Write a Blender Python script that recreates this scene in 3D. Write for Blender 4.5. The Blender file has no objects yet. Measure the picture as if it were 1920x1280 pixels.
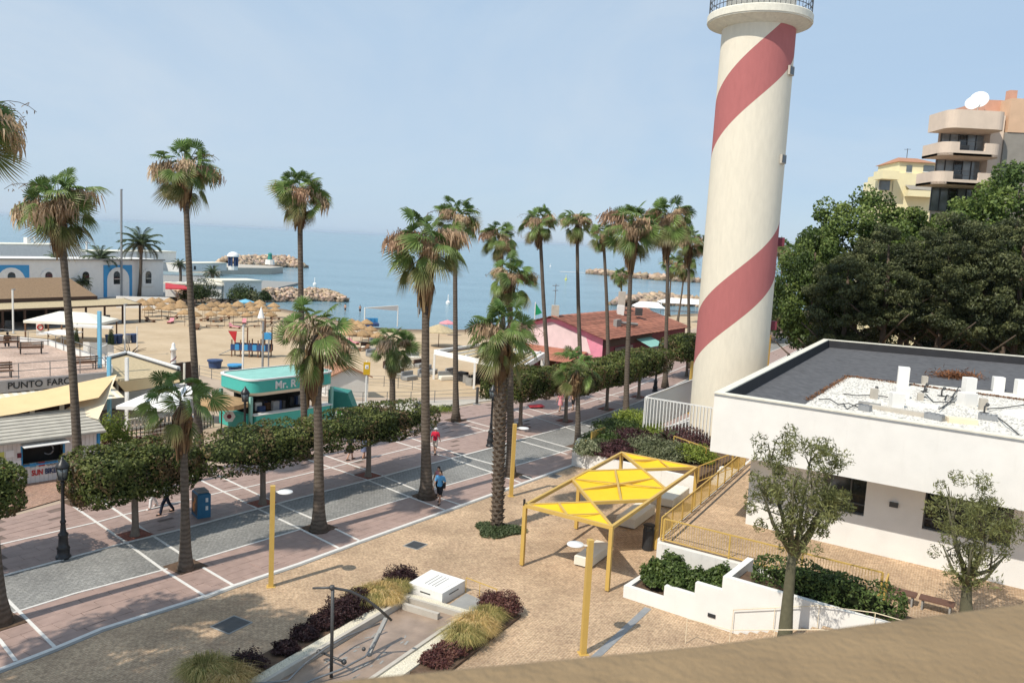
import bpy, math, random
import numpy as np
from mathutils import Vector, Matrix
random.seed(7)
RNG = np.random.default_rng(11)
scene = bpy.context.scene
COL = scene.collection
R_ = math.radians

# ------------------------------------------------------------------ camera
CAM_H = 14.0
FPX = 1555.0                      # focal length in pixels of a 1920 px wide frame
ROLL = math.atan(0.0535)
PITCH = math.atan(187.0 / FPX)
fwd = Vector((0, math.cos(PITCH), -math.sin(PITCH)))
r0 = Vector((1, 0, 0)); u0 = r0.cross(fwd)
RIGHT = math.cos(ROLL) * r0 + math.sin(ROLL) * u0
UP = -math.sin(ROLL) * r0 + math.cos(ROLL) * u0
CAM = Vector((0, 0, CAM_H))
cam_data = bpy.data.cameras.new('camera')
cam = bpy.data.objects.new('camera', cam_data); COL.objects.link(cam)
rot = Matrix((RIGHT, UP, -fwd)).transposed()
cam.matrix_world = Matrix.Translation(CAM) @ rot.to_4x4()
cam_data.sensor_width = 36.0
cam_data.lens = FPX / 1920 * 36
cam_data.clip_start = 0.05; cam_data.clip_end = 60000
cam_data.dof.use_dof = True
cam_data.dof.focus_distance = 55
cam_data.dof.aperture_fstop = 7.0
scene.camera = cam

# ------------------------------------------------------------------ sky and sun
SUN_EL, SUN_AZ = R_(51.0), R_(47.0)          # shadows run towards +47 deg from +X
world = bpy.data.worlds.new('World'); scene.world = world; world.use_nodes = True
wn = world.node_tree.nodes; wl = world.node_tree.links
bg = wn['Background']
sky = wn.new('ShaderNodeTexSky'); sky.sky_type = 'NISHITA'; sky.sun_disc = False
sdir = Vector((-math.cos(SUN_AZ) * math.cos(SUN_EL), -math.sin(SUN_AZ) * math.cos(SUN_EL), math.sin(SUN_EL)))
sky.sun_elevation = SUN_EL
sky.sun_rotation = math.atan2(sdir.x, sdir.y)
sky.altitude = 10; sky.air_density = 1.0; sky.dust_density = 0.4; sky.ozone_density = 2.5
tc = wn.new('ShaderNodeTexCoord')
mp = wn.new('ShaderNodeMapping'); mp.inputs['Scale'].default_value = (1.0, 1.0, 3.4)
nz = wn.new('ShaderNodeTexNoise'); nz.inputs['Scale'].default_value = 2.1; nz.inputs['Detail'].default_value = 7; nz.inputs['Roughness'].default_value = .55
nz.inputs['Distortion'].default_value = .5
wl.new(tc.outputs['Generated'], mp.inputs[0]); wl.new(mp.outputs[0], nz.inputs['Vector'])
rp = wn.new('ShaderNodeValToRGB'); rp.color_ramp.elements[0].position = .36; rp.color_ramp.elements[1].position = .86
rp.color_ramp.elements[0].color = (.78, .78, .78, 1); rp.color_ramp.elements[1].color = (.98, .98, .98, 1)
wl.new(nz.outputs['Fac'], rp.inputs[0])
mx = wn.new('ShaderNodeMix'); mx.data_type = 'RGBA'
mx.inputs['B'].default_value = (3.75, 4.95, 6.35, 1)         # thin high veil of cloud, as bright as the sky round it
wl.new(rp.outputs[0], mx.inputs['Factor']); wl.new(sky.outputs[0], mx.inputs['A'])
nz2 = wn.new('ShaderNodeTexNoise'); nz2.inputs['Scale'].default_value = 1.5; nz2.inputs['Detail'].default_value = 8; nz2.inputs['Roughness'].default_value = .6; nz2.inputs['Distortion'].default_value = .8
mp2 = wn.new('ShaderNodeMapping'); mp2.inputs['Scale'].default_value = (1.0, 1.0, 2.6); mp2.inputs['Location'].default_value = (.35, .2, .1); wl.new(tc.outputs['Generated'], mp2.inputs[0]); wl.new(mp2.outputs[0], nz2.inputs['Vector'])
rp2 = wn.new('ShaderNodeMapRange'); rp2.inputs['From Min'].default_value = .42; rp2.inputs['From Max'].default_value = .72; rp2.inputs['To Max'].default_value = .55; wl.new(nz2.outputs['Fac'], rp2.inputs['Value'])
mx2 = wn.new('ShaderNodeMix'); mx2.data_type = 'RGBA'; mx2.inputs['B'].default_value = (5.3, 5.9, 6.5, 1)      # brighter wisps
wl.new(rp2.outputs[0], mx2.inputs['Factor']); wl.new(mx.outputs['Result'], mx2.inputs['A'])
wl.new(mx2.outputs['Result'], bg.inputs['Color'])
bg.inputs['Strength'].default_value = 0.122
sun_d = bpy.data.lights.new('sun', 'SUN'); sun_d.energy = 4.2; sun_d.angle = R_(0.6); sun_d.color = (1, .93, .82)
sun = bpy.data.objects.new('sun', sun_d); COL.objects.link(sun)
sun.rotation_euler = sdir.to_track_quat('Z', 'Y').to_euler()
sun.location = (0, 0, 80)
vs = scene.view_settings
vs.view_transform = 'Standard'; vs.look = 'None'; vs.exposure = 0.09; vs.gamma = 1.0; vs.use_curve_mapping = False

# ------------------------------------------------------------------ helpers
def ray(px, py):
    return fwd + RIGHT * ((px - 960) / FPX) - UP * ((py - 640) / FPX)
def G(px, py, z=0.0):                       # point of the place at height z seen at photo pixel
    d = ray(px, py); return CAM + d * ((z - CAM_H) / d.z)
def AT(px, py, Y):                          # point seen at photo pixel in the vertical plane at depth Y
    d = ray(px, py); return CAM + d * (Y / d.y)

class MB:
    def __init__(s): s.v = []; s.f = []
    def add(s, v, f):
        o = len(s.v); s.v += [tuple(p) for p in v]; s.f += [tuple(i + o for i in q) for q in f]; return s
    def box(s, c, d, rz=0, tx=0):
        x, y, z = d[0] / 2, d[1] / 2, d[2] / 2
        m = Matrix.Rotation(rz, 3, 'Z') @ Matrix.Rotation(tx, 3, 'X')
        vs_ = [Vector(c) + m @ Vector(p) for p in ((-x,-y,-z),(x,-y,-z),(x,y,-z),(-x,y,-z),(-x,-y,z),(x,-y,z),(x,y,z),(-x,y,z))]
        return s.add(vs_, ((0,3,2,1),(4,5,6,7),(0,1,5,4),(1,2,6,5),(2,3,7,6),(3,0,4,7)))
    def cbox(s, c, d, rz=0, b=.02):          # chamfered on top
        x, y, z = d[0] / 2, d[1] / 2, d[2] / 2
        m = Matrix.Rotation(rz, 3, 'Z'); L = []
        for zz, k in ((-z, 0), (z - b, 0), (z, b)):
            for sx, sy in ((-1,-1),(1,-1),(1,1),(-1,1)): L.append(Vector(c) + m @ Vector((sx*(x-k), sy*(y-k), zz)))
        F = [(0,3,2,1),(8,9,10,11)]
        for r in (0, 4):
            for i in range(4): F.append((r+i, r+(i+1)%4, r+4+(i+1)%4, r+4+i))
        return s.add(L, F)
    def prism(s, poly, z0, z1):
        n = len(poly)
        a = sum(poly[i][0]*poly[(i+1)%n][1]-poly[(i+1)%n][0]*poly[i][1] for i in range(n))
        if a < 0: poly = poly[::-1]
        v = [(p[0], p[1], z0) for p in poly] + [(p[0], p[1], z1) for p in poly]
        f = [tuple(range(n-1, -1, -1)), tuple(range(n, 2*n))] + [(i, (i+1)%n, n+(i+1)%n, n+i) for i in range(n)]
        return s.add(v, f)
    def beam(s, p, q, w, h, up=(0,0,1)):
        p = Vector(p); q = Vector(q); d = (q-p).normalized(); u = Vector(up)
        if abs(d.dot(u)) > .99: u = Vector((0, 1, 0))
        l = d.cross(u).normalized(); u = l.cross(d)
        v = [a + l*(w/2*i) + u*(h/2*j) for a in (p, q) for i, j in ((-1,-1),(1,-1),(1,1),(-1,1))]
        return s.add(v, ((0,1,2,3),(7,6,5,4),(0,4,5,1),(1,5,6,2),(2,6,7,3),(3,7,4,0)))
    def tube(s, path, rad, n=8, cap=True):
        path = [Vector(p) for p in path]
        if not hasattr(rad, '__len__'): rad = [rad]*len(path)
        V = []; ref = None
        for i, p in enumerate(path):
            t = (path[min(i+1, len(path)-1)] - path[max(i-1, 0)]).normalized()
            if ref is None: ref = Vector((1,0,0)) if abs(t.x) < .9 else Vector((0,1,0))
            a = (ref - t*ref.dot(t)).normalized(); b = t.cross(a); ref = a
            for k in range(n):
                th = 2*math.pi*k/n; V.append(p + (a*math.cos(th) + b*math.sin(th))*rad[i])
        Fc = [(i*n+k, i*n+(k+1)%n, (i+1)*n+(k+1)%n, (i+1)*n+k) for i in range(len(path)-1) for k in range(n)]
        if cap: Fc += [tuple(range(n-1,-1,-1)), tuple((len(path)-1)*n+k for k in range(n))]
        return s.add(V, Fc)
    def lathe(s, prof, n=16, c=(0,0,0), a0=0):
        V = [(c[0]+r*math.cos(a0+2*math.pi*k/n), c[1]+r*math.sin(a0+2*math.pi*k/n), c[2]+z) for r, z in prof for k in range(n)]
        Fc = [(i*n+k, i*n+(k+1)%n, (i+1)*n+(k+1)%n, (i+1)*n+k) for i in range(len(prof)-1) for k in range(n)]
        Fc += [tuple(range(n-1,-1,-1)), tuple((len(prof)-1)*n+k for k in range(n))]
        return s.add(V, Fc)
    def sphere(s, c, r, n=10, m=6, sc=(1,1,1)):
        V = [(c[0], c[1], c[2]-r*sc[2])]
        for j in range(1, m):
            a = -math.pi/2 + math.pi*j/m
            for k in range(n): V.append((c[0]+sc[0]*r*math.cos(a)*math.cos(2*math.pi*k/n), c[1]+sc[1]*r*math.cos(a)*math.sin(2*math.pi*k/n), c[2]+sc[2]*r*math.sin(a)))
        V.append((c[0], c[1], c[2]+r*sc[2])); t = len(V)-1
        Fc = [(0, 1+(k+1)%n, 1+k) for k in range(n)]
        for j in range(m-2): Fc += [(1+j*n+k, 1+j*n+(k+1)%n, 1+(j+1)*n+(k+1)%n, 1+(j+1)*n+k) for k in range(n)]
        Fc += [(t, 1+(m-2)*n+k, 1+(m-2)*n+(k+1)%n) for k in range(n)]
        return s.add(V, Fc)
    def quad(s, *p): return s.add(p, (tuple(range(len(p))),))
    def mesh(s, name, mat, smooth=False):
        me = bpy.data.meshes.new(name); me.from_pydata(s.v, [], s.f); me.update()
        if mat is not None: me.materials.append(mat)
        if smooth: me.shade_smooth()
        return me
    def build(s, name, mat, parent=None, smooth=False, loc=None):
        o = bpy.data.objects.new(name, s.mesh(name, mat, smooth)); COL.objects.link(o)
        if parent is not None: o.parent = parent
        if loc is not None: o.location = loc
        return o

def inst(name, mesh, parent=None, loc=(0,0,0), rz=0, sc=1, rot=None):
    o = bpy.data.objects.new(name, mesh); COL.objects.link(o)
    o.location = loc; o.rotation_euler = rot if rot else (0, 0, rz)
    o.scale = (sc,)*3 if not hasattr(sc, '__len__') else sc
    if parent is not None: o.parent = parent
    return o
def tag(o, label, cat, group=None):
    o['label'] = label; o['category'] = cat
    if group: o['group'] = group
    return o
def thing(name, label, cat, loc=(0,0,0), rz=0, group=None):
    o = bpy.data.objects.new(name, None); COL.objects.link(o)
    o.empty_display_size = .2; o.location = loc; o.rotation_euler = (0,0,rz)
    return tag(o, label, cat, group)
def struct(o): o['kind'] = 'structure'; return o
def stuff(o): o['kind'] = 'stuff'; return o
CHILD = {}
def copy_tree(o, parent=None):
    c = o.copy(); COL.objects.link(c)
    if parent is not None: c.parent = parent
    for ch in list(o.children): copy_tree(ch, c)
    return c
def text_part(txt, size, depth, mat, parent, loc, rot, name='lettering', sx=1.0, align='LEFT', bold=0.0):
    cu = bpy.data.curves.new('letters', 'FONT'); cu.body = txt; cu.size = size; cu.extrude = depth
    cu.align_x = align; cu.offset = bold
    t = bpy.data.objects.new('letters_tmp', cu); COL.objects.link(t)
    dg = bpy.context.evaluated_depsgraph_get()
    me = bpy.data.meshes.new_from_object(t.evaluated_get(dg))
    bpy.data.objects.remove(t); bpy.data.curves.remove(cu)
    me.materials.clear(); me.materials.append(mat)
    o = bpy.data.objects.new(name, me); COL.objects.link(o)
    o.parent = parent; o.location = loc; o.rotation_euler = rot; o.scale = (sx, 1, 1)
    return o

# ------------------------------------------------------------------ materials
def mat(name, col, rough=.75, var=.12, scale=3.0, bump=0.0, bscale=40.0, metal=0, spec=.35, rand=0.0, coords='Object', detail=5, stain=0.0, stain_col=(.25,.2,.15)):
    m = bpy.data.materials.new(name); m.use_nodes = True
    n = m.node_tree.nodes; l = m.node_tree.links; b = n['Principled BSDF']
    b.inputs['Roughness'].default_value = rough; b.inputs['Metallic'].default_value = metal
    b.inputs['Specular IOR Level'].default_value = spec
    if coords == 'World':
        g = n.new('ShaderNodeNewGeometry'); vec = g.outputs['Position']
    else:
        t = n.new('ShaderNodeTexCoord'); vec = t.outputs['Object']
    no = n.new('ShaderNodeTexNoise'); no.inputs['Scale'].default_value = scale; no.inputs['Detail'].default_value = detail
    l.new(vec, no.inputs['Vector'])
    mr = n.new('ShaderNodeMapRange'); mr.inputs['From Min'].default_value = .25; mr.inputs['From Max'].default_value = .75
    mr.inputs['To Min'].default_value = 1-var; mr.inputs['To Max'].default_value = 1+var
    l.new(no.outputs['Fac'], mr.inputs['Value'])
    hs = n.new('ShaderNodeHueSaturation'); hs.inputs['Color'].default_value = (*col, 1)
    out_v = mr.outputs[0]
    if rand:
        oi = n.new('ShaderNodeObjectInfo'); r2 = n.new('ShaderNodeMapRange')
        r2.inputs['To Min'].default_value = 1-rand; r2.inputs['To Max'].default_value = 1+rand
        l.new(oi.outputs['Random'], r2.inputs['Value'])
        mu = n.new('ShaderNodeMath'); mu.operation = 'MULTIPLY'
        l.new(out_v, mu.inputs[0]); l.new(r2.outputs[0], mu.inputs[1]); out_v = mu.outputs[0]
    l.new(out_v, hs.inputs['Value'])
    colout = hs.outputs[0]
    if stain:
        mp_ = n.new('ShaderNodeMapping'); mp_.inputs['Scale'].default_value = (1.3, 1.3, .25)
        l.new(vec, mp_.inputs[0])
        n2 = n.new('ShaderNodeTexNoise'); n2.inputs['Scale'].default_value = 2.3; n2.inputs['Detail'].default_value = 8; n2.inputs['Roughness'].default_value = .7
        l.new(mp_.outputs[0], n2.inputs['Vector'])
        m2 = n.new('ShaderNodeMapRange'); m2.inputs['From Min'].default_value = .55; m2.inputs['From Max'].default_value = .8
        m2.inputs['To Max'].default_value = stain
        l.new(n2.outputs['Fac'], m2.inputs['Value'])
        mi = n.new('ShaderNodeMix'); mi.data_type = 'RGBA'; mi.inputs['B'].default_value = (*stain_col, 1)
        l.new(m2.outputs[0], mi.inputs['Factor']); l.new(colout, mi.inputs['A']); colout = mi.outputs['Result']
    l.new(colout, b.inputs['Base Color'])
    if bump:
        nb = n.new('ShaderNodeTexNoise'); nb.inputs['Scale'].default_value = bscale; nb.inputs['Detail'].default_value = 4
        l.new(vec, nb.inputs['Vector'])
        bu = n.new('ShaderNodeBump'); bu.inputs['Strength'].default_value = bump; bu.inputs['Distance'].default_value = .02
        l.new(nb.outputs['Fac'], bu.inputs['Height']); l.new(bu.outputs[0], b.inputs['Normal'])
    return m

def leaf_mat(name, rand=.12, trans=.3, rough=.5, sat=1.0):
    m = bpy.data.materials.new(name); m.use_nodes = True
    n = m.node_tree.nodes; l = m.node_tree.links; b = n['Principled BSDF']
    b.inputs['Roughness'].default_value = rough; b.inputs['Specular IOR Level'].default_value = .3
    at = n.new('ShaderNodeAttribute'); at.attribute_name = 'Col'
    hs = n.new('ShaderNodeHueSaturation'); hs.inputs['Saturation'].default_value = sat
    oi = n.new('ShaderNodeObjectInfo'); r2 = n.new('ShaderNodeMapRange')
    r2.inputs['To Min'].default_value = 1-rand; r2.inputs['To Max'].default_value = 1+rand
    l.new(oi.outputs['Random'], r2.inputs['Value']); l.new(r2.outputs[0], hs.inputs['Value'])
    l.new(at.outputs['Color'], hs.inputs['Color']); l.new(hs.outputs[0], b.inputs['Base Color'])
    if trans:
        tr = n.new('ShaderNodeBsdfTranslucent'); l.new(hs.outputs[0], tr.inputs['Color'])
        ms = n.new('ShaderNodeMixShader'); ms.inputs[0].default_value = trans
        l.new(b.outputs[0], ms.inputs[1]); l.new(tr.outputs[0], ms.inputs[2])
        l.new(ms.outputs[0], n['Material Output'].inputs['Surface'])
    return m
def set_cols(me, cols):                     # one colour per vertex
    a = me.color_attributes.new('Col', 'FLOAT_COLOR', 'POINT')
    c = np.ones((len(me.vertices), 4), np.float32); c[:, :3] = cols
    a.data.foreach_set('color', c.ravel())
def fast_mesh(name, V, F, mat_, cols=None):  # V (n,3), F (m,k) arrays
    me = bpy.data.meshes.new(name); V = np.asarray(V, np.float32); F = np.asarray(F, np.int32)
    me.vertices.add(len(V)); me.vertices.foreach_set('co', V.ravel())
    k = F.shape[1]; me.loops.add(F.size); me.loops.foreach_set('vertex_index', F.ravel())
    me.polygons.add(len(F)); me.polygons.foreach_set('loop_start', np.arange(0, F.size, k, dtype=np.int32))
    me.update(calc_edges=True); me.validate()
    me.materials.append(mat_)
    if cols is not None: set_cols(me, cols)
    return me
def leaf_cloud(name, P, N, size, cols, mat_, asp=.5, jitter=.7, rng=RNG):
    """one small folded blade (4 vertices, diamond) per point P, facing roughly N"""
    n = len(P); N = N + rng.normal(0, jitter, (n, 3)); N /= np.linalg.norm(N, axis=1, keepdims=True) + 1e-9
    T = rng.normal(0, 1, (n, 3)); T -= N * np.sum(T*N, 1, keepdims=True); T /= np.linalg.norm(T, axis=1, keepdims=True) + 1e-9
    B = np.cross(N, T); s = (size * rng.uniform(.65, 1.35, n))[:, None]
    V = np.stack([P - T*s*.5, P + B*s*asp*.5 + N*s*.06, P + T*s*.5, P - B*s*asp*.5 + N*s*.06], 1).reshape(-1, 3)
    F = np.arange(4*n).reshape(-1, 4)
    return fast_mesh(name, V, F, mat_, np.repeat(cols, 4, axis=0))
def ramp_cols(t, stops):                    # t in 0..1 -> colours
    ts = [s[0] for s in stops]; cs = np.array([s[1] for s in stops])
    return np.stack([np.interp(t, ts, cs[:, i]) for i in range(3)], 1)
M = {}
M['white_plaster'] = mat('white_plaster', (.74,.725,.69), .85, .05, 1.2, .15, 25, stain=.18, stain_col=(.5,.47,.42))
M['cream_plaster'] = mat('cream_plaster', (.74,.70,.60), .85, .06, 1.5, .15, 25, stain=.25, stain_col=(.45,.40,.32))
M['soiled_white'] = mat('soiled_white', (.70,.685,.645), .85, .05, 1.5, .15, 25, stain=.45, stain_col=(.35,.34,.32))
M['coping'] = mat('coping', (.70,.67,.57), .8, .1, 4, .2, 30, stain=.5, stain_col=(.4,.38,.33))
M['white_paint'] = mat('white_paint', (.73,.725,.70), .5, .04, 3)
M['white_line'] = mat('white_line', (.66,.64,.60), .8, .10, 6, coords='World', stain=.35, stain_col=(.35,.32,.3))
M['yellow_paint'] = mat('yellow_paint', (.56,.37,.10), .45, .05, 2, rand=.03)
M['yellow_cloth'] = mat('yellow_cloth', (.80,.52,.02), .8, .04, 2, .1, 60)
M['black_iron'] = mat('black_iron', (.018,.018,.02), .4, .2, 6, spec=.5)
M['dark_plastic'] = mat('dark_plastic', (.03,.032,.035), .5, .15, 5)
M['bin_blue'] = mat('bin_blue', (.03,.14,.25), .45, .1, 3)
M['steel'] = mat('steel', (.25,.25,.25), .42, .2, 4, metal=.6)
M['grey_metal'] = mat('grey_metal', (.28,.29,.30), .55, .1, 4, metal=.2)
M['dark_steel'] = mat('dark_steel', (.09,.09,.09), .5, .15, 4, metal=.5)
M['concrete'] = mat('concrete', (.46,.42,.36), .9, .1, 2, .3, 30)
M['grey_concrete'] = mat('grey_concrete', (.28,.275,.26), .9, .15, 2, .3, 30)
M['membrane'] = mat('membrane', (.10,.10,.105), .75, .3, 2.5, .4, 12, stain=.45, stain_col=(.16,.15,.14))
M['membrane_upright_shade'] = mat('membrane_upright_shade', (.018,.018,.021), .7, .25, 2, .3, 12)  # shade on the upright put into its colour, much darker than the slope
M['glass_grey'] = mat('glass_grey', (.22,.235,.235), .12, .4, .8, spec=.9)  # reflections in the panes put into a lighter grey base colour
M['gravel_roof'] = mat('gravel_roof', (.72,.69,.62), .95, .3, 26, 1.0, 22)
M['pebble'] = mat('pebble', (.62,.57,.45), .95, .35, 30, .9, 26, coords='World')
M['soil'] = mat('soil', (.11,.07,.045), .95, .35, 5, .8, 20)
M['mulch_red'] = mat('mulch_red', (.25,.09,.06), .95, .35, 10, .8, 30)
M['wood_brown'] = mat('wood_brown', (.17,.09,.05), .7, .2, 4)
M['dark_wood'] = mat('dark_wood', (.07,.04,.028), .7, .2, 4)
M['thatch'] = mat('thatch', (.30,.20,.12), .95, .22, 6, .8, 18, rand=.1)
M['straw'] = mat('straw', (.35,.225,.115), .95, .25, 6, .6, 18, rand=.15)
M['reed'] = mat('reed', (.46,.37,.23), .95, .22, 5, .6, 18)
M['sail'] = mat('sail', (.72,.52,.28), .85, .06, 1.2)
M['sail_pale'] = mat('sail_pale', (.75,.64,.46), .85, .06, 1.2)
M['canvas'] = mat('canvas', (.76,.72,.62), .85, .05, 1.5)
M['canvas_white'] = mat('canvas_white', (.80,.79,.77), .85, .04, 1.5)
M['blue_paint'] = mat('blue_paint', (.05,.28,.55), .5, .08, 2)
M['light_blue'] = mat('light_blue', (.18,.45,.62), .5, .08, 2)
M['navy'] = mat('navy', (.03,.06,.15), .5, .15, 2, rand=.2)
M['teal'] = mat('teal', (.07,.44,.38), .5, .05, 2)
M['teal_dark'] = mat('teal_dark', (.035,.22,.18), .6, .08, 2)
M['teal_pale'] = mat('teal_pale', (.25,.50,.44), .7, .12, 1.5, stain=.3, stain_col=(.4,.42,.38))
M['red_tile'] = mat('red_tile', (.29,.115,.075), .85, .4, 1.4, .4, 14, rand=.22, coords='World', stain=.6, stain_col=(.40,.24,.13))
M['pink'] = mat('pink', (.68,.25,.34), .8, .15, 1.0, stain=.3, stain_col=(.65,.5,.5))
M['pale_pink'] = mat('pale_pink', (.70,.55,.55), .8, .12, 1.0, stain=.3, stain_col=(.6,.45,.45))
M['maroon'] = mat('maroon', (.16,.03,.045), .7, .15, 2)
M['red'] = mat('red', (.5,.03,.035), .6, .1, 2)
M['glass_dark'] = mat('glass_dark', (.02,.023,.025), .08, .3, 1, spec=.8)
M['glass'] = mat('glass', (.10,.115,.12), .06, .25, .6, spec=1.0)
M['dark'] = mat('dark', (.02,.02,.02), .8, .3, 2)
M['apt_pink'] = mat('apt_pink', (.68,.55,.44), .85, .06, 1.2, .15, 20, stain=.2, stain_col=(.4,.3,.24))
M['apt_brick'] = mat('apt_brick', (.56,.31,.22), .85, .1, 1.2)
M['apt_orange'] = mat('apt_orange', (.62,.42,.28), .85, .08, 1)
M['apt_grey'] = mat('apt_grey', (.27,.25,.22), .85, .12, 1)
M['apt_yellow'] = mat('apt_yellow', (.80,.72,.46), .85, .05, 1)
M['rock'] = mat('rock', (.50,.38,.27), .95, .3, .7, .5, 3, rand=.3)
M['skin'] = mat('skin', (.50,.29,.20), .6, .05, 4)
M['hair_dark'] = mat('hair_dark', (.02,.015,.012), .6, .1, 5)
M['c_white'] = mat('cloth_white', (.70,.69,.68), .9, .05, 6)
M['c_grey'] = mat('cloth_grey', (.48,.49,.52), .9, .05, 6)
M['c_jeans'] = mat('cloth_navy', (.02,.025,.045), .9, .1, 6)
M['c_black'] = mat('cloth_black', (.015,.015,.017), .9, .1, 6)
M['c_red'] = mat('cloth_red', (.52,.02,.05), .9, .08, 6)
M['c_blue'] = mat('cloth_blue', (.10,.32,.58), .9, .06, 6)
M['c_beige'] = mat('cloth_beige', (.52,.46,.40), .9, .06, 6)
M['c_pink'] = mat('cloth_pink', (.66,.27,.30), .9, .06, 6)
M['ledge'] = mat('ledge', (.245,.17,.092), .85, .16, 9, .4, 60, detail=9, stain=.35, stain_col=(.17,.12,.07))
M['lighthouse'] = None
M['terracotta'] = mat('terracotta', (.40,.2,.12), .85, .15, 2)
M['trunk'] = mat('trunk', (.13,.095,.07), .95, .3, 9, .8, 25)
M['ficus_trunk'] = mat('ficus_trunk', (.21,.17,.135), .95, .2, 6, .4, 20)
M['green_bark'] = mat('green_bark', (.105,.10,.062), .9, .22, 5, .4, 20)
M['tree_bark'] = mat('tree_bark', (.115,.085,.062), .95, .25, 5, .6, 16)
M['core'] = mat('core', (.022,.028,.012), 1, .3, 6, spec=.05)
M['buoy'] = mat('buoy', (.6,.6,.15), .5)
M['leaf'] = leaf_mat('leaf'); M['palm_leaf'] = leaf_mat('palm_leaf', .16, .28, .45)
M['dry_leaf'] = leaf_mat('dry_leaf', .15, .2, .8)
M['grass_leaf'] = leaf_mat('grass_leaf', .1, .35, .7)
# ================================================================== GROUND, SEA, ROAD
def node_mat(name):
    m = bpy.data.materials.new(name); m.use_nodes = True
    return m, m.node_tree.nodes, m.node_tree.links, m.node_tree.nodes['Principled BSDF']

def brick_ground(name, c1, c2, cm, ang, bw, bh, mortar, blot=.35, rough=.85, spec=.25, blot_col=(.25,.2,.16), wob=.0):
    m, n, l, b = node_mat(name)
    g = n.new('ShaderNodeNewGeometry'); mp_ = n.new('ShaderNodeMapping'); mp_.inputs['Rotation'].default_value = (0, 0, -ang)
    l.new(g.outputs['Position'], mp_.inputs[0]); vec = mp_.outputs[0]
    if wob:
        wn_ = n.new('ShaderNodeTexNoise'); wn_.inputs['Scale'].default_value = 3.0; l.new(vec, wn_.inputs['Vector'])
        sc_ = n.new('ShaderNodeVectorMath'); sc_.operation = 'SCALE'; sc_.inputs['Scale'].default_value = wob
        l.new(wn_.outputs['Color'], sc_.inputs[0]); ad = n.new('ShaderNodeVectorMath'); l.new(vec, ad.inputs[0]); l.new(sc_.outputs[0], ad.inputs[1]); vec = ad.outputs[0]
    br = n.new('ShaderNodeTexBrick'); br.inputs['Color1'].default_value = (*c1, 1); br.inputs['Color2'].default_value = (*c2, 1); br.inputs['Mortar'].default_value = (*cm, 1)
    br.inputs['Scale'].default_value = 1; br.inputs['Brick Width'].default_value = bw; br.inputs['Row Height'].default_value = bh
    br.inputs['Mortar Size'].default_value = mortar; br.inputs['Mortar Smooth'].default_value = .3
    l.new(vec, br.inputs['Vector'])
    # blotches, worn patches, broad stained zones
    n1 = n.new('ShaderNodeTexNoise'); n1.inputs['Scale'].default_value = 1.1; n1.inputs['Detail'].default_value = 10; n1.inputs['Roughness'].default_value = .72; n1.inputs['Distortion'].default_value = .4
    l.new(g.outputs['Position'], n1.inputs['Vector'])
    r1 = n.new('ShaderNodeMapRange'); r1.inputs['From Min'].default_value = .42; r1.inputs['From Max'].default_value = .68; r1.inputs['To Max'].default_value = blot
    l.new(n1.outputs['Fac'], r1.inputs['Value'])
    mi = n.new('ShaderNodeMix'); mi.data_type = 'RGBA'; mi.inputs['B'].default_value = (*blot_col, 1)
    l.new(r1.outputs[0], mi.inputs['Factor']); l.new(br.outputs['Color'], mi.inputs['A'])
    n2 = n.new('ShaderNodeTexNoise'); n2.inputs['Scale'].default_value = 7; n2.inputs['Detail'].default_value = 6; n2.inputs['Roughness'].default_value = .7
    l.new(g.outputs['Position'], n2.inputs['Vector'])
    r2 = n.new('ShaderNodeMapRange'); r2.inputs['From Min'].default_value = .3; r2.inputs['From Max'].default_value = .7; r2.inputs['To Min'].default_value = .62; r2.inputs['To Max'].default_value = 1.4
    l.new(n2.outputs['Fac'], r2.inputs['Value'])
    n3 = n.new('ShaderNodeTexNoise'); n3.inputs['Scale'].default_value = .33; n3.inputs['Detail'].default_value = 5; l.new(g.outputs['Position'], n3.inputs['Vector'])
    r3 = n.new('ShaderNodeMapRange'); r3.inputs['From Min'].default_value = .32; r3.inputs['From Max'].default_value = .68; r3.inputs['To Min'].default_value = .80; r3.inputs['To Max'].default_value = 1.16; l.new(n3.outputs['Fac'], r3.inputs['Value'])
    mu3 = n.new('ShaderNodeMath'); mu3.operation = 'MULTIPLY'; l.new(r2.outputs[0], mu3.inputs[0]); l.new(r3.outputs[0], mu3.inputs[1])
    hs = n.new('ShaderNodeHueSaturation'); l.new(mu3.outputs[0], hs.inputs['Value']); l.new(mi.outputs['Result'], hs.inputs['Color'])
    l.new(hs.outputs[0], b.inputs['Base Color']); b.inputs['Roughness'].default_value = rough; b.inputs['Specular IOR Level'].default_value = spec
    bu = n.new('ShaderNodeBump'); bu.inputs['Strength'].default_value = .35; bu.inputs['Distance'].default_value = .02
    l.new(br.outputs['Fac'], bu.inputs['Height']); bu.invert = True
    l.new(bu.outputs[0], b.inputs['Normal'])
    return m
M['plaza'] = brick_ground('plaza_pavers', (.475,.335,.21), (.395,.27,.168), (.53,.40,.275), R_(61.4), .19, .10, .014, .55, blot_col=(.27,.18,.12), wob=.09)
M['brick_walk'] = brick_ground('brick_walk', (.38,.22,.15), (.30,.17,.12), (.4,.3,.24), R_(52), .24, .12, .014, .3)
M['setts'] = brick_ground('granite_setts', (.30,.29,.27), (.235,.23,.215), (.18,.175,.16), R_(55), .22, .11, .018, .35, rough=.6, spec=.4, blot_col=(.20,.195,.185), wob=.03)
M['slab'] = mat('promenade_slab', (.345,.243,.205), .55, .14, 2.2, .1, 60, spec=.4, rand=.05, coords='World', stain=.3, stain_col=(.2,.145,.125))
M['slab_far'] = brick_ground('promenade_slabs_far', (.325,.218,.182), (.295,.198,.168), (.20,.14,.12), R_(54), .9, .6, .008, .25, rough=.55, spec=.4, blot_col=(.22,.16,.14))
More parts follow.
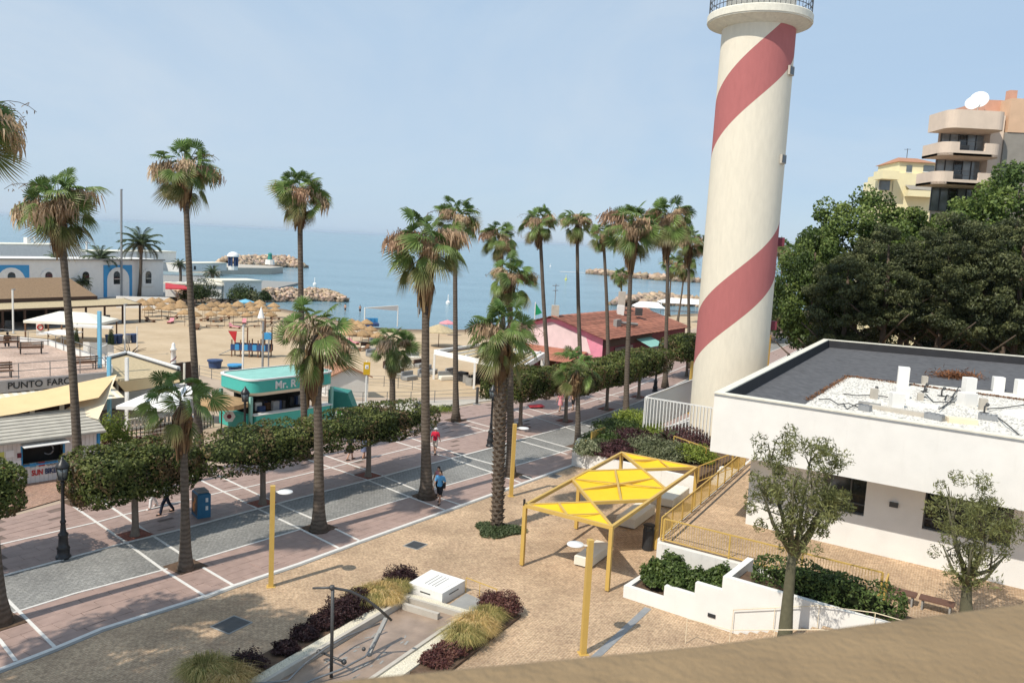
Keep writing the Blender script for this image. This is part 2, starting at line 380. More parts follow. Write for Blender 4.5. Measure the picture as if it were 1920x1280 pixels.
M['joint'] = mat('joint', (.17,.125,.105), .95, .15, 3, coords='World')
M['ground'] = mat('ground_earth', (.42,.33,.25), .95, .15, .5, coords='World')
def sand_material():
    m, n, l, b = node_mat('sand'); b.inputs['Roughness'].default_value = .95; b.inputs['Specular IOR Level'].default_value = .1
    g = n.new('ShaderNodeNewGeometry')
    a = n.new('ShaderNodeTexNoise'); a.inputs['Scale'].default_value = .22; a.inputs['Detail'].default_value = 9; a.inputs['Roughness'].default_value = .65
    l.new(g.outputs['Position'], a.inputs['Vector'])
    cr = n.new('ShaderNodeValToRGB'); e = cr.color_ramp.elements; e[0].position = .3; e[1].position = .7
    e[0].color = (.43,.325,.21,1); e[1].color = (.55,.43,.295,1)
    l.new(a.outputs['Fac'], cr.inputs[0])
    # wet near the waterline: follows the height of the sand above the sea
    sx = n.new('ShaderNodeSeparateXYZ'); l.new(g.outputs['Position'], sx.inputs[0])
    mr = n.new('ShaderNodeMapRange'); mr.inputs['From Min'].default_value = -1.22; mr.inputs['From Max'].default_value = -1.5
    l.new(sx.outputs['Z'], mr.inputs['Value'])
    mi = n.new('ShaderNodeMix'); mi.data_type = 'RGBA'; mi.inputs['B'].default_value = (.20,.145,.10,1)
    l.new(mr.outputs[0], mi.inputs['Factor']); l.new(cr.outputs[0], mi.inputs['A']); l.new(mi.outputs['Result'], b.inputs['Base Color'])
    nb = n.new('ShaderNodeTexNoise'); nb.inputs['Scale'].default_value = 1.5; nb.inputs['Detail'].default_value = 8; l.new(g.outputs['Position'], nb.inputs['Vector'])
    bu = n.new('ShaderNodeBump'); bu.inputs['Strength'].default_value = .7; bu.inputs['Distance'].default_value = .15
    l.new(nb.outputs['Fac'], bu.inputs['Height']); l.new(bu.outputs[0], b.inputs['Normal'])
    return m
M['sand'] = sand_material()
def sea_material():
    m, n, l, b = node_mat('sea'); b.inputs['Roughness'].default_value = .16; b.inputs['IOR'].default_value = 1.33
    g = n.new('ShaderNodeNewGeometry')
    mp_ = n.new('ShaderNodeMapping'); mp_.inputs['Scale'].default_value = (.010, .045, 1); mp_.inputs['Rotation'].default_value = (0,0,R_(6))
    l.new(g.outputs['Position'], mp_.inputs[0])
    a = n.new('ShaderNodeTexNoise'); a.inputs['Scale'].default_value = 1; a.inputs['Detail'].default_value = 6; a.inputs['Roughness'].default_value = .6; l.new(mp_.outputs[0], a.inputs['Vector'])
    cr = n.new('ShaderNodeValToRGB'); e = cr.color_ramp.elements; e[0].position = .35; e[1].position = .7
    e[0].color = (.11,.215,.27,1); e[1].color = (.17,.295,.355,1)
    l.new(a.outputs['Fac'], cr.inputs[0]); l.new(cr.outputs[0], b.inputs['Base Color'])
    m2 = n.new('ShaderNodeMapping'); m2.inputs['Scale'].default_value = (.35, 1.0, 1); l.new(g.outputs['Position'], m2.inputs[0])
    nb = n.new('ShaderNodeTexNoise'); nb.inputs['Scale'].default_value = .55; nb.inputs['Detail'].default_value = 7; nb.inputs['Roughness'].default_value = .62; l.new(m2.outputs[0], nb.inputs['Vector'])
    bu = n.new('ShaderNodeBump'); bu.inputs['Strength'].default_value = .75; bu.inputs['Distance'].default_value = .6
    l.new(nb.outputs['Fac'], bu.inputs['Height']); l.new(bu.outputs[0], b.inputs['Normal'])
    return m
M['sea'] = sea_material()

SEA_Z = -1.6
b = MB(); S = 26000
b.quad((-S, 60, SEA_Z), (S, 60, SEA_Z), (S, S, SEA_Z), (-S, S, SEA_Z))
struct(b.build('sea', M['sea']))

# beach: flat sand that dips under the water along the shore
shore_px = [(-500,552),(-200,552),(0,556),(300,562),(420,575),(480,577),(530,579),(600,592),(680,612),(760,617),(850,618),(960,616),(1080,606),(1200,594),(1300,588),(1420,584),(1560,580),(1800,585),(2300,600)]
sh = [G(x, y, SEA_Z) for x, y in shore_px]
inland_far = [Vector((p.x*0.93, p.y-16-.02*abs(p.x), -1.0)) for p in sh]
outer = [Vector((p.x*1.02, p.y+9, -2.3)) for p in sh]
mid = [Vector((p.x, p.y, SEA_Z)) for p in sh]
m1 = [a.lerp(c, .5)+Vector((0,0,-.02)) for a, c in zip(inland_far, mid)]
near = [Vector((p.x*.7, min(40, p.y*.4), -1.0)) for p in sh]
rows = [near, inland_far, m1, mid, outer]
b = MB(); n_ = len(sh)
b.add([p for r in rows for p in r], [(j*n_+i, j*n_+i+1, (j+1)*n_+i+1, (j+1)*n_+i) for j in range(4) for i in range(n_-1)])
struct(b.build('sand', M['sand'], smooth=True))

# landward ground, a quay one metre above the sand
edge_px = [(-420,735),(-60,690),(110,662),(236,664),(330,690),(450,722),(560,738),(640,744),(760,745),(900,742),(990,728),(1080,700),(1150,668),(1240,636),(1330,606),(1500,590)]
ed = [G(x, y, 0) for x, y in edge_px]
poly = [(p.x, p.y) for p in ed] + [(150, 150), (260, 120), (260, -25), (-90, -25), (-90, 40)]
b = MB(); b.prism(poly, -1.9, -.03)
struct(b.build('ground', M['ground']))

# ---- promenade polylines (photo pixel -> ground)
E_px = [(-230,1345),(-90,1290),(0,1255),(104,1215),(190,1179),(384,1118),(438,1098),(560,1057),(674,1015),(837,957),(926,925),(1070,873),(1190,828),(1300,780),(1430,690),(1530,640)]
R1_px = [(-230,1230),(-90,1186),(25,1149),(140,1113),(305,1069),(370,1050),(510,1008),(610,979),(768,932),(839,910),(926,885),(1070,843),(1195,797),(1300,750),(1420,670),(1512,632)]
R2_px = [(-230,1138),(-90,1104),(7,1080),(133,1046),(237,1018),(340,993),(489,953),(604,923),(728,891),(795,873),(862,856),(926,839),(970,826),(1080,796),(1198,754),(1300,706),(1470,630),(1500,617)]
MD_px = [(-230,1074),(-90,1042),(0,1021),(187,978),(226,967),(420,922),(467,913),(589,885),(680,862),(775,839),(906,809),(1044,772),(1175,732),(1300,680),(1440,622),(1490,604)]
FF_px = [(-230,1032),(-90,998),(0,974),(54,959),(118,942),(215,921),(360,884),(530,846),(640,815),(730,797),(780,789),(850,765),(905,757),(1010,738),(1100,705),(1180,672),(1290,640),(1430,600),(1480,590)]
def pl(px): return [G(x, y, 0) for x, y in px]
PE, PR1, PR2, PM, PF = map(pl, (E_px, R1_px, R2_px, MD_px, FF_px))
def resample(p, n):
    L = [0]
    for a, c in zip(p, p[1:]): L.append(L[-1] + (c-a).length)
    out = []
    for i in range(n):
        s = L[-1]*i/(n-1); k = max(j for j in range(len(L)) if L[j] <= s+1e-9); k = min(k, len(p)-2)
        out.append(p[k].lerp(p[k+1], (s-L[k])/max(1e-9, L[k+1]-L[k])))
    return out
def strip(pa, pb, z, n=60):
    a, c = resample(pa, n), resample(pb, n); b = MB()
    b.add([Vector((p.x,p.y,z)) for p in a]+[Vector((p.x,p.y,z)) for p in c], [(i, i+1, n+i+1, n+i) for i in range(n-1)])
    return b
def offset_line(p, w):
    out = []
    for i, q in enumerate(p):
        t = (p[min(i+1, len(p)-1)]-p[max(i-1, 0)]).normalized(); out.append(q + Vector((-t.y, t.x, 0))*w)
    return out
prom = struct(strip(PE, PF, .002).build('promenade', M['joint']))
road = struct(strip(PR1, PR2, .018).build('road', M['setts']))
# slabs: real pieces with open joints; the 300 that show largest are parts, the rest one part
unit = MB(); unit.cbox((0,0,0), (1,1,1), b=.0).mesh
um = MB(); um.box((0,0,-.5), (1,1,1)); slab_mesh = um.mesh('paving_slab', M['slab'])
cells = []
def slab_field(pa, pb, roww, coll, s_end):
    n = 400; a, c = resample(pa, n), resample(pb, n)
    # walk along in steps of coll
    acc = 0; i = 0; last = 0; k = 0
    while i < n-1:
        d = 0; j = i
        while j < n-1 and d < coll: d += ((a[j+1]+c[j+1])*.5-(a[j]+c[j])*.5).length; j += 1
        w = ((a[i]-c[i]).length+(a[j]-c[j]).length)/2; nr = max(1, round(w/roww))
        for r in range(nr):
            off = .5 if r % 2 else 0
            q = [a[i].lerp(c[i], r/nr), a[j].lerp(c[j], r/nr), a[j].lerp(c[j], (r+1)/nr), a[i].lerp(c[i], (r+1)/nr)]
            sh_ = (q[1]-q[0])*off
            ctr = sum(q, Vector())/4 + sh_; tdir = ((q[1]-q[0])+(q[2]-q[3])).normalized()
            ln = ((q[1]-q[0]).length+(q[2]-q[3]).length)/2
            nrm = Vector((-tdir.y, tdir.x, 0)); wd = abs(((q[3]+q[2])-(q[0]+q[1])).dot(nrm))/2
            cells.append((ctr, math.atan2(tdir.y, tdir.x), ln, wd))
        i = j
slab_field(PE, PR1, .62, .95, 0); slab_field(PR2, PM, .62, .95, 0); slab_field(PM, PF, .62, .95, 0)
def vis(c):
    q = c[0]-CAM; f = q.dot(fwd)
    if f < 1: return 1e9
    x = 960+FPX*q.dot(RIGHT)/f; y = 640-FPX*q.dot(UP)/f
    return f if -20 < x < 1940 and y < 1290 else 1e6+f
cells.sort(key=vis); cells = [c for c in cells if vis(c) < 130]
for c in cells[:300]:
    o = inst('paving_slab', slab_mesh, prom, (c[0].x, c[0].y, .012+random.uniform(0, .003)), c[1], (c[2]-.014, c[3]-.014, .012))
b = MB()
for c in cells[300:]: b.box((c[0].x, c[0].y, .004+random.uniform(0,.004)), (c[2]-.014, c[3]-.014, .014), c[1])
stuff(b.build('paving_slabs', M['slab'], prom))
# white stone bands set in the paving
def band(pts_px, w, z=.03, parent=prom, name='white_band', pts=None):
    p = pts or [G(x, y, 0) for x, y in pts_px]; a, c = offset_line(p, w/2), offset_line(p, -w/2); n = len(p); b = MB()
    b.add([Vector((q.x,q.y,z)) for q in a]+[Vector((q.x,q.y,z)) for q in c]+[Vector((q.x,q.y,z-.02)) for q in a]+[Vector((q.x,q.y,z-.02)) for q in c],
          [f for i in range(n-1) for f in ((n+i, n+i+1, i+1, i), (i, i+1, 2*n+i+1, 2*n+i), (3*n+i, 3*n+i+1, n+i+1, n+i))])
    return b.build(name, M['white_line'], parent)
band(None, .17, .032, pts=PE); band(None, .10, .033, pts=PR1); band(None, .12, .033, pts=PM[:14])
kb = offset_line(PR2, .0); band(None, .14, .05, pts=PR2, name='kerb_stone')
k2 = MB()
for a, c in zip(PE, PE[1:]): k2.beam(a+Vector((.16*.79,-.16*.61,.0)), c+Vector((.16*.79,-.16*.61,.0)), .16, .05)
k2.build('edge_kerb', M['grey_concrete'], prom)
LINES = [
 [(124,940),(237,1018),(305,1068),(384,1118)], [(169,924),(287,1005),(363,1054),(438,1098)],
 [(359,892),(481,953),(561,991),(640,1030)], [(395,885),(514,942),(611,983),(674,1014)],
 [(540,850),(684,898),(768,932),(835,957)], [(600,851),(714,891),(788,922),(864,947)],
 [(718,821),(849,861),(923,886),(976,905)], [(748,814),(872,856),(926,871),(997,898)],
 [(835,787),(916,809),(980,828),(1064,852)], [(862,785),(950,809),(1003,822),(1085,845)],
 [(960,768),(1060,801),(1110,818)], [(985,764),(1085,793),(1130,806)], [(1060,735),(1180,760)], [(1085,728),(1200,752)],
 [(14,1125),(104,1215)], [(-60,1150),(0,1201),(30,1240)]]
for i, L in enumerate(LINES): band(L, .115, .036)
def pit(px, py, s, m, parent=prom, ang=None):
    g = G(px, py); a = R_(55) if ang is None else ang
    b = MB(); b.cbox((g.x, g.y, .03), (s, s, .03), a, .01); return b.build('tree_pit', M[m], parent)
for x, y in ((348,1062),(598,990),(800,930),(957,890),(0,1168)): pit(x, y, 1.25, 'soil')
for x, y in ((253,1003),(492,944),(690,892),(975,800),(1060,789),(1137,767),(1197,744)): pit(x, y, 1.15, 'mulch_red')
for x, y in ((150,940),(378,880),(573,857),(737,815),(855,788),(1083,838)): pit(x, y, 1.3, 'soil')

# ---- plaza of small stone pavers
pe2 = [Vector((p.x+.2, p.y-.15, 0)) for p in PE]
poly = [(p.x, p.y) for p in pe2] + [(60, 60), (60, -5), (-40, -5)]
b = MB(); b.quad(*[(x, y, .008) for x, y in poly])
plaza = struct(b.build('plaza', M['plaza']))
def cover(px, py, w, d, m, nm, a=R_(61)):
    g = G(px, py); b = MB(); b.cbox((g.x, g.y, .016), (w, d, .024), a, .006); o = b.build(nm, M[m], plaza)
    b = MB()
    for sx, sy, lx, ly in ((0,1,w+.1,.06),(0,-1,w+.1,.06),(1,0,.06,d),(-1,0,.06,d)):
        q = Matrix.Rotation(a, 3, 'Z') @ Vector((sx*(w/2+.03), sy*(d/2+.03), 0)); b.box((g.x+q.x, g.y+q.y, .012), (lx, ly, .022), a)
    b.build('frame', M['grey_concrete'], plaza)
cover(434,1171, 1.0,.85,'dark_steel','drain_cover'); cover(779,1022,.75,.7,'dark_steel','drain_cover'); cover(1040,893,.7,.5,'dark_steel','drain_cover')
for (a_, c_) in (((1215,1140),(1110,1238)),):
    p, q = G(*a_), G(*c_); b = MB(); b.beam(p+Vector((0,0,.012)), q+Vector((0,0,.012)), .28, .024); b.build('drain_channel', M['grey_metal'], plaza)
# covers in the pink paving
for x, y, w in ((495,1055,.9),(862,852,.55),(985,895,.5)):
    g = G(x, y); b = MB()
    if w > .8: b.cbox((g.x, g.y, .022), (w, w*.8, .02), R_(55), .005)
    else: b.lathe([(w*.8, .01), (w*.8, .03)], 16, (g.x, g.y, 0))
    b.build('manhole_cover', M['slab'] if w > .8 else M['dark_steel'], prom)
# brick strip by the kiosk
b = MB(); b.quad(*[G(x, y, .02) for x, y in ((-120,960),(-120,925),(40,905),(135,880),(240,865),(230,905),(118,934),(0,968))]); struct(b.build('brick_path', M['brick_walk']))
# pale walk along the beach rail
b = MB(); b.quad(*[G(x, y, .022) for x, y in ((610,800),(600,752),(700,752),(900,748),(1000,733),(1000,742),(905,752),(850,762),(780,786),(700,795))]); struct(b.build('beach_walk', M['concrete']))
# ================================================================== VEGETATION
GREENS = [(.08,.13,.036), (.115,.185,.048), (.16,.235,.065), (.2,.26,.08)]
def frond_mesh(elev, seed, kind):
    """fan frond in the frame of its palm: leaves the crown along +X at the given angle, gravity along -Z"""
    rg = random.Random(seed); V = []; Fq = []; Cc = []
    L1 = {'up': 1.1, 'side': 1.3, 'low': 1.1, 'dry': .7}[kind] * rg.uniform(.9, 1.1)
    e = R_(elev); bend = {'up': .25, 'side': .55, 'low': .5, 'dry': .25}[kind]
    p = Vector((.12*math.cos(e), 0, .12*math.sin(e))); path = [p.copy()]; a = e
    for i in range(5):
        a -= bend/5; p = p + Vector((math.cos(a), 0, math.sin(a)))*L1/5; path.append(p.copy())
    base = {'up': GREENS[1], 'side': GREENS[2], 'low': (.17,.195,.068), 'dry': (.30,.20,.105)}[kind]
    k = rg.uniform(.8, 1.25); base = tuple(c*k for c in base)
    tipc = {'up': (.15,.2,.06), 'side': (.24,.25,.10), 'low': (.33,.25,.12), 'dry': (.30,.19,.10)}[kind]
    stem = {'up': (.16,.17,.06), 'side': (.2,.2,.08), 'low': (.26,.2,.1), 'dry': (.25,.15,.08)}[kind]
    def vert(q, c): V.append(tuple(q)); Cc.append(c); return len(V)-1
    prev = None
    for i, q in enumerate(path):                # flat three-sided leaf stalk
        w = .035*(1-.5*i/5)
        r = [vert(q+Vector((0, -w, 0)), stem), vert(q+Vector((0, w, 0)), stem), vert(q+Vector((0, 0, -w)), stem)]
        if prev:
            for j in range(3): Fq.append((prev[j], prev[(j+1)%3], r[(j+1)%3], r[j]))
        prev = r
    hub = path[-1]; d = Vector((math.cos(a-.15), 0, math.sin(a-.15))); lat = Vector((0, 1, 0)); nrm = d.cross(lat)*-1
    if nrm.z < 0: nrm = -nrm
    N = 22 if kind != 'dry' else 13
    R0 = {'up': .92, 'side': .92, 'low': .88, 'dry': .85}[kind]*rg.uniform(.9, 1.08)
    span = R_({'up': 105, 'side': 110, 'low': 95, 'dry': 50}[kind])
    droop = {'up': .5, 'side': .8, 'low': .85, 'dry': .9}[kind]
    for s in range(N):
        ph = -span + 2*span*(s+.5)/N + rg.uniform(-.02, .02); hw = span/N*.98
        ln = R0*(.72+.28*math.cos(ph))*rg.uniform(.93, 1.05)
        lift = nrm*(.22*abs(math.sin(ph)))*R0*.6*(1 if kind in ('up','side') else .1)
        def pt(t, off, wd):
            dr = d*math.cos(ph+off) + lat*math.sin(ph+off)
            q = hub + dr*ln*t + lift*t; q.z -= droop*ln*(max(0, t-.25)**1.7)*(.75+.5*abs(math.sin(ph)))
            return q
        sh = rg.uniform(.85, 1.18)*(1.0 if s % 2 else .88)
        c0 = tuple(x*sh for x in base); cm = tuple(x*sh*1.05 for x in base); ct = tuple(x*sh for x in tipc)
        z1 = nrm*(.035 if s % 2 else -.035)
        h0 = vert(hub, c0)
        a1 = vert(pt(.52, -hw, 0)+z1, cm); b1 = vert(pt(.52, hw, 0)-z1, cm)
        a2 = vert(pt(.8, -hw*.5, 0), tuple((x+y)/2 for x, y in zip(cm, ct))); b2 = vert(pt(.8, hw*.5, 0), tuple((x+y)/2 for x, y in zip(cm, ct)))
        tp = pt(1.0, 0, 0); tp.z -= droop*.22*ln*rg.uniform(.3, 1.3); t1 = vert(tp, ct)
        Fq += [(h0, a1, b1), (a1, a2, b2, b1), (a2, t1, b2)]
    me = bpy.data.meshes.new('frond'); me.from_pydata(V, [], Fq); me.update()
    me.materials.append(M['palm_leaf'] if kind != 'dry' else M['dry_leaf']); set_cols(me, np.array(Cc)); return me
FR = {}
for kind, els in (('up', (82, 66, 50, 36)), ('side', (24, 10, -4, -16)), ('low', (-28, -40, -52)), ('dry', (-66, -76))):
    for e in els: FR[(kind, e)] = [frond_mesh(e, (len(kind)*971+e*37+i*101+5000), kind) for i in range(3)]
def strands_mesh(seed, length=1.9, elev=15, n=110, hang=.75, col=(.36,.22,.13)):
    rg = random.Random(seed); V = []; Fq = []; Cc = []
    p = Vector((.1, 0, .05)); a = R_(elev); path = []
    for i in range(9):
        path.append(p.copy()); p = p + Vector((math.cos(a), 0, math.sin(a)))*length/8; a -= .13+.03*i
    def vert(q, c): V.append(tuple(q)); Cc.append(c); return len(V)-1
    prev = None
    for i, q in enumerate(path):
        r = [vert(q+Vector((0,-.02,0)), (.2,.14,.08)), vert(q+Vector((0,.02,0)), (.2,.14,.08)), vert(q+Vector((0,0,-.025)), (.2,.14,.08))]
        if prev:
            for j in range(3): Fq.append((prev[j], prev[(j+1)%3], r[(j+1)%3], r[j]))
        prev = r
    for i in range(n):
        t = rg.uniform(.35, 1)*7.9; q = path[int(t)].lerp(path[min(8, int(t)+1)], t % 1)
        q = q + Vector((rg.gauss(0, .16), rg.gauss(0, .22), rg.gauss(0, .08))); h = hang*rg.uniform(.35, 1)
        w = rg.uniform(.012, .028); k = rg.uniform(.7, 1.3); c = tuple(x*k for x in col); dx, dy = rg.gauss(0, .1), rg.gauss(0, .1)
        a1 = vert(q+Vector((-w, -w, 0)), c); b1 = vert(q+Vector((w, w, 0)), c); a2 = vert(q+Vector((dx-w, dy+w, -h*.6)), c); b2 = vert(q+Vector((dx+w, dy-w, -h*.6)), c); t2 = vert(q+Vector((dx*1.3, dy*1.3, -h)), c)
        Fq += [(a1, b1, b2, a2), (a2, b2, t2)]
    me = bpy.data.meshes.new('flower_stalk'); me.from_pydata(V, [], Fq); me.update(); me.materials.append(M['dry_leaf']); set_cols(me, np.array(Cc)); return me
ST = [strands_mesh(i, 1.5+.25*(i % 3), 16+9*(i % 4), 170, .8, ((.47,.33,.21),(.54,.40,.26),(.40,.26,.17))[i % 3]) for i in range(5)]
LONG = [strands_mesh(20+i, 3.0, 40+12*i, 12, .3, (.22,.16,.11)) for i in range(2)]
def skirt_mesh(seed, h=1.5, r=.55, n=150):
    rg = random.Random(seed); V = []; Fq = []; Cc = []
    for i in range(n):
        a = rg.uniform(0, 6.283); z0 = rg.uniform(-.75, .1); ln = rg.uniform(.5, 1)*h*.75; k = rg.uniform(.6, 1.25)
        rr = r*(1-.45*abs(z0))*rg.uniform(.55, 1.05); c = tuple(x*k for x in rg.choice([(.23,.13,.065), (.28,.18,.09), (.16,.095,.05), (.32,.22,.11)]))
        w = rg.uniform(.05, .13); d = Vector((math.cos(a), math.sin(a), 0)); s = Vector((-d.y, d.x, 0)); top = d*.2+Vector((0,0,z0+.1)); m_ = d*rr+Vector((0,0,z0-ln*.35)); bt = d*rr*rg.uniform(.45, .9)+Vector((0,0,z0-ln)) + s*rg.gauss(0, .08)
        o = len(V); V += [tuple(top), tuple(m_-s*w), tuple(m_+s*w), tuple(bt-s*w*.6), tuple(bt+s*w*.2)]; Cc += [c]*5; Fq += [(o, o+1, o+2), (o+1, o+3, o+4, o+2)]
    me = bpy.data.meshes.new('dead_skirt'); me.from_pydata(V, [], Fq); me.update(); me.materials.append(M['dry_leaf']); set_cols(me, np.array(Cc)); return me
SK = [skirt_mesh(i) for i in range(3)]
def palm_trunk_mat():
    m, n, l, b = node_mat('palm_trunk'); b.inputs['Roughness'].default_value = .95; b.inputs['Specular IOR Level'].default_value = .1
    t = n.new('ShaderNodeTexCoord'); w = n.new('ShaderNodeTexWave'); w.bands_direction = 'Z'; w.inputs['Scale'].default_value = 1.6; w.inputs['Distortion'].default_value = 5; w.inputs['Detail'].default_value = 3; w.inputs['Detail Scale'].default_value = 2
    l.new(t.outputs['Object'], w.inputs['Vector'])
    no = n.new('ShaderNodeTexNoise'); no.inputs['Scale'].default_value = 2.5; no.inputs['Detail'].default_value = 8; no.inputs['Roughness'].default_value = .7; l.new(t.outputs['Object'], no.inputs['Vector'])
    cr = n.new('ShaderNodeValToRGB'); e = cr.color_ramp.elements; e[0].position = .25; e[1].position = .75; e[0].color = (.085,.067,.052,1); e[1].color = (.165,.135,.108,1)
    mi = n.new('ShaderNodeMix'); mi.inputs['Factor'].default_value = .7; l.new(w.outputs['Fac'], mi.inputs['A']); l.new(no.outputs['Fac'], mi.inputs['B'])
    l.new(mi.outputs['Result'], cr.inputs[0]); l.new(cr.outputs[0], b.inputs['Base Color'])
    bu = n.new('ShaderNodeBump'); bu.inputs['Strength'].default_value = .6; bu.inputs['Distance'].default_value = .05; l.new(mi.outputs['Result'], bu.inputs['Height']); l.new(bu.outputs[0], b.inputs['Normal'])
    return m
M['palm_trunk'] = palm_trunk_mat()
def palm(label, base_px, hub_px, spread=2.2, dry=1.0, seed=1, group=None, young=False, boots=False, base_z=0, rb=None, fluff=6, fan=1.0):
    rg = random.Random(seed); g = G(*base_px, base_z); hub = AT(*hub_px, g.y) - g
    t = thing('fan_palm', label, 'palm tree', g, 0, group)
    H = hub.z; sc = spread/2.25; r0_ = (rb or .215)*(1.0 if not young else .9)
    path = []; rad = []; nseg = 16
    wob = rg.uniform(-.12, .12)
    for i in range(nseg+1):
        s = i/nseg; q = Vector((hub.x*s + wob*math.sin(s*math.pi), hub.y*s, -.1 + (H+.1)*s)); path.append(q)
        fl = .75*math.exp(-s*H/.55)*r0_ + .35*math.exp(-s*H/1.6)*r0_
        rr = r0_*(1-.32*s)+fl
        if boots: rr = r0_*1.05
        rad.append(rr*rg.uniform(.97, 1.03))
    b = MB(); b.tube(path, rad, 12); b.build('trunk', M['palm_trunk'], t, True)
    if boots:                                   # stubs of cut leaf bases all over the trunk
        b = MB()
        for i in range(230):
            s = i/230*.78; q = path[0].lerp(path[-1], s) if False else path[min(nseg-1, int(s*nseg))].lerp(path[min(nseg, int(s*nseg)+1)], (s*nseg) % 1)
            a = i*2.4; d = Vector((math.cos(a), math.sin(a), 0)); sd = Vector((-d.y, d.x, 0)); p0 = q + d*r0_*.98
            ln = rg.uniform(.09, .16)
            b.add([p0-sd*.09-Vector((0,0,.09)), p0+sd*.09-Vector((0,0,.09)), p0+sd*.05+d*ln+Vector((0,0,.05)), p0-sd*.05+d*ln+Vector((0,0,.05)), p0-sd*.07+Vector((0,0,.03)), p0+sd*.07+Vector((0,0,.03))],
                  [(0,1,2,3),(3,2,5,4),(0,3,4),(1,5,2)])
        b.build('leaf_stubs', M['tree_bark'], t)
    kinds = [('up', 82, 3), ('up', 66, 5), ('up', 50, 6), ('up', 36, 5), ('side', 24, 5), ('side', 10, 5), ('side', -4, 4), ('side', -16, 4), ('low', -28, 4), ('low', -40, 4), ('low', -52, 3)]
    if young: kinds = [('up', 82, 2), ('up', 66, 4), ('up', 50, 4), ('up', 36, 4), ('side', 24, 4), ('side', 10, 3), ('side', -16, 3), ('low', -40, 3)]
    az = rg.uniform(0, 6.28)
    for kd, el, n in kinds:
        n = max(2, round(n*fan))
        for i in range(n):
            az += 2.39996 + rg.uniform(-.2, .2)
            zoff = {'up': .12, 'side': .05, 'low': -.3, 'dry': -.6}[kd]*sc
            zoff += rg.uniform(-.25, .25)*sc
            inst('frond', rg.choice(FR[(kd, el)]), t, (hub.x, hub.y, H+zoff), 0, sc*rg.uniform(.72, 1.12), rot=(rg.gauss(0, .6), rg.gauss(0, .24), az))
    for i in range(int(8*dry)):
        az += 2.39996; inst('dry_frond', rg.choice(FR[('dry', rg.choice((-66, -76)))]), t, (hub.x, hub.y, H-.5*sc), az, sc*rg.uniform(.8, 1))
    inst('dead_skirt', rg.choice(SK), t, (hub.x, hub.y, H-.45*sc), rg.uniform(0, 6), (sc, sc, sc*(.8+.5*dry)))
    fluff = math.ceil(fluff*.9)
    for i in range(fluff):
        inst('flower_stalk', rg.choice(ST), t, (hub.x, hub.y, H+.05), 0, sc*rg.uniform(.85, 1.2), rot=(0, rg.gauss(-.1, .2), i*6.283/max(1, fluff)+rg.uniform(-.4, .4)))
    if fluff > 2:
        for i in range(3): inst('long_flower_stalk', rg.choice(LONG), t, (hub.x, hub.y, H), rg.uniform(0, 6.28), sc*.9)
    return t
GP = 'tall fan palms along the promenade'
palm('tall palm cut by the left edge, its trunk foot beside the road', (0,1170), (-66,228), 1.9, 1, 1, GP)
palm('fan palm rising behind the white bike kiosk, crown over the port building', (150,945), (110,385), 2.2, 1, 2, GP, fluff=7)
palm('tallest of the fan palms left of the teal kiosk, crown high in the sky', (378,884), (346,318), 2.0, .8, 3, GP)
palm('fan palm whose trunk stands behind the teal kiosk sign, crown alone in the sky', (573,860), (562,365), 1.95, .8, 4, GP)
palm('short young fan palm between the ad bin and the black lamp post', (348,1068), (342,752), 1.75, 1.6, 5, GP, young=True, rb=.2, fluff=0)
palm('fan palm in front of the teal kiosk sign with broad drooping crown', (598,995), (590,628), 2.2, 1.9, 6, GP, fluff=4, rb=.24, fan=.7)
palm('short bushy fan palm beside the yellow beach sign', (737,816), (737,650), 1.9, 1.2, 7, GP, rb=.24, fluff=4)
palm('fan palm next to the man in the blue shirt, shaggy straw coloured crown', (800,934), (800,462), 2.35, 2.0, 8, GP, fluff=9, rb=.26)
palm('slender fan palm at the paving corner behind the man in red', (855,790), (853,412), 2.15, 1.4, 9, GP, fluff=5)
palm('fan palm just behind the rough trunked palm, upper of the two stacked crowns', (957,893), (956,522), 1.7, .7, 10, GP, fluff=5)
palm('rough trunked palm in a clump of green ground cover on the plaza', (932,992), (943,628), 2.0, 1.8, 11, GP, boots=True, rb=.25, fluff=3, fan=1.0)
palm('fan palm showing only its crown behind the stacked crowns', (950,770), (938,446), 1.85, .9, 12, GP, fluff=5)
palm('slim fan palm standing before the gable of the pink restaurant', (1031,742), (1012,420), 2.0, .9, 13, GP)
palm('slim fan palm whose trunk crosses the front corner of the pink restaurant', (1091,735), (1082,418), 1.9, .8, 14, GP)
palm('slim fan palm with a small crown against the sea, before the tiled roof', (1141,712), (1131,440), 1.7, .8, 15, GP, fluff=4)
palm('big fan palm with straw coloured flower bunches left of the lighthouse', (1173,790), (1186,425), 2.6, 1.8, 16, GP, fluff=9)
palm('tall fan palm standing closest to the left of the lighthouse fence', (1247,727), (1254,412), 2.9, 1.7, 17, GP, fluff=8)
palm('fan palm half hidden by the left edge of the lighthouse', (1293,690), (1292,452), 2.5, 1.3, 18, GP, fluff=6)
palm('short young palm with yellowing fronds at the corner of the white planter', (1083,842), (1082,690), 1.9, .8, 19, GP, young=True, fluff=0, rb=.2)
palm('short thick palm behind the tiled roof with the sea behind its crown', (1168,600), (1163,517), 2.3, .8, 20, GP, base_z=-1, fluff=3)
palm('far palm behind the roof, left of the leaning one', (1254,592), (1260,495), 3.0, .8, 21, GP, base_z=-1, fluff=3)
palm('far palm leaning to the right behind the tiled roof', (1270,606), (1284,498), 3.0, .8, 22, GP, base_z=-1, fluff=3)
palm('far fan palm just right of the lighthouse with its crown against the sky', (1462,600), (1466,462), 2.6, .8, 23, GP, fluff=3)
palm('second far palm trunk right of the lighthouse, crown in the trees', (1477,612), (1480,474), 2.4, .8, 24, GP, fluff=2)

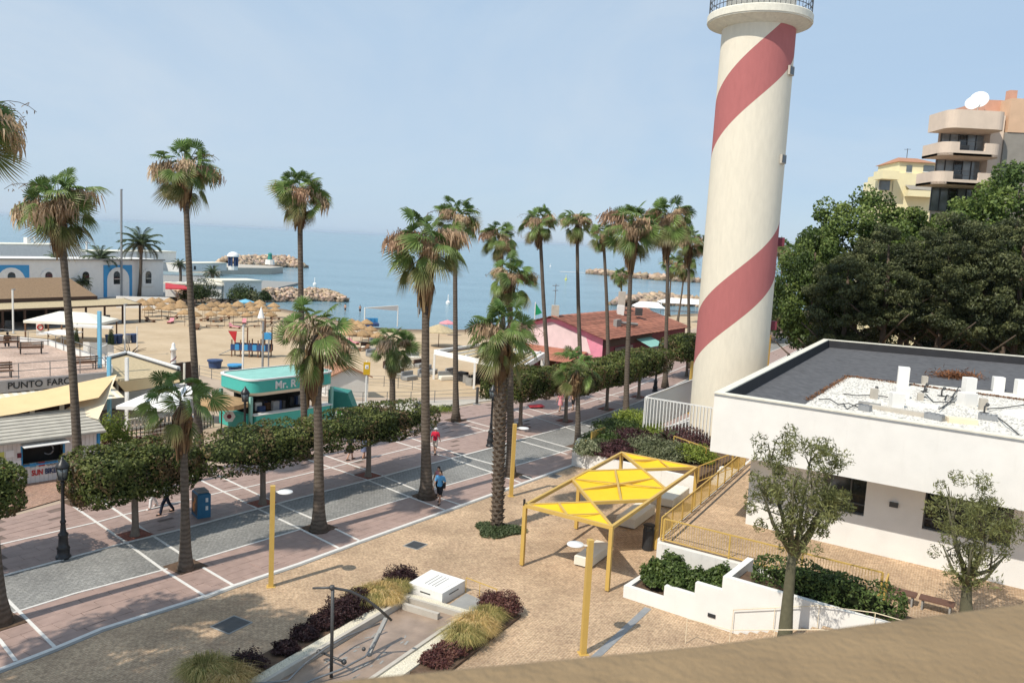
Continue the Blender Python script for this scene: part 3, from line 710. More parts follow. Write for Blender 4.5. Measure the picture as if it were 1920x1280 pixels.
# feather palms by the port
def feather_mesh(seed, elev):
    rg = random.Random(seed); V = []; Fq = []; Cc = []; p = Vector((0,0,0)); a = R_(elev); L = 3.2; path = []
    for i in range(13):
        path.append((p.copy(), a)); p = p + Vector((math.cos(a), 0, math.sin(a)))*L/12; a -= .05+.012*i
    def vert(q, c): V.append(tuple(q)); Cc.append(c); return len(V)-1
    base = (.10,.135,.065) if elev > 5 else (.16,.155,.085)
    for i in range(12):
        q0, q1 = path[i][0], path[i+1][0]; o = [vert(q0+Vector((0,-.03,0)), (.2,.18,.09)), vert(q0+Vector((0,.03,0)), (.2,.18,.09)), vert(q1+Vector((0,.02,0)), (.2,.18,.09)), vert(q1+Vector((0,-.02,0)), (.2,.18,.09))]
        Fq.append(tuple(o))
        for j in range(3):
            q = q0.lerp(q1, j/3); ln = .62*math.sin(math.pi*min(1, (i+j/3+1.5)/14))**.6; k = rg.uniform(.75, 1.3); c = tuple(x*k for x in base)
            for s in (-1, 1):
                tip = q + Vector((ln*.6, s*ln*.85, -.2*ln+rg.uniform(-.08, .1))); w = Vector((.06, 0, .025))
                Fq.append((vert(q-w, c), vert(q+w, c), vert(tip, c)))
    me = bpy.data.meshes.new('feather_frond'); me.from_pydata(V, [], Fq); me.update(); me.materials.append(M['palm_leaf']); set_cols(me, np.array(Cc)); return me
FE = {e: [feather_mesh(e*3+i, e) for i in range(2)] for e in (75, 50, 28, 8, -15)}
def date_palm(label, bpx, hpx, sc, seed, base_z=-1, r=.32):
    rg = random.Random(seed); g = G(*bpx, base_z); hub = AT(*hpx, g.y)-g
    t = thing('date_palm', label, 'palm tree', g, 0, 'feather leaved palms by the port')
    b = MB(); b.tube([Vector((hub.x*s+.15*math.sin(3*s), hub.y*s, hub.z*s)) for s in (0,.2,.4,.6,.8,1)], [r*1.3, r, r*.95, r*.95, r, r*1.25], 10); b.build('trunk', M['palm_trunk'], t, True)
    az = 0
    for e, n in ((75, 5), (50, 9), (28, 11), (8, 11), (-15, 9)):
        for i in range(n): az += 2.4+rg.uniform(-.2, .2); inst('frond', rg.choice(FE[e]), t, hub, az, sc*rg.uniform(.9, 1.1))
    inst('dead_skirt', SK[0], t, hub+Vector((0,0,-.2)), 0, sc*.8)
date_palm('feather palm in front of the port building left of its blue arch', (189,556), (188,486), 1.25, 1)
date_palm('taller feather palm before the right end of the port building', (261,556), (264,457), 1.5, 2)
date_palm('small far feather palm just right of the port building', (338,535), (337,496), .62, 3, 0)
date_palm('small far feather palm behind the round bush near the cove', (398,540), (398,511), .72, 4, 0)
date_palm('feather palm mostly hidden behind the bike kiosk palm', (108,556), (106,488), .8, 5)
date_palm('low feather palm behind the thatched roof', (152,560), (152,530), .7, 6)

# ---- clipped ficus trees
def rounded_box_pts(n, hx, hy, hz, rng, p=6.0):
    d = rng.normal(0, 1, (n*2, 3)); s = (np.abs(d[:,0]/hx)**p + np.abs(d[:,1]/hy)**p + np.abs(d[:,2]/hz)**p)**(-1/p)
    P = d*s[:, None]
    w = 1/ (s*np.linalg.norm(d,axis=1)); w = (np.linalg.norm(P,axis=1)**2); keep = rng.uniform(0, w.max(), n*2) < w*1.3
    P = P[keep][:n]; N = np.sign(P)*np.abs(P/np.array([hx,hy,hz]))**(p-1)/np.array([hx,hy,hz]); N /= np.linalg.norm(N, axis=1, keepdims=True)
    return P, N
def noise3(P, f, seed):
    rg = np.random.default_rng(seed); out = np.zeros(len(P))
    for i in range(6):
        k = rg.normal(0, f*(1+.35*i), 3); out += np.sin(P @ k + rg.uniform(0, 6.28))/(1+.35*i)
    return out/2.6
def ficus_crown(seed, hx, hy, hz, n=11000, size=.15):
    rng = np.random.default_rng(seed); P, N = rounded_box_pts(n, hx, hy, hz, rng)
    w = noise3(P, 2.2, seed); depth = np.abs(rng.normal(0, .09, len(P)))
    P = P + N*(w*.20 - depth)[:, None]
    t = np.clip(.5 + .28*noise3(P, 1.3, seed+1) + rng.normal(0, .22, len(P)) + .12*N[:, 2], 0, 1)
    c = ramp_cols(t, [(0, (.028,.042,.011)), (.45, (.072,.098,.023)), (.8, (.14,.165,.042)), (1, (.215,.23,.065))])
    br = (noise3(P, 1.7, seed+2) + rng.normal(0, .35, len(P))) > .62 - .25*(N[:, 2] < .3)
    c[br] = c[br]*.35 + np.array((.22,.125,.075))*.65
    return leaf_cloud('crown', P, N, size, c, M['leaf'], .55, .6, rng)
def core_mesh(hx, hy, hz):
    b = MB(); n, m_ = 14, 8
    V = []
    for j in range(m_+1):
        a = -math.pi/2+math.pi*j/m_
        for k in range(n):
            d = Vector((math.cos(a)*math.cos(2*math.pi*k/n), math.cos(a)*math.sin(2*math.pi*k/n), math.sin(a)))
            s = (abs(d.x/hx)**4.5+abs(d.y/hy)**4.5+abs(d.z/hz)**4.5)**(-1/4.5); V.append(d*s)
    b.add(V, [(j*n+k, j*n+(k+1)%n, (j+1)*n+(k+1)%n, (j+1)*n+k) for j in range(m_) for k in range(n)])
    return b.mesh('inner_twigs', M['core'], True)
def ficus(label, bpx, seed, hx=2.6, hy=1.6, z0=1.9, z1=4.2, ang=R_(56), dx=0, dy=0, n=11000, size=.15, fork=False, base=None):
    g = base or G(*bpx); hz = (z1-z0)/2
    t = thing('clipped_ficus_tree', label, 'tree', g, ang, 'clipped flat topped trees along the promenade')
    b = MB(); zc = z0+.5
    b.tube([(0,0,-.05),(0,0,.12),(.02,0,.5),(0,.02,zc*.7)] + [(dx*.2, dy*.2, zc)], [.30,.2,.15,.14,.15], 9)
    for sx, sy in ((.9,.3),(-.8,.4),(.2,-.7),(-.5,-.5)): b.tube([(0,.02,zc*(.6 if fork else .75)),(dx*.5+sx*.5,dy*.5+sy*.5,zc),(dx+sx,dy+sy,zc+.5)], [.09,.07,.05], 6)
    b.build('trunk', M['ficus_trunk'], t, True)
    c = inst('crown', ficus_crown(seed, hx, hy, hz, n, size), t, (dx, dy, (z0+z1)/2))
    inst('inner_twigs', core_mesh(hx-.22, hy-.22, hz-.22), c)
    return t
ficus('clipped tree crown cut by the left edge of the picture', (-58,1066), 31, 1.75, 1.5, 2.15, 4.15, n=9000)
ficus('clipped tree nearest the black lamp post, low brownish crown', (253,1005), 32, 2.75, 1.75, 2.05, 4.1, dx=-.1, n=15000, size=.15)
ficus('clipped tree right behind the blue and orange ad bin', (492,946), 33, 4.3, 1.75, 2.25, 4.0, n=16000, size=.15)
ficus('clipped tree that ends the long hedge, legs of walkers below it', (690,894), 34, 4.6, 1.9, 2.3, 4.05, dx=.1, n=18000, size=.155)
ficus('small round clipped tree touching the black lamp behind the rough palm', (925,800), 35, .95, .95, 2.2, 4.4, n=4500)
ficus('first clipped tree right of the rough trunked palm', (975,802), 36, 2.9, 1.8, 2.4, 4.5, n=11000, size=.17)
ficus('clipped tree beside the walker in pink', (1060,791), 37, 2.9, 1.9, 2.4, 4.4, dx=.9, n=11000, size=.18)
ficus('forked clipped tree in the middle of the hedge before the pink restaurant', (1137,769), 38, 3.5, 1.9, 2.4, 4.4, fork=True, n=11000, size=.19)
ficus('clipped tree before the dark side of the pink restaurant', (1197,746), 39, 3.9, 1.9, 2.4, 4.5, n=11000, size=.20)
ficus('last clipped tree, beside the lighthouse fence', (1287,705), 40, 4.6, 2.0, 2.0, 4.6, n=10000, size=.24)
ficus('clipped tree with pinkish leaves right behind the lighthouse', (1442,640), 41, 5.0, 2.2, 1.9, 4.6, n=8000, size=.3)
ficus('far clipped tree in the gap between lighthouse and dark trees', (1475,628), 42, 5.0, 2.2, 1.9, 4.6, n=8000, size=.3)

# ---- large trees behind the white building
def crown_pts(rng, R, nb, nl, flat=.75, zlow=-.6, rb=(.18,.34)):
    """leaf positions: nb leafy boughs spread over an uneven crown of radii R"""
    P = []; N = []; Tn = []
    for i in range(nb):
        d = rng.normal(0, 1, 3); d /= np.linalg.norm(d); d[2] = max(d[2], zlow); k = rng.uniform(.45, 1.0)**.6
        c = d*np.array(R)*k; r = rng.uniform(*rb)*min(R)
        q = rng.normal(0, 1, (nl, 3)); q /= np.linalg.norm(q, axis=1, keepdims=True); rad = r*rng.uniform(.35, 1, nl)**.5
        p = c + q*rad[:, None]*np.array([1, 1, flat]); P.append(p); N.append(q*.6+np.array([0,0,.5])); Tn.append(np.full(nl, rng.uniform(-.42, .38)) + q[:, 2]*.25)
    return np.concatenate(P), np.concatenate(N), np.concatenate(Tn)
CR = {}
def tree_crown(kind, seed):
    rng = np.random.default_rng(seed)
    if kind == 'dark':
        P, N, T = crown_pts(rng, (4.2, 4.2, 5.0), 190, 170, .42, rb=(.10,.24)); t = np.clip(.45+T+rng.normal(0,.2,len(P)), 0, 1)
        c = ramp_cols(t, [(0, (.032,.042,.018)), (.5, (.078,.092,.038)), (1, (.165,.175,.072))]); return leaf_cloud('crown', P, N, .23, c, M['leaf'], .45, .8, rng)
    P, N, T = crown_pts(rng, (4.6, 4.6, 5.2), 130, 230, .8, rb=(.13,.27)); t = np.clip(.5+T+rng.normal(0,.2,len(P)), 0, 1)
    c = ramp_cols(t, [(0, (.042,.07,.018)), (.5, (.10,.15,.036)), (1, (.20,.255,.065))]); return leaf_cloud('crown', P, N, .25, c, M['leaf'], .7, .8, rng)
for k in ('dark', 'light'): CR[k] = [tree_crown(k, 100+i) for i in range(2)]
def big_tree(label, px, Y, ztop, zlow, kind, w, seed, lean=0, name=None):
    rg = random.Random(seed); x = AT(px, 500, Y).x
    t = thing('evergreen_tree' if kind == 'dark' else 'broadleaf_tree', label, 'tree', (x, Y, 0), 0, 'tall trees behind the white building')
    hz = (ztop-zlow)/2; zc = (ztop+zlow)/2; b = MB()
    b.tube([(0,0,-.1),(.1,0,zlow*.5),(.3+lean*.5,0,zlow),(lean+.3,.2,zc),(lean,.1,ztop-2)], [.38,.3,.26,.2,.08], 9)
    for i in range(7):
        a = i*2.4; z = zlow+.5+i*.6; r = w*.55
        b.tube([(.25+lean*.6,0,z-1.2),(lean+math.cos(a)*r*.5, math.sin(a)*r*.5, z+.3),(lean+math.cos(a)*r, math.sin(a)*r, z+1.8)], [.13,.09,.04], 6)
    b.build('trunk', M['tree_bark'], t, True)
    inst('crown', rg.choice(CR[kind]), t, (lean, 0, zc), rg.uniform(0, 6.28), (w/8.6, w/8.6, hz/5.1))
DK = [('slim dark evergreen nearest the roof corner of the white building',1585,76,15.5,3.4,7.5), ('dark evergreen with a rust brown dead branch cluster low on its trunk',1663,74,17.5,6.2,7.8), ('dark evergreen with a leaning pale trunk right of the rusty branches',1757,72,18.5,6.0,8.5), ('dark evergreen with a forked trunk near the right edge',1838,71,18.5,5.2,8.5), ('dark evergreen cut by the right edge',1915,70,19,4.0,8.5), ('low dark evergreen behind the others in the middle of the wood',1710,82,15.5,4.5,8)]
for i, (lb, px, Y, zt, zl, w) in enumerate(DK): big_tree(lb, px, Y, zt, zl, 'dark', w, 200+i, lean=(.3, 0, .9, .5, 0, 0)[i])
LT = [('pale green broadleaf tree at the left end of the wood',1527,82,16.5,3.0,7.5), ('light green broadleaf tree whose top stands before the yellow building',1608,84,20.6,7,11), ('light green broadleaf tree below the beige balconies',1700,85,19.4,8,9), ('tall light green broadleaf tree hiding the right of the apartment block',1895,80,23.6,9,11.5), ('light green broadleaf tree low behind the dark trunks',1790,88,19.0,4,11), ('broadleaf tree beyond the right edge',1990,82,23,6,11)]
for i, (lb, px, Y, zt, zl, w) in enumerate(LT): big_tree(lb, px, Y, zt, zl, 'light', w, 230+i)
def bush_cloud(seed, R, n, size, stops, jit=.7, asp=.5, name='foliage', rb=(.3,.5), nb=14):
    rng = np.random.default_rng(seed); d = rng.normal(0, 1, (n, 3)); d /= np.linalg.norm(d, axis=1, keepdims=True); d[:, 2] = np.abs(d[:, 2])*1.25-.6*np.abs(d[:, 2])**.5*(rng.uniform(0, 1, n) < .35)
    k = rng.uniform(.12, 1, n)**.42*(1+.26*noise3(d, 3.2, seed)+.10*noise3(d, 8, seed+3)); P = d*k[:, None]*np.array(R); P[:, 2] = np.maximum(P[:, 2], -R[2]*.8); N = d*.8+np.array([0, 0, .35])
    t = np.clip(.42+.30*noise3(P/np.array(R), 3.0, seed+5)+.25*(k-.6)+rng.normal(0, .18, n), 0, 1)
    return leaf_cloud(name, P, N, size, ramp_cols(t, stops), M['leaf'], asp, jit, rng)
GRN = [(0, (.03,.05,.014)), (.5, (.07,.11,.028)), (1, (.15,.20,.05))]
DGRN = [(0, (.02,.032,.012)), (.5, (.045,.07,.022)), (1, (.10,.14,.04))]
LIME = [(0, (.09,.12,.02)), (.5, (.20,.26,.04)), (1, (.36,.40,.08))]
PURP = [(0, (.03,.012,.014)), (.5, (.075,.03,.033)), (1, (.15,.07,.065))]
GREYG = [(0, (.07,.085,.04)), (.5, (.16,.18,.09)), (1, (.32,.33,.20))]
def shrub(label, loc, R, stops, seed, n=2600, size=.12, name='shrub', cat='shrub', group=None, asp=.5, stem=True):
    t = thing(name, label, cat, loc, 0, group)
    f = inst('foliage', bush_cloud(seed, R, n, size, stops, asp=asp), t, (0, 0, R[2]*.4))
    if stem:
        b = MB(); rg = random.Random(seed)
        for i in range(4): a = i*1.6; b.tube([(0,0,-.02),(math.cos(a)*R[0]*.3,math.sin(a)*R[1]*.3,R[2]*.7)], [.03,.015], 5)
        b.build('stems', M['tree_bark'], t)
    return t
# understorey behind the roof
for i, px in enumerate((1640,1700,1770,1830,1900,1960,1590)):
    x = AT(px, 600, 86).x
    shrub(('dense dark bush behind the trunks, at the '+('rusty dead branches','foot of the second dark evergreen','leaning pale trunk','forked trunk','right edge of the roof','far right beyond the frame','slim evergreen by the roof corner')[i]), (x, 88+i % 2*2, 0), (4.5, 2.5, 4.2), DGRN, 260+i, 9000, .3, 'understorey_bush', 'bush', 'dark bushes between the tree trunks behind the roof', stem=False)
# ================================================================== LIGHTHOUSE
def lighthouse_mat(zt, r):
    m, n, l, b = node_mat('lighthouse_render'); b.inputs['Roughness'].default_value = .85; b.inputs['Specular IOR Level'].default_value = .2
    t = n.new('ShaderNodeTexCoord'); sx = n.new('ShaderNodeSeparateXYZ'); l.new(t.outputs['Object'], sx.inputs[0])
    at = n.new('ShaderNodeMath'); at.operation = 'ARCTAN2'; l.new(sx.outputs['Y'], at.inputs[0]); l.new(sx.outputs['X'], at.inputs[1])
    PITCH_Z, Z0, W = LH_PITCH, LH_Z0, LH_W
    k = n.new('ShaderNodeMath'); k.operation = 'MULTIPLY'; k.inputs[1].default_value = -PITCH_Z/(2*math.pi); l.new(at.outputs[0], k.inputs[0])
    a = n.new('ShaderNodeMath'); a.operation = 'ADD'; l.new(sx.outputs['Z'], a.inputs[0]); l.new(k.outputs[0], a.inputs[1])
    s0 = n.new('ShaderNodeMath'); s0.operation = 'SUBTRACT'; s0.inputs[1].default_value = Z0; l.new(a.outputs[0], s0.inputs[0])
    mo = n.new('ShaderNodeMath'); mo.operation = 'FLOORED_MODULO'; mo.inputs[1].default_value = PITCH_Z; l.new(s0.outputs[0], mo.inputs[0])
    lt = n.new('ShaderNodeMath'); lt.operation = 'LESS_THAN'; lt.inputs[1].default_value = W; l.new(mo.outputs[0], lt.inputs[0])
    no = n.new('ShaderNodeTexNoise'); mpz = n.new('ShaderNodeMapping'); mpz.inputs['Scale'].default_value = (2.2, 2.2, .5); l.new(t.outputs['Object'], mpz.inputs[0]); no.inputs['Scale'].default_value = 2.0; no.inputs['Detail'].default_value = 10; no.inputs['Roughness'].default_value = .68; l.new(mpz.outputs[0], no.inputs['Vector'])
    mr = n.new('ShaderNodeMapRange'); mr.inputs['From Min'].default_value = .3; mr.inputs['From Max'].default_value = .7; mr.inputs['To Min'].default_value = .93; mr.inputs['To Max'].default_value = 1.05; l.new(no.outputs['Fac'], mr.inputs['Value'])
    mi = n.new('ShaderNodeMix'); mi.data_type = 'RGBA'; mi.inputs['A'].default_value = (.72,.66,.54,1); mi.inputs['B'].default_value = (.42,.145,.14,1); l.new(lt.outputs[0], mi.inputs['Factor'])
    hs = n.new('ShaderNodeHueSaturation'); l.new(mi.outputs['Result'], hs.inputs['Color']); l.new(mr.outputs[0], hs.inputs['Value']); l.new(hs.outputs[0], b.inputs['Base Color'])
    nb = n.new('ShaderNodeTexNoise'); nb.inputs['Scale'].default_value = 9; nb.inputs['Detail'].default_value = 5; l.new(t.outputs['Object'], nb.inputs['Vector'])
    bu = n.new('ShaderNodeBump'); bu.inputs['Strength'].default_value = .25; bu.inputs['Distance'].default_value = .03; l.new(nb.outputs['Fac'], bu.inputs['Height']); l.new(bu.outputs[0], b.inputs['Normal'])
    return m
LHY = 61.0
lc = AT(1362.5, 760, LHY); LHX = lc.x
zA_, zB_, zC_ = AT(1338,302,LHY).z, AT(1306,694,LHY).z, AT(1344,198,LHY).z
LH_PITCH = zA_-zB_; LH_W = zC_-zA_; LH_Z0 = zA_-LH_PITCH*(math.atan2(LHY, LHX)+math.pi/2)/(2*math.pi)
zg = AT(1424, 56, LHY).z                      # underside of the gallery slab
lh = thing('lighthouse', 'cream lighthouse tower with a red spiral stripe and round gallery', 'lighthouse', (LHX, LHY, 0))
rb_, rt_ = 2.66, 2.54
b = MB(); b.lathe([(rb_+.03, 0)] + [(rb_+(rt_-rb_)*i/24, zg*i/24) for i in range(1, 25)] + [(rt_, zg+.3)], 72)
b.build('tower', lighthouse_mat(zg, rb_), lh, True)
b = MB(); b.lathe([(rt_-.1, zg-.12), (rt_+.12, zg-.08), (3.42, zg+.24), (3.56, zg+.27), (3.56, zg+.34), (3.62, zg+.36), (3.62, zg+.80), (3.58, zg+.86), (1.8, zg+.88)], 64); gal = b.build('gallery', M['coping'], lh)
b = MB(); b.lathe([(2.4, zg+1.0), (2.35, zg+4.5), (.4, zg+4.7)], 40); b.build('lantern_room', M['white_plaster'], lh, True)
b = MB()
for zz in (.35, .75, 1.15): b.tube([(3.5*math.cos(a*.1309), 3.5*math.sin(a*.1309), zg+.87+zz) for a in range(49)], .025, 5)
b.build('rails', M['dark_steel'], gal)
pm = MB(); pm.tube([(0,0,0),(0,0,1.17)], .022, 5); pmesh = pm.mesh('rail_post', M['dark_steel'])
for i in range(60): a = i*6.2832/60; inst('rail_post', pmesh, gal, (3.5*math.cos(a), 3.5*math.sin(a), zg+.86))
def lh_window(px, py, w, h, m):
    # small window on the right flank of the tower
    z = AT(px, py, LHY-.8).z; a = R_(-40); 
    q = MB(); q.box((0,0,0), (.16, w, h)); o = q.build('window', M['concrete'], lh); o.location = (math.cos(a)*(rb_-.02), math.sin(a)*(rb_-.02), z); o.rotation_euler = (0,0,a)
    q = MB(); q.box((.05,0,0), (.1, w*.78, h*.8)); q.build('pane', M[m], o)
for px, py in ((1478,138),(1464,301)): lh_window(px, py, .75, .62, 'glass_dark')
for px, py in ((1451,453),(1437,608)):
    z = AT(px, py, LHY).z; a = R_(-8); q = MB(); q.box((0,0,0), (.5, .9, .62)); o = q.build('lamp_box', M['maroon'], lh); o.location = (math.cos(a)*(rb_+.1), math.sin(a)*(rb_+.1), z); o.rotation_euler = (0,0,a)

# ---- white slatted fence round the lighthouse
fz0, fz1 = 1.05, 3.65
f0 = G(1205, 812, fz0); f1 = f0 + Vector((.832, -.555, 0))*7.0; fb = f0 + Vector((.50, .866, 0))*14
fen = thing('white_slat_fence', 'white vertical slat fence on a low wall enclosing the lighthouse foot', 'fence', (f0.x, f0.y, 0))
sm = MB(); sm.box((0,0,0), (.06,.09,1)); slm = sm.mesh('slat', M['white_paint'])
def fence_run(p, q, step):
    L = (q-p).length; n = int(L/step); an = math.atan2(q.y-p.y, q.x-p.x)
    for i in range(n+1):
        c = p.lerp(q, i/n)-f0; inst('slat', slm, fen, (c.x, c.y, (fz0+fz1)/2), an, (1,1,fz1-fz0))
    b = MB()
    for z in (fz0+.05, fz1): b.beam(p-f0+Vector((0,0,z-fz0+fz0)) - Vector((0,0,fz0)), q-f0+Vector((0,0,z))-Vector((0,0,fz0)), .09, .08)
    o = b.build('rail', M['white_paint'], fen); o.location = (0,0,0)
    for v in o.data.vertices: v.co.z += fz0
fence_run(f0, f1, .235); fence_run(f0+Vector((.5,.866,0))*.25, fb, .2)
b = MB(); b.beam(Vector((0,0,fz0/2-.02)), f1-f0+Vector((0,0,fz0/2-.02-fz0)), .22, fz0); b.beam(Vector((.16,.28,fz0/2-.02)), fb-f0+Vector((0,0,fz0/2-.02-fz0)), .2, fz0); 
o = b.build('base_wall', M['white_plaster'], fen)
for v in o.data.vertices:
    v.co.z = fz0-.01 if v.co.z > -.3+fz0*.5 and v.co.z > 0.1 else 0

# ================================================================== WHITE BUILDING
ZT, ZB, ZF = 7.75, 5.03, 1.4                # parapet top, soffit, terrace floor
A = Vector((9.26, 36.95, 0)); U = Vector((.832, -.555, 0)); Bc = Vector((24.4, 64.66, 0)); Cc_ = A + U*24; Dd = Bc + Vector((.936, -.351, 0))*34
wb = thing('white_building', 'low white flat roofed building with overhanging upper storey and gravel roof', 'building', (A.x, A.y, 0))
def lw(p, z): return (p.x-A.x, p.y-A.y, z)
t_ = .32
def inset(d):   # parapet polygon moved inwards
    n1 = Vector((.555, .832, 0)); n2 = Vector((.878, -.479, 0)); n3 = Vector((-.351, -.936, 0))
    return [A+n1*d+n2*d, Cc_+n1*d, Dd+n3*d, Bc+n2*d+n3*d]
P0, P1 = inset(0), inset(t_)
# walls of the upper storey: outer faces, underside
b = MB()
b.add([lw(p, z) for z in (ZB, ZT-.06) for p in P0], [(0,1,5,4), (1,2,6,5), (2,3,7,6), (3,0,4,7), (3,2,1,0)])
b.build('upper_wall', M['white_plaster'], wb)
# coping
Pm, Pi = inset(-.03), inset(t_+.02)
b = MB(); V = [lw(p, z) for z in (ZT-.06, ZT) for p in Pm] + [lw(p, z) for z in (ZT, ZT-.06) for p in Pi]
b.add(V, [(0,1,5,4),(1,2,6,5),(2,3,7,6),(3,0,4,7)] + [(4+i, 4+(i+1)%4, 8+(i+1)%4, 8+i) for i in range(4)] + [(8+i, 8+(i+1)%4, 12+(i+1)%4, 12+i) for i in range(4)] + [((i+1)%4, i, 12+i, 12+(i+1)%4) for i in range(4)])
b.build('coping', M['coping'], wb)
b = MB()
for p, q in ((P0[0], P0[1]),): b.beam(Vector(lw(p-Vector((.555,.832,0))*.012, ZT-.12)), Vector(lw(q-Vector((.555,.832,0))*.012, ZT-.12)), .02, .05)
b.build('drip_edge', M['grey_metal'], wb)
# membrane: short upright then a slope down to the gravel
ZG = 6.75
gv = [G(1500, 757, ZG), None, None, G(1590, 705, ZG)]
Pu = inset(t_+.001); Pv = inset(t_+.10); 
g0 = A + Vector((.878,-.479,0))*2.75 + Vector((.555,.832,0))*.55; g3 = G(1590, 706, ZG); g2 = g3+Vector((.936,-.351,0))*34; g1 = g0 + U*26
b = MB(); V = [lw(p, ZT-.03) for p in Pu]+[lw(p, ZT-.6) for p in Pv]+[lw(p, ZG+.02) for p in (g0, g1, g2, g3)]
b.add(V, [(4+i, 8+i, 8+(i+1)%4, 4+(i+1)%4) for i in range(4)])
b.build('roof_membrane', M['membrane'], wb)
b = MB(); b.add(V[:8], [(i, 4+i, 4+(i+1)%4, (i+1)%4) for i in range(4)]); b.build('membrane_upstand', M['membrane_upright_shade'], wb)  # upright band, its shade painted by the darker material
rng = np.random.default_rng(5)
b = MB(); b.add([lw(p, ZG) for p in (g0-U*.3, g1, g2, g3)], [(0,1,2,3)])
gr = b.build('gravel_bed', M['gravel_roof'], wb)
# loose pebbles on the roof (many, joined)
pb = []
o0, ex, ey = Vector(lw(g0, ZG)), Vector(lw(g1, ZG))-Vector(lw(g0, ZG)), Vector(lw(g3, ZG))-Vector(lw(g0, ZG))
n = 9000; uu, vv = rng.uniform(0, .62, n), rng.uniform(0, 1, n)
P = np.array(o0)[None]+uu[:,None]*np.array(ex)+vv[:,None]*np.array(ey); r = rng.uniform(.03, .075, n)
base_v = np.array([(1,0,0),(0,1,0),(-1,0,0),(0,-1,0),(.3,.2,.7)]); V = (P[:,None,:]+base_v[None]*r[:,None,None]).reshape(-1,3)
F3 = (np.array([(0,1,4),(1,2,4),(2,3,4),(3,0,4)])[None]+(np.arange(n)*5)[:,None,None]).reshape(-1,3)
pc = np.repeat(rng.uniform(.45, .85, n)[:,None]*np.array((1,.96,.88)), 5, axis=0)
o = bpy.data.objects.new('loose_gravel', fast_mesh('loose_gravel', V, F3, M['dry_leaf'], pc)); COL.objects.link(o); o.parent = wb; stuff(o)
# lower storey wall, recessed, with dark openings
IN = Vector((.555, .832, 0)); W0 = A + IN*2.0 + U*1.3
b = MB(); h = ZB-ZF
def wall_box(u0, u1, z0, z1, d0=0, d1=.3):
    p = W0+U*u0+IN*d0; q = W0+U*u1+IN*d0; r = W0+U*u1+IN*d1; s = W0+U*u0+IN*d1
    b.prism([(v.x-A.x, v.y-A.y) for v in (p, q, r, s)], z0, z1)
OP = [(3.3, 5.1), (7.4, 10.6)]               # window openings along the wall
zs, zh = ZF+1.55, ZB-.02
wall_box(0, 24, ZF-.2, zs); u = 0
for a_, c_ in OP: wall_box(u, a_, zs, zh); u = c_
wall_box(u, 24, zs, zh)
b.prism([(v.x-A.x, v.y-A.y) for v in (W0, W0+IN*.3, W0+IN*.3+Vector((.479,.878,0))*20, W0+Vector((.479,.878,0))*20)], ZF-.2, zh-.004)
b.build('lower_wall', M['white_plaster'], wb)
for a_, c_ in OP:
    b = MB(); wall_box(a_, c_, zs, zh, .2, .24); win = b.build('window', M['glass_dark'], wb)
    b = MB(); wall_box(a_, c_, zs, zs+.08, .12, .2); wall_box(a_, c_, zs+.42, zs+.48, .12, .2)
    k = a_
    while k < c_: wall_box(k, k+.06, zs+.08, zh, .125, .195); k += 1.12
    b.build('window_frame', M['dark_steel'], win)
b = MB(); p = W0+U*6.25; b.box((p.x-A.x-.03, p.y-A.y-.05, ZF+2.35), (.34,.1,.2), math.atan2(U.y, U.x)); b.build('wall_lamp', M['dark_steel'], wb)
# floor under the overhang / terrace
T1 = Vector((6.92, 35.04, 0)); LD = Vector((.479, .878, 0)); FD = Vector((.832, -.555, 0))
terr = thing('raised_terrace', 'raised brick paved terrace with white retaining walls before the white building', 'terrace', (T1.x, T1.y, 0))
def tl(p, z): return (p.x-T1.x, p.y-T1.y, z)
T2 = T1+LD*17.5; T3 = T1+FD*9.2; T4 = T3+Vector((2.2,-4.5,0))
poly = [T1, T3, T3+Vector((-.3,-1.6,0)), T3+Vector((.5,-6.5,0)), T3+FD*26, T2+FD*26, T2]
b = MB(); b.quad(*[tl(p, ZF) for p in poly]); b.build('paved_floor', M['plaza'], terr)
b = MB(); b.beam(Vector(tl(T1+LD*.15+FD*.0, ZF/2-.01)), Vector(tl(T2, ZF/2-.01)), .3, ZF-.02)
b.beam(Vector(tl(T1-LD*.15, ZF/2-.02)), Vector(tl(T3, ZF/2-.02)), .3, ZF-.03)
b.build('retaining_wall', M['soiled_white'], terr)
# dark gutter line along the left edge
b = MB(); b.beam(Vector(tl(T1+LD*.3+FD*.45, ZF+.006)), Vector(tl(T2+FD*.45, ZF+.006)), .10, .012); b.build('drain_slot', M['dark_steel'], terr)
# ---- yellow guard rails
def guard(name, label, pts, h=1.0, step=.11, post=1.6, lean=0, bar=.018, m='yellow_paint', top=.055):
    p0 = pts[0]; t = thing(name, label, 'railing', p0)
    bm_ = MB(); bm_.tube([(0,0,0),(0,0,1)], bar/2, 4, False); me = bm_.mesh('baluster', M[m])
    pmb = MB(); pmb.box((0,0,.5), (.07,.05,1)); pme = pmb.mesh('post', M[m])
    for p, q in zip(pts, pts[1:]):
        L = (q-p).length; n = max(1, int(L/step)); an = math.atan2(q.y-p.y, q.x-p.x)
        for i in range(n): c = p.lerp(q, (i+.5)/n)-p0; inst('baluster', me, t, (c.x, c.y, c.z+.08), 0, (1,1,h-.1))
        k = max(1, round(L/post))
        for i in range(k+1): c = p.lerp(q, i/k)-p0; inst('post', pme, t, (c.x, c.y, c.z), an, (1,1,h))
        b = MB(); up = Vector((0,0,1)); b.beam(p-p0+up*h, q-p0+up*h, top, .05); b.beam(p-p0+up*.08, q-p0+up*.08, .05, .035); b.build('rail', M[m], t)
    return t
up = lambda p, z: Vector((p.x, p.y, z))
guard('yellow_railing', 'yellow balustrade along the raised terrace edge behind the pergola', [up(T1+LD*.1, ZF), up(T1+LD*15.5, ZF)])
guard('yellow_railing', 'yellow balustrade above the stepped planter, facing the viewer', [up(T1+FD*.15, ZF), up(T3-FD*.2, ZF)], post=3)
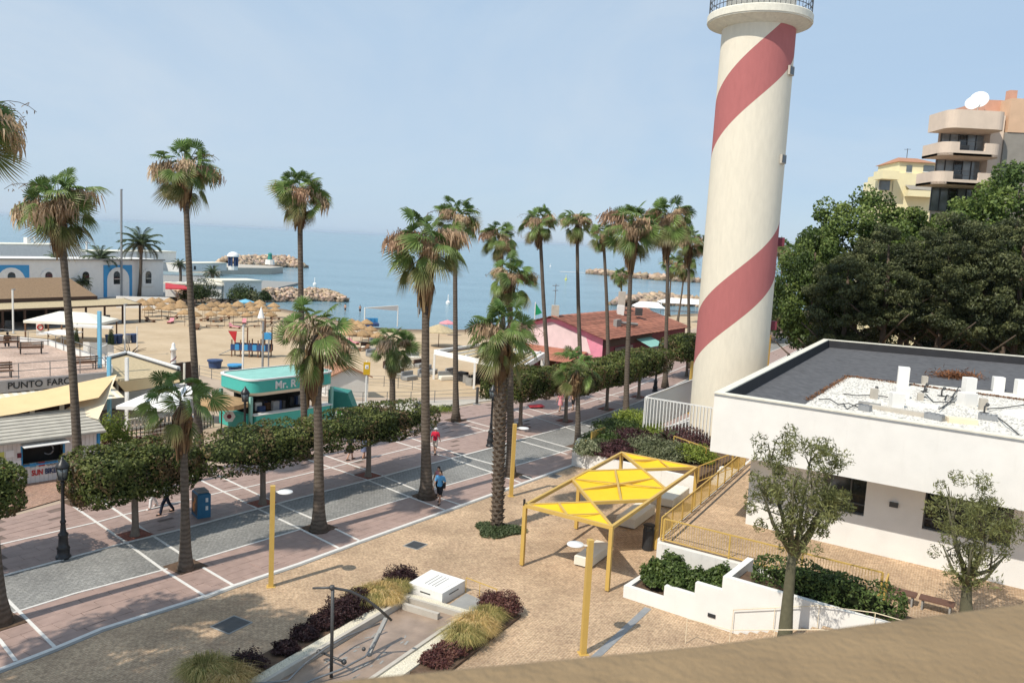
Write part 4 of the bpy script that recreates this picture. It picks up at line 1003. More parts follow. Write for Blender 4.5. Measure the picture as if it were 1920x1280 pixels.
guard('yellow_railing', 'short yellow railing end by the clipped hedge on the terrace', [up(T3, ZF), up(T3+Vector((-.55,-.95,0)), ZF)], step=.09)
guard('yellow_railing', 'pale railing on the steps behind the pergola', [G(1262,845,.9), G(1322,868,.9)], step=.5, bar=.015)
guard('yellow_railing', 'balustrade of thin yellow bars beside the far white steps', [G(1308,905,.6), G(1372,880,1.4)], step=.2, bar=.015, top=.03)
# far white steps up to the terrace
st = thing('white_steps', 'short flight of white steps beyond the pergola', 'steps', G(1330,905))
for i in range(5):
    b = MB(); q = LD*(.38*i); b.box((q.x, q.y, .14*(i+1)-.07-.004*i), (3.4, .42, .28-.004), math.atan2(FD.y, FD.x)); b.build('step', M['white_plaster'], st)
# ---- stepped planter wall
W1 = G(1168, 1119); W2 = G(1212, 1058)
pl_ = thing('stepped_planter', 'white planter wall rising in steps beside the stair', 'planter', (W1.x, W1.y, 0))
FD2 = Vector((.815, -.58, 0)).normalized(); IN2 = Vector((.58, .815, 0))
def pw(u, v): q = FD2*u+IN2*v; return (q.x, q.y)
def pwall(b, u0, u1, v0, v1, z0, z1): b.prism([pw(u0, v0), pw(u1, v0), pw(u1, v1), pw(u0, v1)], z0, z1)
b = MB(); LV = [(0, 1.75, .5), (1.75, 3.0, 1.0), (3.0, 4.05, 1.5), (4.05, 10.6, 2.05)]
for i, (a_, c_, z) in enumerate(LV): pwall(b, a_, c_, 0, .22+.001*i, 0, z)
pwall(b, 0, .22, .22, 3.2, 0, .5-.002); 
pwall(b, 4.05, 4.3, .221, 2.6, 0, 2.045)
b.build('wall', M['white_plaster'], pl_)
b = MB(); pwall(b, .22, 4.05, .221, 3.1, 0, .38); pwall(b, 4.31, 10.4, .225, 1.9, 0, 1.75); b.build('soil', M['soil'], pl_)
b = MB()
for u in (3.75, 8.6): 
    q = FD2*u - IN2*.015; b.box((q.x, q.y, .42 if u < 5 else 1.0), (.3,.05,.13), math.atan2(FD2.y, FD2.x))
b.build('step_light', M['dark_plastic'], pl_)
for i, (u, v, r, z) in enumerate(((.95, 1.0, .9, .38), (1.9, .9, .95, .38), (1.2, 2.0, .85, .38), (2.85, .9, .85, .6), (3.55, 1.0, .75, 1.0))):
    q = W1+FD2*u+IN2*v; shrub(('rounded green shrub low at the outer corner of the stepped planter','green shrub behind the first step of the white planter','green shrub against the retaining wall in the stepped planter','green shrub behind the second planter step','upright green shrub at the highest planter step')[i], (q.x, q.y, z), (r*.72, r*.72, r*.85), GRN, 300+i, 5200, .14, 'planter_shrub', 'shrub', 'shrubs in the stepped planter')
q0, q1 = W1+FD2*5.4+IN2*1.15, W1+FD2*9.6+IN2*.95
hd = thing('clipped_hedge', 'glossy green hedge between the stair wall and the terrace railing', 'hedge', (q0.x, q0.y, 1.7))
c = (q1-q0)/2; rng = np.random.default_rng(77); P, N = rounded_box_pts(11000, 2.6, .72, .62, rng); P = P+N*(noise3(P, 3, 5)*.12-np.abs(rng.normal(0,.07,len(P))))[:,None]
cc = ramp_cols(np.clip(.5+.25*noise3(P,2,6)+rng.normal(0,.22,len(P)),0,1), GRN)
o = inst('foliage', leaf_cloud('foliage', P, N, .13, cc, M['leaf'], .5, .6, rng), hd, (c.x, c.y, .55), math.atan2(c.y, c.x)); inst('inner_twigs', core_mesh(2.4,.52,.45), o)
# ---- stair up to the right
sr = thing('paved_stair', 'brick stair climbing right along the white planter wall', 'stair', (W1.x, W1.y, 0))
for i in range(9):
    b = MB(); u0 = 4.9+i*.36; q = FD2*(u0+1.9)-IN2*1.15; b.box((q.x, q.y, .15*(i+1)/2+.003), (3.8-.0*i, 2.2-.002*i, .15*(i+1)), math.atan2(FD2.y, FD2.x))
    b.build('step', M['plaza'], sr)
def stair_rail(label, v, us, zs_, step=None):
    base = W1; t = thing('stair_handrail', label, 'railing', base)
    pts = [FD2*u-IN2*v+Vector((0,0,z)) for u, z in zip(us, zs_)]
    b = MB(); b.tube([p+Vector((0,0,.95)) for p in pts], .016, 6); b.build('handrail', M['sail_pale'], t, True)
    pmb = MB(); pmb.tube([(0,0,0),(0,0,.95)], .014, 6); me = pmb.mesh('post', M['sail_pale'])
    for p in pts: inst('post', me, t, p)
stair_rail('pale handrail fixed along the white planter wall', .12, (4.6, 6.1, 7.6, 9.4, 10.4), (.0,.55,1.1,1.4,1.4))
stair_rail('thin handrail on the near side of the brick stair', 2.0, (3.6, 5.2, 6.7, 8.2, 9.9), (0,.1,.6,1.1,1.4))
for i, u in enumerate((.0, 1.25)):
    g = G(1685,1128,ZF)+FD*u; t = thing('brown_terrace_bench', ('brown panel bench on the terrace, left one','brown panel bench on the terrace, right one')[i], 'bench', g, math.atan2(FD.y, FD.x)); b = MB(); b.box((0,0,.42), (1.15,.5,.06)); b.build('seat', mat('bench_brown%d' % i, (.14,.075,.055), .7, .1, 5), t)
    for sx in (-.45,.45): b = MB(); b.box((sx,0,.2), (.06,.4,.38)); b.build('leg', M['grey_concrete'], t)
# ---- planter bed with mixed shrubs before the lighthouse
K = [G(1075, 872), G(1130, 880), G(1205, 905), G(1322, 915)]
pb_ = thing('white_planter_bed', 'long white curved planter bed full of shrubs below the lighthouse fence', 'planter', (K[0].x, K[0].y, 0))
b = MB(); prev = None
ptsK = [K[0], G(1115,881), G(1160,893), G(1240,912), G(1300,925)]
for p, q in zip(ptsK, ptsK[1:]): b.beam(p-K[0]+Vector((0,0,.5)), q-K[0]+Vector((0,0,.5)), .25, 1.0)
kb_ = G(1085, 848); b.beam(Vector((0,0,.498)), kb_-K[0]+Vector((0,0,.498)), .25, .99)
far_k = f0+Vector((-.3,-.2,0)); b.beam(kb_-K[0]+Vector((0,0,.496)), Vector((far_k.x-K[0].x, far_k.y-K[0].y, .496)), .25, .98)
b.build('wall', M['white_plaster'], pb_)
b = MB(); b.prism([(p.x-K[0].x, p.y-K[0].y) for p in (ptsK + [f1, f0, kb_])], 0, .82); b.build('soil', M['soil'], pb_)
BED = [(1112,838,.9,.6,GREYG,'grey green shrub at the left tip of the planter bed'),(1130,820,1.0,.6,GRN,'green shrub behind the left tip of the planter bed'),(1150,843,1.0,.6,PURP,'dark purple shrub in front, left half of the planter bed'),(1185,822,1.3,.7,PURP,'broad purple shrub in the middle of the planter bed'),(1160,800,1.4,.7,GRN,'green shrub along the road side of the planter bed'),(1190,785,1.3,.7,LIME,'yellow green shrub at the foot of the white slat fence'),(1215,838,1.2,.7,GREYG,'pale flowering shrub in the middle front of the planter bed'),(1222,806,.9,.6,LIME,'bright lime shrub just before the fence slats'),(1258,845,1.1,.65,GREYG,'pale flowering shrub nearest the white steps'),(1285,822,1.5,.8,PURP,'big purple shrub against the white building corner'),(1300,850,1.0,.65,LIME,'lime green shrub beside the white wall end')]
for i, (x, y, r, hh, stp, lb) in enumerate(BED):
    g = G(x, y+14, .8); shrub(lb, g, (r*1.45, r*1.45, hh*1.05), stp, 330+i, 5200, .15, 'bed_shrub', 'shrub', 'shrubs in the white planter bed')
g = G(1250, 838, .8); t = thing('cycas_plant', 'dark spiky cycas plant in the planter bed before the fence', 'plant', g)
for i in range(26): inst('frond', FE[(75, 50, 28, 8)[i % 4]][i % 2], t, (0,0,.35), i*2.4, .36)
# yellow play letters at the planter's left end
g = G(1098, 838, 1.0); t = thing('yellow_bench_frame', 'yellow comb shaped frame at the left end of the planter bed', 'frame', (g.x, g.y, 0))
b = MB(); dl = Vector((.55,.83,0)); b.beam(Vector((0,0,1.35)), dl*2.6+Vector((0,0,1.35)), .12, .16); b.beam(Vector((0,0,1.0)), Vector((0,0,1.35)), .2, .2); b.build('beam', M['yellow_paint'], t)
tm = MB(); tm.box((0,0,.25), (.18,.12,.55)); tme = tm.mesh('tooth', M['yellow_paint'])
for i in range(5): q = dl*(.8+.42*i); inst('tooth', tme, t, (q.x, q.y, 1.4), R_(56))

# ================================================================== APARTMENT BLOCKS
def apt():
    Y = 90.0; o = AT(1750, 380, Y); x0 = o.x; k = 1/ (FPX/ (Y*1.0))
    t = thing('apartment_block', 'beige apartment block with curved balconies above the trees', 'building', (x0, Y, 0))
    def X(px, py): return AT(px, py, Y).x-x0
    def Z(px, py): return AT(px, py, Y).z
    z_top = Z(1760, 212)
    b = MB(); b.prism([(1.2, 3), (12, 3), (18, 14), (8.0, 14)], 0, z_top-.5); b.build('core_wall', M['apt_pink'], t)
    b = MB(); b.prism([(7.4, 1.2), (20, .2), (20, 2.99), (7.4, 2.99)], 0, Z(1890, 245)); b.build('grey_wall', M['apt_grey'], t)
    b = MB(); b.prism([(7.6, 1.1), (20, .1), (20, 15), (7.6, 15)], Z(1890, 245)+.01, Z(1890, 180)); b.build('orange_wall', M['apt_orange'], t)
    b = MB(); b.prism([(6.1, 1.6), (7.38, 1.4), (7.38, 2.98), (6.1, 2.98)], 0, Z(1870,212)); b.build('pillar', M['apt_pink'], t)
    b = MB(); b.prism([(6.0, 3.2), (20, 2.2), (20, 12), (6.0, 12)], Z(1890,200), Z(1890,178)); b.build('roof_house', M['apt_brick'], t)
    b = MB(); b.box((8.1, 2.1, Z(1890,190)), (.8,.8,3.0)); b.build('chimney', M['apt_brick'], t)
    def rounded(x1, y0, y1, r, n=6):
        p = [(x1, y1), (0, y1)] + [(0+r-r*math.cos(a*math.pi/2/n), y0+r-r*math.sin(a*math.pi/2/n)) for a in range(n+1)] + [(x1-r+r*math.sin(a*math.pi/2/n), y0+r-r*math.cos(a*math.pi/2/n)) for a in range(n+1)]
        return p
    floors = [(210, 244, 'top'), (270, 295, 'mid'), (325, 349, 'low')]
    for i, (ya, yb, nm) in enumerate(floors):
        za, zb_ = Z(1800, ya), Z(1800, yb); dx = -.35*i
        q = [(x+dx+.0, y) for x, y in rounded(6.05+.2*i, -1.5, 3.0, 1.1)]
        if nm == 'top':
            b = MB(); b.prism(q, zb_, za); bal = b.build('balcony', M['apt_pink'], t)
        else:
            b = MB(); b.prism(q, zb_, zb_+.25); n = len(q)
            inner = q
            cx_ = sum(p_[0] for p_ in q)/n; cy_ = .8
            pth = q[1:]; ext = []
            for p_, r_ in zip(pth, pth[1:]):
                ext.append((p_, za))
                if abs(r_[0]-p_[0]) > 2:                   # the long front: lowered in the middle
                    for xx, zz_ in ((1.7+dx, za), (1.72+dx, zb_+.55), (4.4+dx, zb_+.55), (4.42+dx, za)): ext.append(((xx, p_[1]), zz_))
            ext.append((pth[-1], za)); V = []
            for (x_, y_), z_ in ext:
                ix, iy = x_+(cx_-x_)*.06, y_+(cy_-y_)*.08; V += [(x_, y_, zb_), (x_, y_, z_), (ix, iy, z_), (ix, iy, zb_+.25)]
            b.add(V, [f for k in range(len(ext)-1) for f in ((4*k, 4*k+4, 4*k+5, 4*k+1), (4*k+1, 4*k+5, 4*k+6, 4*k+2), (4*k+2, 4*k+6, 4*k+7, 4*k+3))])
            bal = b.build('balcony', M['apt_pink'], t)
            b = MB(); b.tube([(1.6+dx, -1.38, za+.1), (4.6+dx, -1.38, za+.1)], .03, 5); b.tube([(1.6+dx, -1.38, (za+zb_)/2+.3), (4.6+dx, -1.38, (za+zb_)/2+.3)], .02, 5); b.build('railing', M['dark_steel'], bal)
            b = MB(); b.box((2.6+dx, -.7, zb_+.7), (.8,.5,.9)); b.build('chair', M['dark_plastic'], bal)
        zf1 = zb_; zf0 = Z(1800, floors[i+1][1]) if i < 2 else zb_-3.0
        for j in range(5):
            xa = 1.5+dx*.6+j*.95
            b = MB(); b.box((xa+.45, 2.93, (zf0+zf1)/2+.2), (.88,.12,zf1-zf0-.5)); w = b.build('window', M['glass_grey'] if j != 2 else M['glass_dark'], t)
            b = MB(); b.box((xa-.02, 2.86, (zf0+zf1)/2+.2), (.07,.16,zf1-zf0-.45)); b.build('frame', M['dark_steel'], w)
    for i, (px, py, r, tilt) in enumerate(((1845,188,.75,.5),(1858,181,.95,.6))):
        x, z = X(px, py), Z(px, py); b = MB(); b.lathe([(.02, -.12), (r*.6, -.05), (r, .12), (r*.98, .14), (r*.6, -.02), (.02, -.08)], 18); d = b.build('satellite_dish', M['canvas_white'], t, True); d.location = (x, 2.2, z); d.rotation_euler = (R_(70), 0, R_(-35))
        b = MB(); b.tube([(x, 2.4, z-1.8), (x, 2.3, z)], .05, 6); b.build('mast', M['white_paint'], t)
apt()
def yellow_block():
    Y = 125.0; o = AT(1690, 370, Y); x0 = o.x; t = thing('yellow_house', 'pale yellow villa block with tiled roof left of the beige balconies', 'building', (x0, Y, 0))
    X = lambda px, py: AT(px, py, Y).x-x0; Z = lambda px, py: AT(px, py, Y).z
    b = MB(); b.prism([(X(1675,330), 0), (X(1765,330), 0), (X(1765,330), 9), (X(1675,330), 9)], 0, Z(1700,325)); b.build('wall', M['apt_yellow'], t)
    b = MB(); b.prism([(X(1690,310), .6), (X(1765,310), .6), (X(1765,310), 8), (X(1690,310), 8)], Z(1700,325), Z(1720,304)); b.build('upper_wall', M['apt_yellow'], t)
    b = MB(); xa, xb, za, zb_ = X(1687,303), X(1762,303), Z(1720,304), Z(1720,295); b.add([(xa, .2, za), (xb, .2, za), (xb, 8.5, za), (xa, 8.5, za), (xa+1.5, 4, zb_+.3), (xb-1.5, 4, zb_+.3)], [(0,1,5,4), (1,2,5), (2,3,4,5), (3,0,4), (3,2,1,0)]); b.build('roof', M['terracotta'], t)
    b = MB(); b.box((X(1659,330), -.5, Z(1659,330)), (2.5, 3, 1.2)); b.build('balcony', M['apt_yellow'], t)
    b = MB(); b.prism([(X(1650,350), 0), (X(1674,350), 0), (X(1674,350), 6), (X(1650,350), 6)], 0, Z(1660,338)); b.build('side_wing', M['apt_yellow'], t)
    for px, py, w, h in ((1708,316,.8,1.0),(1745,316,1.6,.9)):
        b = MB(); b.box((X(px,py), .55, Z(px,py)), (w,.1,h)); wi = b.build('window', M['glass'], t); b = MB(); b.box((X(px,py), .5, Z(px,py)-h/2-.05), (w+.2,.2,.1)); b.build('sill', M['white_paint'], wi)
    for px, py, w, h in ((1658,347,1.6,1.5),):
        b = MB(); b.box((X(px,py), -.05, Z(px,py)), (w,.12,h)); b.build('window', M['glass'], t)
    b = MB(); b.add([(X(1696,350), -.1, Z(1720,348)), (X(1745,350), -.1, Z(1720,348)), (X(1750,350), -1.3, Z(1720,357)), (X(1698,350), -1.3, Z(1720,357))], [(0,1,2,3)]); b.build('awning', M['apt_grey'], t)
    b = MB(); b.box((X(1722,362), -.7, Z(1722,364)), (4.2, 1.2, .9)); b.build('balcony', M['apt_yellow'], t)
    b = MB(); x = X(1724,290); b.tube([(x, 4, Z(1724,296)), (x, 4, Z(1724,273))], .05, 5); b.tube([(x-.5, 4, Z(1724,275)), (x+.5, 4, Z(1724,274))], .03, 5); b.build('antenna', M['dark_steel'], t)
yellow_block()
# ================================================================== PLAZA FURNITURE
def pergola():
    c = [Vector(v) for v in ((.953,34.774,0),(4.443,32.546,0),(10.04,42.555,0),(6.403,44.899,0))]; o = c[0]
    t = thing('yellow_pergola', 'yellow steel pergola with bright yellow fabric panels', 'pergola', o)
    Z = 2.72; L = lambda s: c[0].lerp(c[3], s)-o; Rr = lambda s: c[1].lerp(c[2], s)-o
    up = lambda p, z=Z: Vector((p.x, p.y, z))
    for s, f in ((0, L), (0, Rr), (.5, L), (.5, Rr), (1, L), (1, Rr)):
        p = f(s); b = MB(); b.box((p.x, p.y, (Z+.06)/2), (.16,.16,Z-.06), R_(61)); b.build('post', M['yellow_paint'], t)
    def bar(p, q, w=.14, h=.15, z=Z, nm='beam'):
        b = MB(); b.beam(up(p, z), up(q, z), w, h); return b.build(nm, M['yellow_paint'], t)
    bar(L(0), Rr(0)); bar(L(1), Rr(1)); bar(L(-.005), L(1.005), .13, .148); bar(Rr(-.005), Rr(1.005), .13, .148)
    bar(L(0), Rr(.39), .12, .14, Z+.005); bar(L(.425), Rr(0), .12, .143, Z+.009); bar(L(.585), Rr(1), .12, .14, Z+.005); bar(L(1), Rr(.575), .12, .143, Z+.009)
    def isect(a, b_, c_, d):
        r, s = b_-a, d-c_; k = ((c_-a).x*s.y-(c_-a).y*s.x)/(r.x*s.y-r.y*s.x); return a+r*k
    X1 = isect(L(0), Rr(.39), L(.425), Rr(0)); X2 = isect(L(.585), Rr(1), L(1), Rr(.575))
    def cloth(pts, sag=.10):
        n = 10; ctr = sum(pts, Vector())/len(pts); b = MB()
        for i in range(len(pts)):
            a, d = pts[i], pts[(i+1) % len(pts)]; V = []
            for j in range(n+1):
                for k in range(n+1):
                    e = a.lerp(d, k/n); q = ctr.lerp(ctr.lerp(e, .965), j/n)
                    V.append((q.x, q.y, Z+.035 - sag*(1-(j/n)**2)))
            b.add(V, [(j*(n+1)+k, j*(n+1)+k+1, (j+1)*(n+1)+k+1, (j+1)*(n+1)+k) for j in range(n) for k in range(n)])
        b.build('fabric_panel', M['yellow_cloth'], t, True)
    cloth([L(0), Rr(0), X1]); cloth([L(.425), L(.585), X2, Rr(.575), Rr(.39), X1]); cloth([L(1), X2, Rr(1)])
    m = lambda a, d: (a+d)/2
    bar(m(L(0), Rr(0)), m(L(0), X1)+Vector((.0,0,0)), .1, .1, Z+.03, 'rib'); bar(m(L(.425), X1), m(Rr(.575), X2), .1, .1, Z+.03, 'rib'); bar(m(X1, Rr(.39)), m(X2, L(.585)), .1, .1, Z+.04, 'rib'); bar(m(L(1), X2), m(L(1), Rr(1)), .1, .1, Z+.03, 'rib')
    bar(m(X1, Rr(0)), m(L(0), Rr(0)), .05, .05, Z+.05, 'rib'); bar(m(Rr(1), X2), m(L(1), Rr(1)), .05, .05, Z+.05, 'rib'); bar(L(.425), Rr(.575), .05, .05, Z+.06, 'rib')
    b = MB(); b.tube([up(L(0)-Vector((.05,0,0)), Z), up(L(0)-Vector((.05,0,0)), Z+.28)], .05, 6); b.build('cable_end', M['black_iron'], t)
pergola()
def bench(label, px, l, w, h, a):
    g = G(*px); t = thing('concrete_bench', label, 'bench', g, a)
    b = MB(); b.cbox((0,0,.08+(h-.08)/2), (l, w, h-.08), 0, .03); b.build('seat', M['cream_plaster'], t)
    b = MB(); b.box((0,0,.04), (l*.9, w*.8, .08)); b.build('plinth', M['grey_concrete'], t)
bench('pale concrete block bench under the near end of the pergola', (1112,1048), 2.4, .8, .48, R_(61)); bench('pale concrete block bench in the middle of the pergola', (1192,975), 3.0, 1.0, .55, R_(61)); bench('pale concrete block bench at the far end of the pergola', (1262,938), 3.0, .9, .5, R_(61))
def bin_(label, px, r, h, m='dark_plastic'):
    g = G(*px); t = thing('litter_bin', label, 'bin', g)
    b = MB(); b.lathe([(r*.92, .02), (r, .06), (r, h*.78)], 16); b.build('body', M[m], t, False)
    b = MB()
    for i in range(4): a = i*1.571+.7; b.box((math.cos(a)*r*.9, math.sin(a)*r*.9, h*.86), (.05,.09,h*.17), a)
    b.build('lid_support', M[m], t)
    b = MB(); b.lathe([(r*1.03, h*.93), (r*1.05, h*.97), (r*.8, h), (.02, h*1.01)], 16); b.build('lid', M[m], t)
bin_('black round litter bin beside the pergola post', (1214,1030), .27, 1.25); bin_('dark grey litter bin at the end of the long clipped hedge', (785,789), .36, 1.45, 'dark_steel')
def yellow_lamp(label, px, a, h=4.1):
    g = G(*px); t = thing('yellow_street_lamp', label, 'street lamp', g, a, 'square yellow street lamps')
    b = MB(); b.box((0,0,h/2), (.19,.19,h), R_(20)); b.build('post', M['yellow_paint'], t)
    b = MB(); b.box((0,0,.01), (.34,.34,.03), R_(20)); b.build('base_plate', M['yellow_paint'], t)
    b = MB(); b.beam((.05,0,h-.22), (.25,0,h-.22), .05, .05); hd = b.build('arm', M['white_paint'], t)
    b = MB(); b.lathe([(.05, .05), (.28, .035), (.30, .0), (.27, -.02), (.05, -.02)], 20, (.5, 0, h-.22)); b.build('lamp_head', M['white_paint'], t, True)
yellow_lamp('yellow street lamp by the promenade edge nearest the left', (508,1099), R_(-5)); yellow_lamp('yellow street lamp beside the rough trunked palm', (958,930), R_(-5)); yellow_lamp('yellow street lamp in front of the pergola, close to the parapet', (1093,1225), R_(175)); yellow_lamp('yellow street lamp against the left side of the lighthouse', (1290,775), R_(0), 4.6); yellow_lamp('yellow street lamp just right of the lighthouse', (1438,700), R_(180), 4.6)
def black_lamp(label, px, h=4.3):
    g = G(*px); t = thing('black_lamp_post', label, 'lamp post', g, 0, 'black cast iron lamp posts')
    b = MB(); b.lathe([(.30,0),(.30,.12),(.24,.16),(.24,.42),(.27,.46),(.20,.55),(.17,.95),(.2,1.0),(.2,1.06),(.12,1.15),(.09,1.5),(.12,1.55),(.12,1.6),(.08,1.66),(.06,h-1.15),(.1,h-1.1),(.05,h-1.0)], 14); b.build('post', M['black_iron'], t, True)
    b = MB(); b.lathe([(.06,h-1.0),(.16,h-.95),(.2,h-.9)], 12); l_ = b.build('lantern', M['black_iron'], t, True)
    b = MB(); b.lathe([(.16,h-.9),(.25,h-.42)], 12); b.build('glass', M['glass'], l_, True)
    b = MB(); b.lathe([(.28,h-.43),(.27,h-.38),(.2,h-.25),(.12,h-.17),(.1,h-.12),(.05,h-.08),(.05,h)], 14); b.build('cap', M['black_iron'], l_, True)
    b = MB()
    for i in range(6): a = i*1.047; b.beam((.165*math.cos(a), .165*math.sin(a), h-.9), (.26*math.cos(a), .26*math.sin(a), h-.42), .025, .025)
    b.build('cage', M['black_iron'], l_)
black_lamp('black lamp post at the road edge in front of the bike kiosk', (119,1046)); black_lamp('black lamp post behind the rough trunked palm', (919,837)); black_lamp('black lamp post between the trees before the lighthouse', (1228,734)); black_lamp('black lamp post before the teal kiosk, only its lantern above the hedge', (458,852))
# ad bin
g = G(377, 966); t = thing('advertising_bin', 'blue and dark waste bin with an orange poster on its side', 'bin', g, R_(38))
b = MB(); b.cbox((0,0,.62), (.62,.95,1.2), 0, .05); b.build('body', M['bin_blue'], t)
b = MB(); b.box((-.315,0,.66), (.03,.8,1.0)); pp = b.build('poster', M['dark_steel'], t)
b = MB(); b.sphere((-.335,.05,.5), .26, 10, 6, (.05,.8,1)); b.sphere((-.335,-.12,.85), .15, 10, 6, (.05,.8,1)); b.build('poster_print', mat('poster_orange', (.55,.2,.05), .5, .5, 9), pp)
b = MB(); b.box((0,0,1.26), (.5,.7,.1)); b.build('lid', M['grey_concrete'], t)
for zz in (.5, .9): b = MB(); b.box((.12,-.48,zz), (.12,.02,.2)); b.build('sticker', M['white_paint'], t)
# ground cover round the rough palm
rng = np.random.default_rng(9); gp = G(934, 996)
n = 4200; rr = np.sqrt(rng.uniform(0, 1, n)); aa = rng.uniform(0, 6.283, n); kx = 1+.25*np.sin(3*aa+1)
P = np.stack([rr*np.cos(aa)*1.15*kx, rr*np.sin(aa)*.95*kx, rng.uniform(.02, .35, n)*(1-.55*rr)], 1)
o = inst('ground_cover', leaf_cloud('ground_cover', P, np.tile([0,0,.6], (n,1)), .17, ramp_cols(rng.uniform(0,1,n), [(0,(.05,.07,.03)),(.6,(.10,.14,.06)),(1,(.22,.26,.14))]), M['leaf'], .25, 1.0, rng), None, gp)
tag(o, 'grey green ground cover clump at the foot of the rough trunked palm', 'ground cover')

# ================================================================== WATER FEATURE
def quad_px(name, pts, z, m, parent=None, thick=0.0):
    b = MB(); q = [G(x, y, z) for x, y in pts]
    if thick: b.prism([(p.x, p.y) for p in q], z-thick, z)
    else: b.quad(*q)
    return b.build(name, M[m], parent)
M['wet_floor'] = mat('basin_floor', (.30,.22,.165), .28, .25, 1.6, .2, 14, spec=.6, coords='World', stain=.4, stain_col=(.2,.15,.12))
wf = thing('drained_fountain_basin', 'shallow fountain basin with wet stone floor and pebble borders', 'basin', (0,0,0))
# outline in plaza axes
f00 = G(766, 1131); ax = (G(520, 1279)-f00).normalized(); bx_ = (G(866, 1160)-f00); wd = bx_.length; bx_.normalize()
def fq(u0, u1, v0, v1): return [f00+ax*u0+bx_*v0, f00+ax*u1+bx_*v0, f00+ax*u1+bx_*v1, f00+ax*u0+bx_*v1]
def fprism(name, u0, u1, v0, v1, z0, z1, m, par=wf):
    b = MB(); b.prism([(p.x, p.y) for p in fq(u0, u1, v0, v1)], z0, z1); return b.build(name, M[m], par)
fprism('basin_floor', 0, 9, 0, wd, .0, .03, 'wet_floor')
fprism('edge_stone', -.12, 9, -.14, 0, 0, .27, 'concrete'); fprism('edge_stone', -.12, 9, wd, wd+.14, 0, .21, 'concrete'); fprism('edge_stone', -.12, 0, 0, wd, 0, .23, 'concrete')
fprism('inner_step', .45, .62, .15, wd*.72, .03, .26, 'concrete')
fprism('pebble_border', -.45, 9, -.62, -.14, 0, .17, 'pebble'); fprism('pebble_border', -.45, 9, wd+.14, wd+.72, 0, .15, 'pebble'); fprism('pebble_border', -.5, -.12, -.14, wd+.14, 0, .16, 'pebble')
fprism('soil_bed', -1.5, 9, -1.55, -.62, 0, .1, 'soil'); fprism('soil_bed', -1.35, 4.3, wd+.72, wd+1.75, 0, .1, 'soil')
rng = np.random.default_rng(4)
b = MB()
for i in range(900):
    s = rng.choice([0, 1]); u = rng.uniform(-.4, 8); v = rng.uniform(-.6, -.16) if s == 0 else rng.uniform(wd+.16, wd+.7)
    p = f00+ax*u+bx_*v; r = rng.uniform(.02, .045); z = .165 if s == 0 else .145
    b.add([p+Vector((r*math.cos(k*1.57), r*math.sin(k*1.57), z)) for k in range(4)]+[p+Vector((0,0,z+r*.8))], [(0,1,4),(1,2,4),(2,3,4),(3,0,4)])
stuff(b.build('pebbles', M['pebble'], wf))
b = MB()                                        # dried white lime marks, thin crust on the floor
for i in range(26):
    u = rng.uniform(2.2, 5.5); v = wd*(.25 if i % 2 else .72)+rng.normal(0,.12); p = f00+ax*u+bx_*v; a = math.atan2(ax.y, ax.x); b.box((p.x, p.y, .034), (rng.uniform(.12,.35), rng.uniform(.04,.09), .004), a+rng.normal(0,.2))
b.build('lime_marks', M['grey_concrete'], wf)
def tuft_mesh(seed, n, r, h, stops):
    rg = np.random.default_rng(seed); V = []; F = []; Cs = []
    base = rg.normal(0, r*.45, (n, 2)); a = np.arctan2(base[:,1], base[:,0])+rg.normal(0,.7,n)+.25; ln = h*rg.uniform(.6,1.15,n); d = np.stack([np.cos(a), np.sin(a)], 1)
    t = rg.uniform(0,1,n); cs = ramp_cols(t, stops)
    for i in range(n):
        p0 = np.array([*base[i], 0]); D = np.array([*d[i], 0]); s = np.array([-d[i][1], d[i][0], 0])*.009
        p1 = p0+D*ln[i]*.3+np.array([0,0,ln[i]*.62]); p2 = p0+D*ln[i]*.9+np.array([0,0,ln[i]*.38])
        o = len(V); V += [p0-s, p0+s, p1-s, p1+s, p2]; F += [(o,o+1,o+3,o+2),(o+2,o+3,o+4)]; Cs += [cs[i]*.8]*2+[cs[i]]*2+[cs[i]*1.15]
    me = bpy.data.meshes.new('blades'); me.from_pydata([tuple(v) for v in V], [], F); me.update(); me.materials.append(M['grass_leaf']); set_cols(me, np.array(Cs)); return me
STRAWG = [(0,(.28,.24,.08)),(.35,(.52,.38,.15)),(.8,(.70,.50,.22)),(1,(.76,.60,.33))]; YELG = [(0,(.18,.20,.06)),(.5,(.42,.36,.13)),(1,(.64,.50,.21))]
TU = [tuft_mesh(i, 1300, .55, 1.0, STRAWG if i % 2 else YELG) for i in range(4)]
def tuft(label, px, sc, i):
    g = G(*px, .1); t = thing('ornamental_grass', label, 'grass tuft', g, 0, 'feathery grass tufts in the fountain beds'); inst('blades', TU[i % 4], t, (0,0,0), i*1.3, sc*.78)
for i, (x, y, s, lb) in enumerate(((742,1110,.85,'feathery grass tuft nearest the white box, left bed'),(715,1122,1.0,'large feathery grass tuft in the middle of the left bed'),(690,1130,1.0,'greener feathery grass tuft at the dark end of the left bed'),(728,1132,.8,'feathery grass tuft on the pool side of the left bed'),(915,1165,.9,'straw coloured grass tuft under the red shrub, right bed'),(890,1182,1.0,'straw coloured grass tuft in the middle of the right bed'),(868,1205,1.0,'straw coloured grass tuft at the lower end of the right bed'),(905,1190,.8,'straw coloured grass tuft at the outer edge of the right bed'),(385,1272,1.1,'grass tuft at the bottom left, cut by the picture edge'),(430,1285,1.0,'grass tuft at the very bottom beside the dark soil bed'))): tuft(lb, (x, y), s, i)
PURP2 = [(0,(.018,.008,.009)),(.5,(.045,.02,.022)),(1,(.10,.05,.045))]
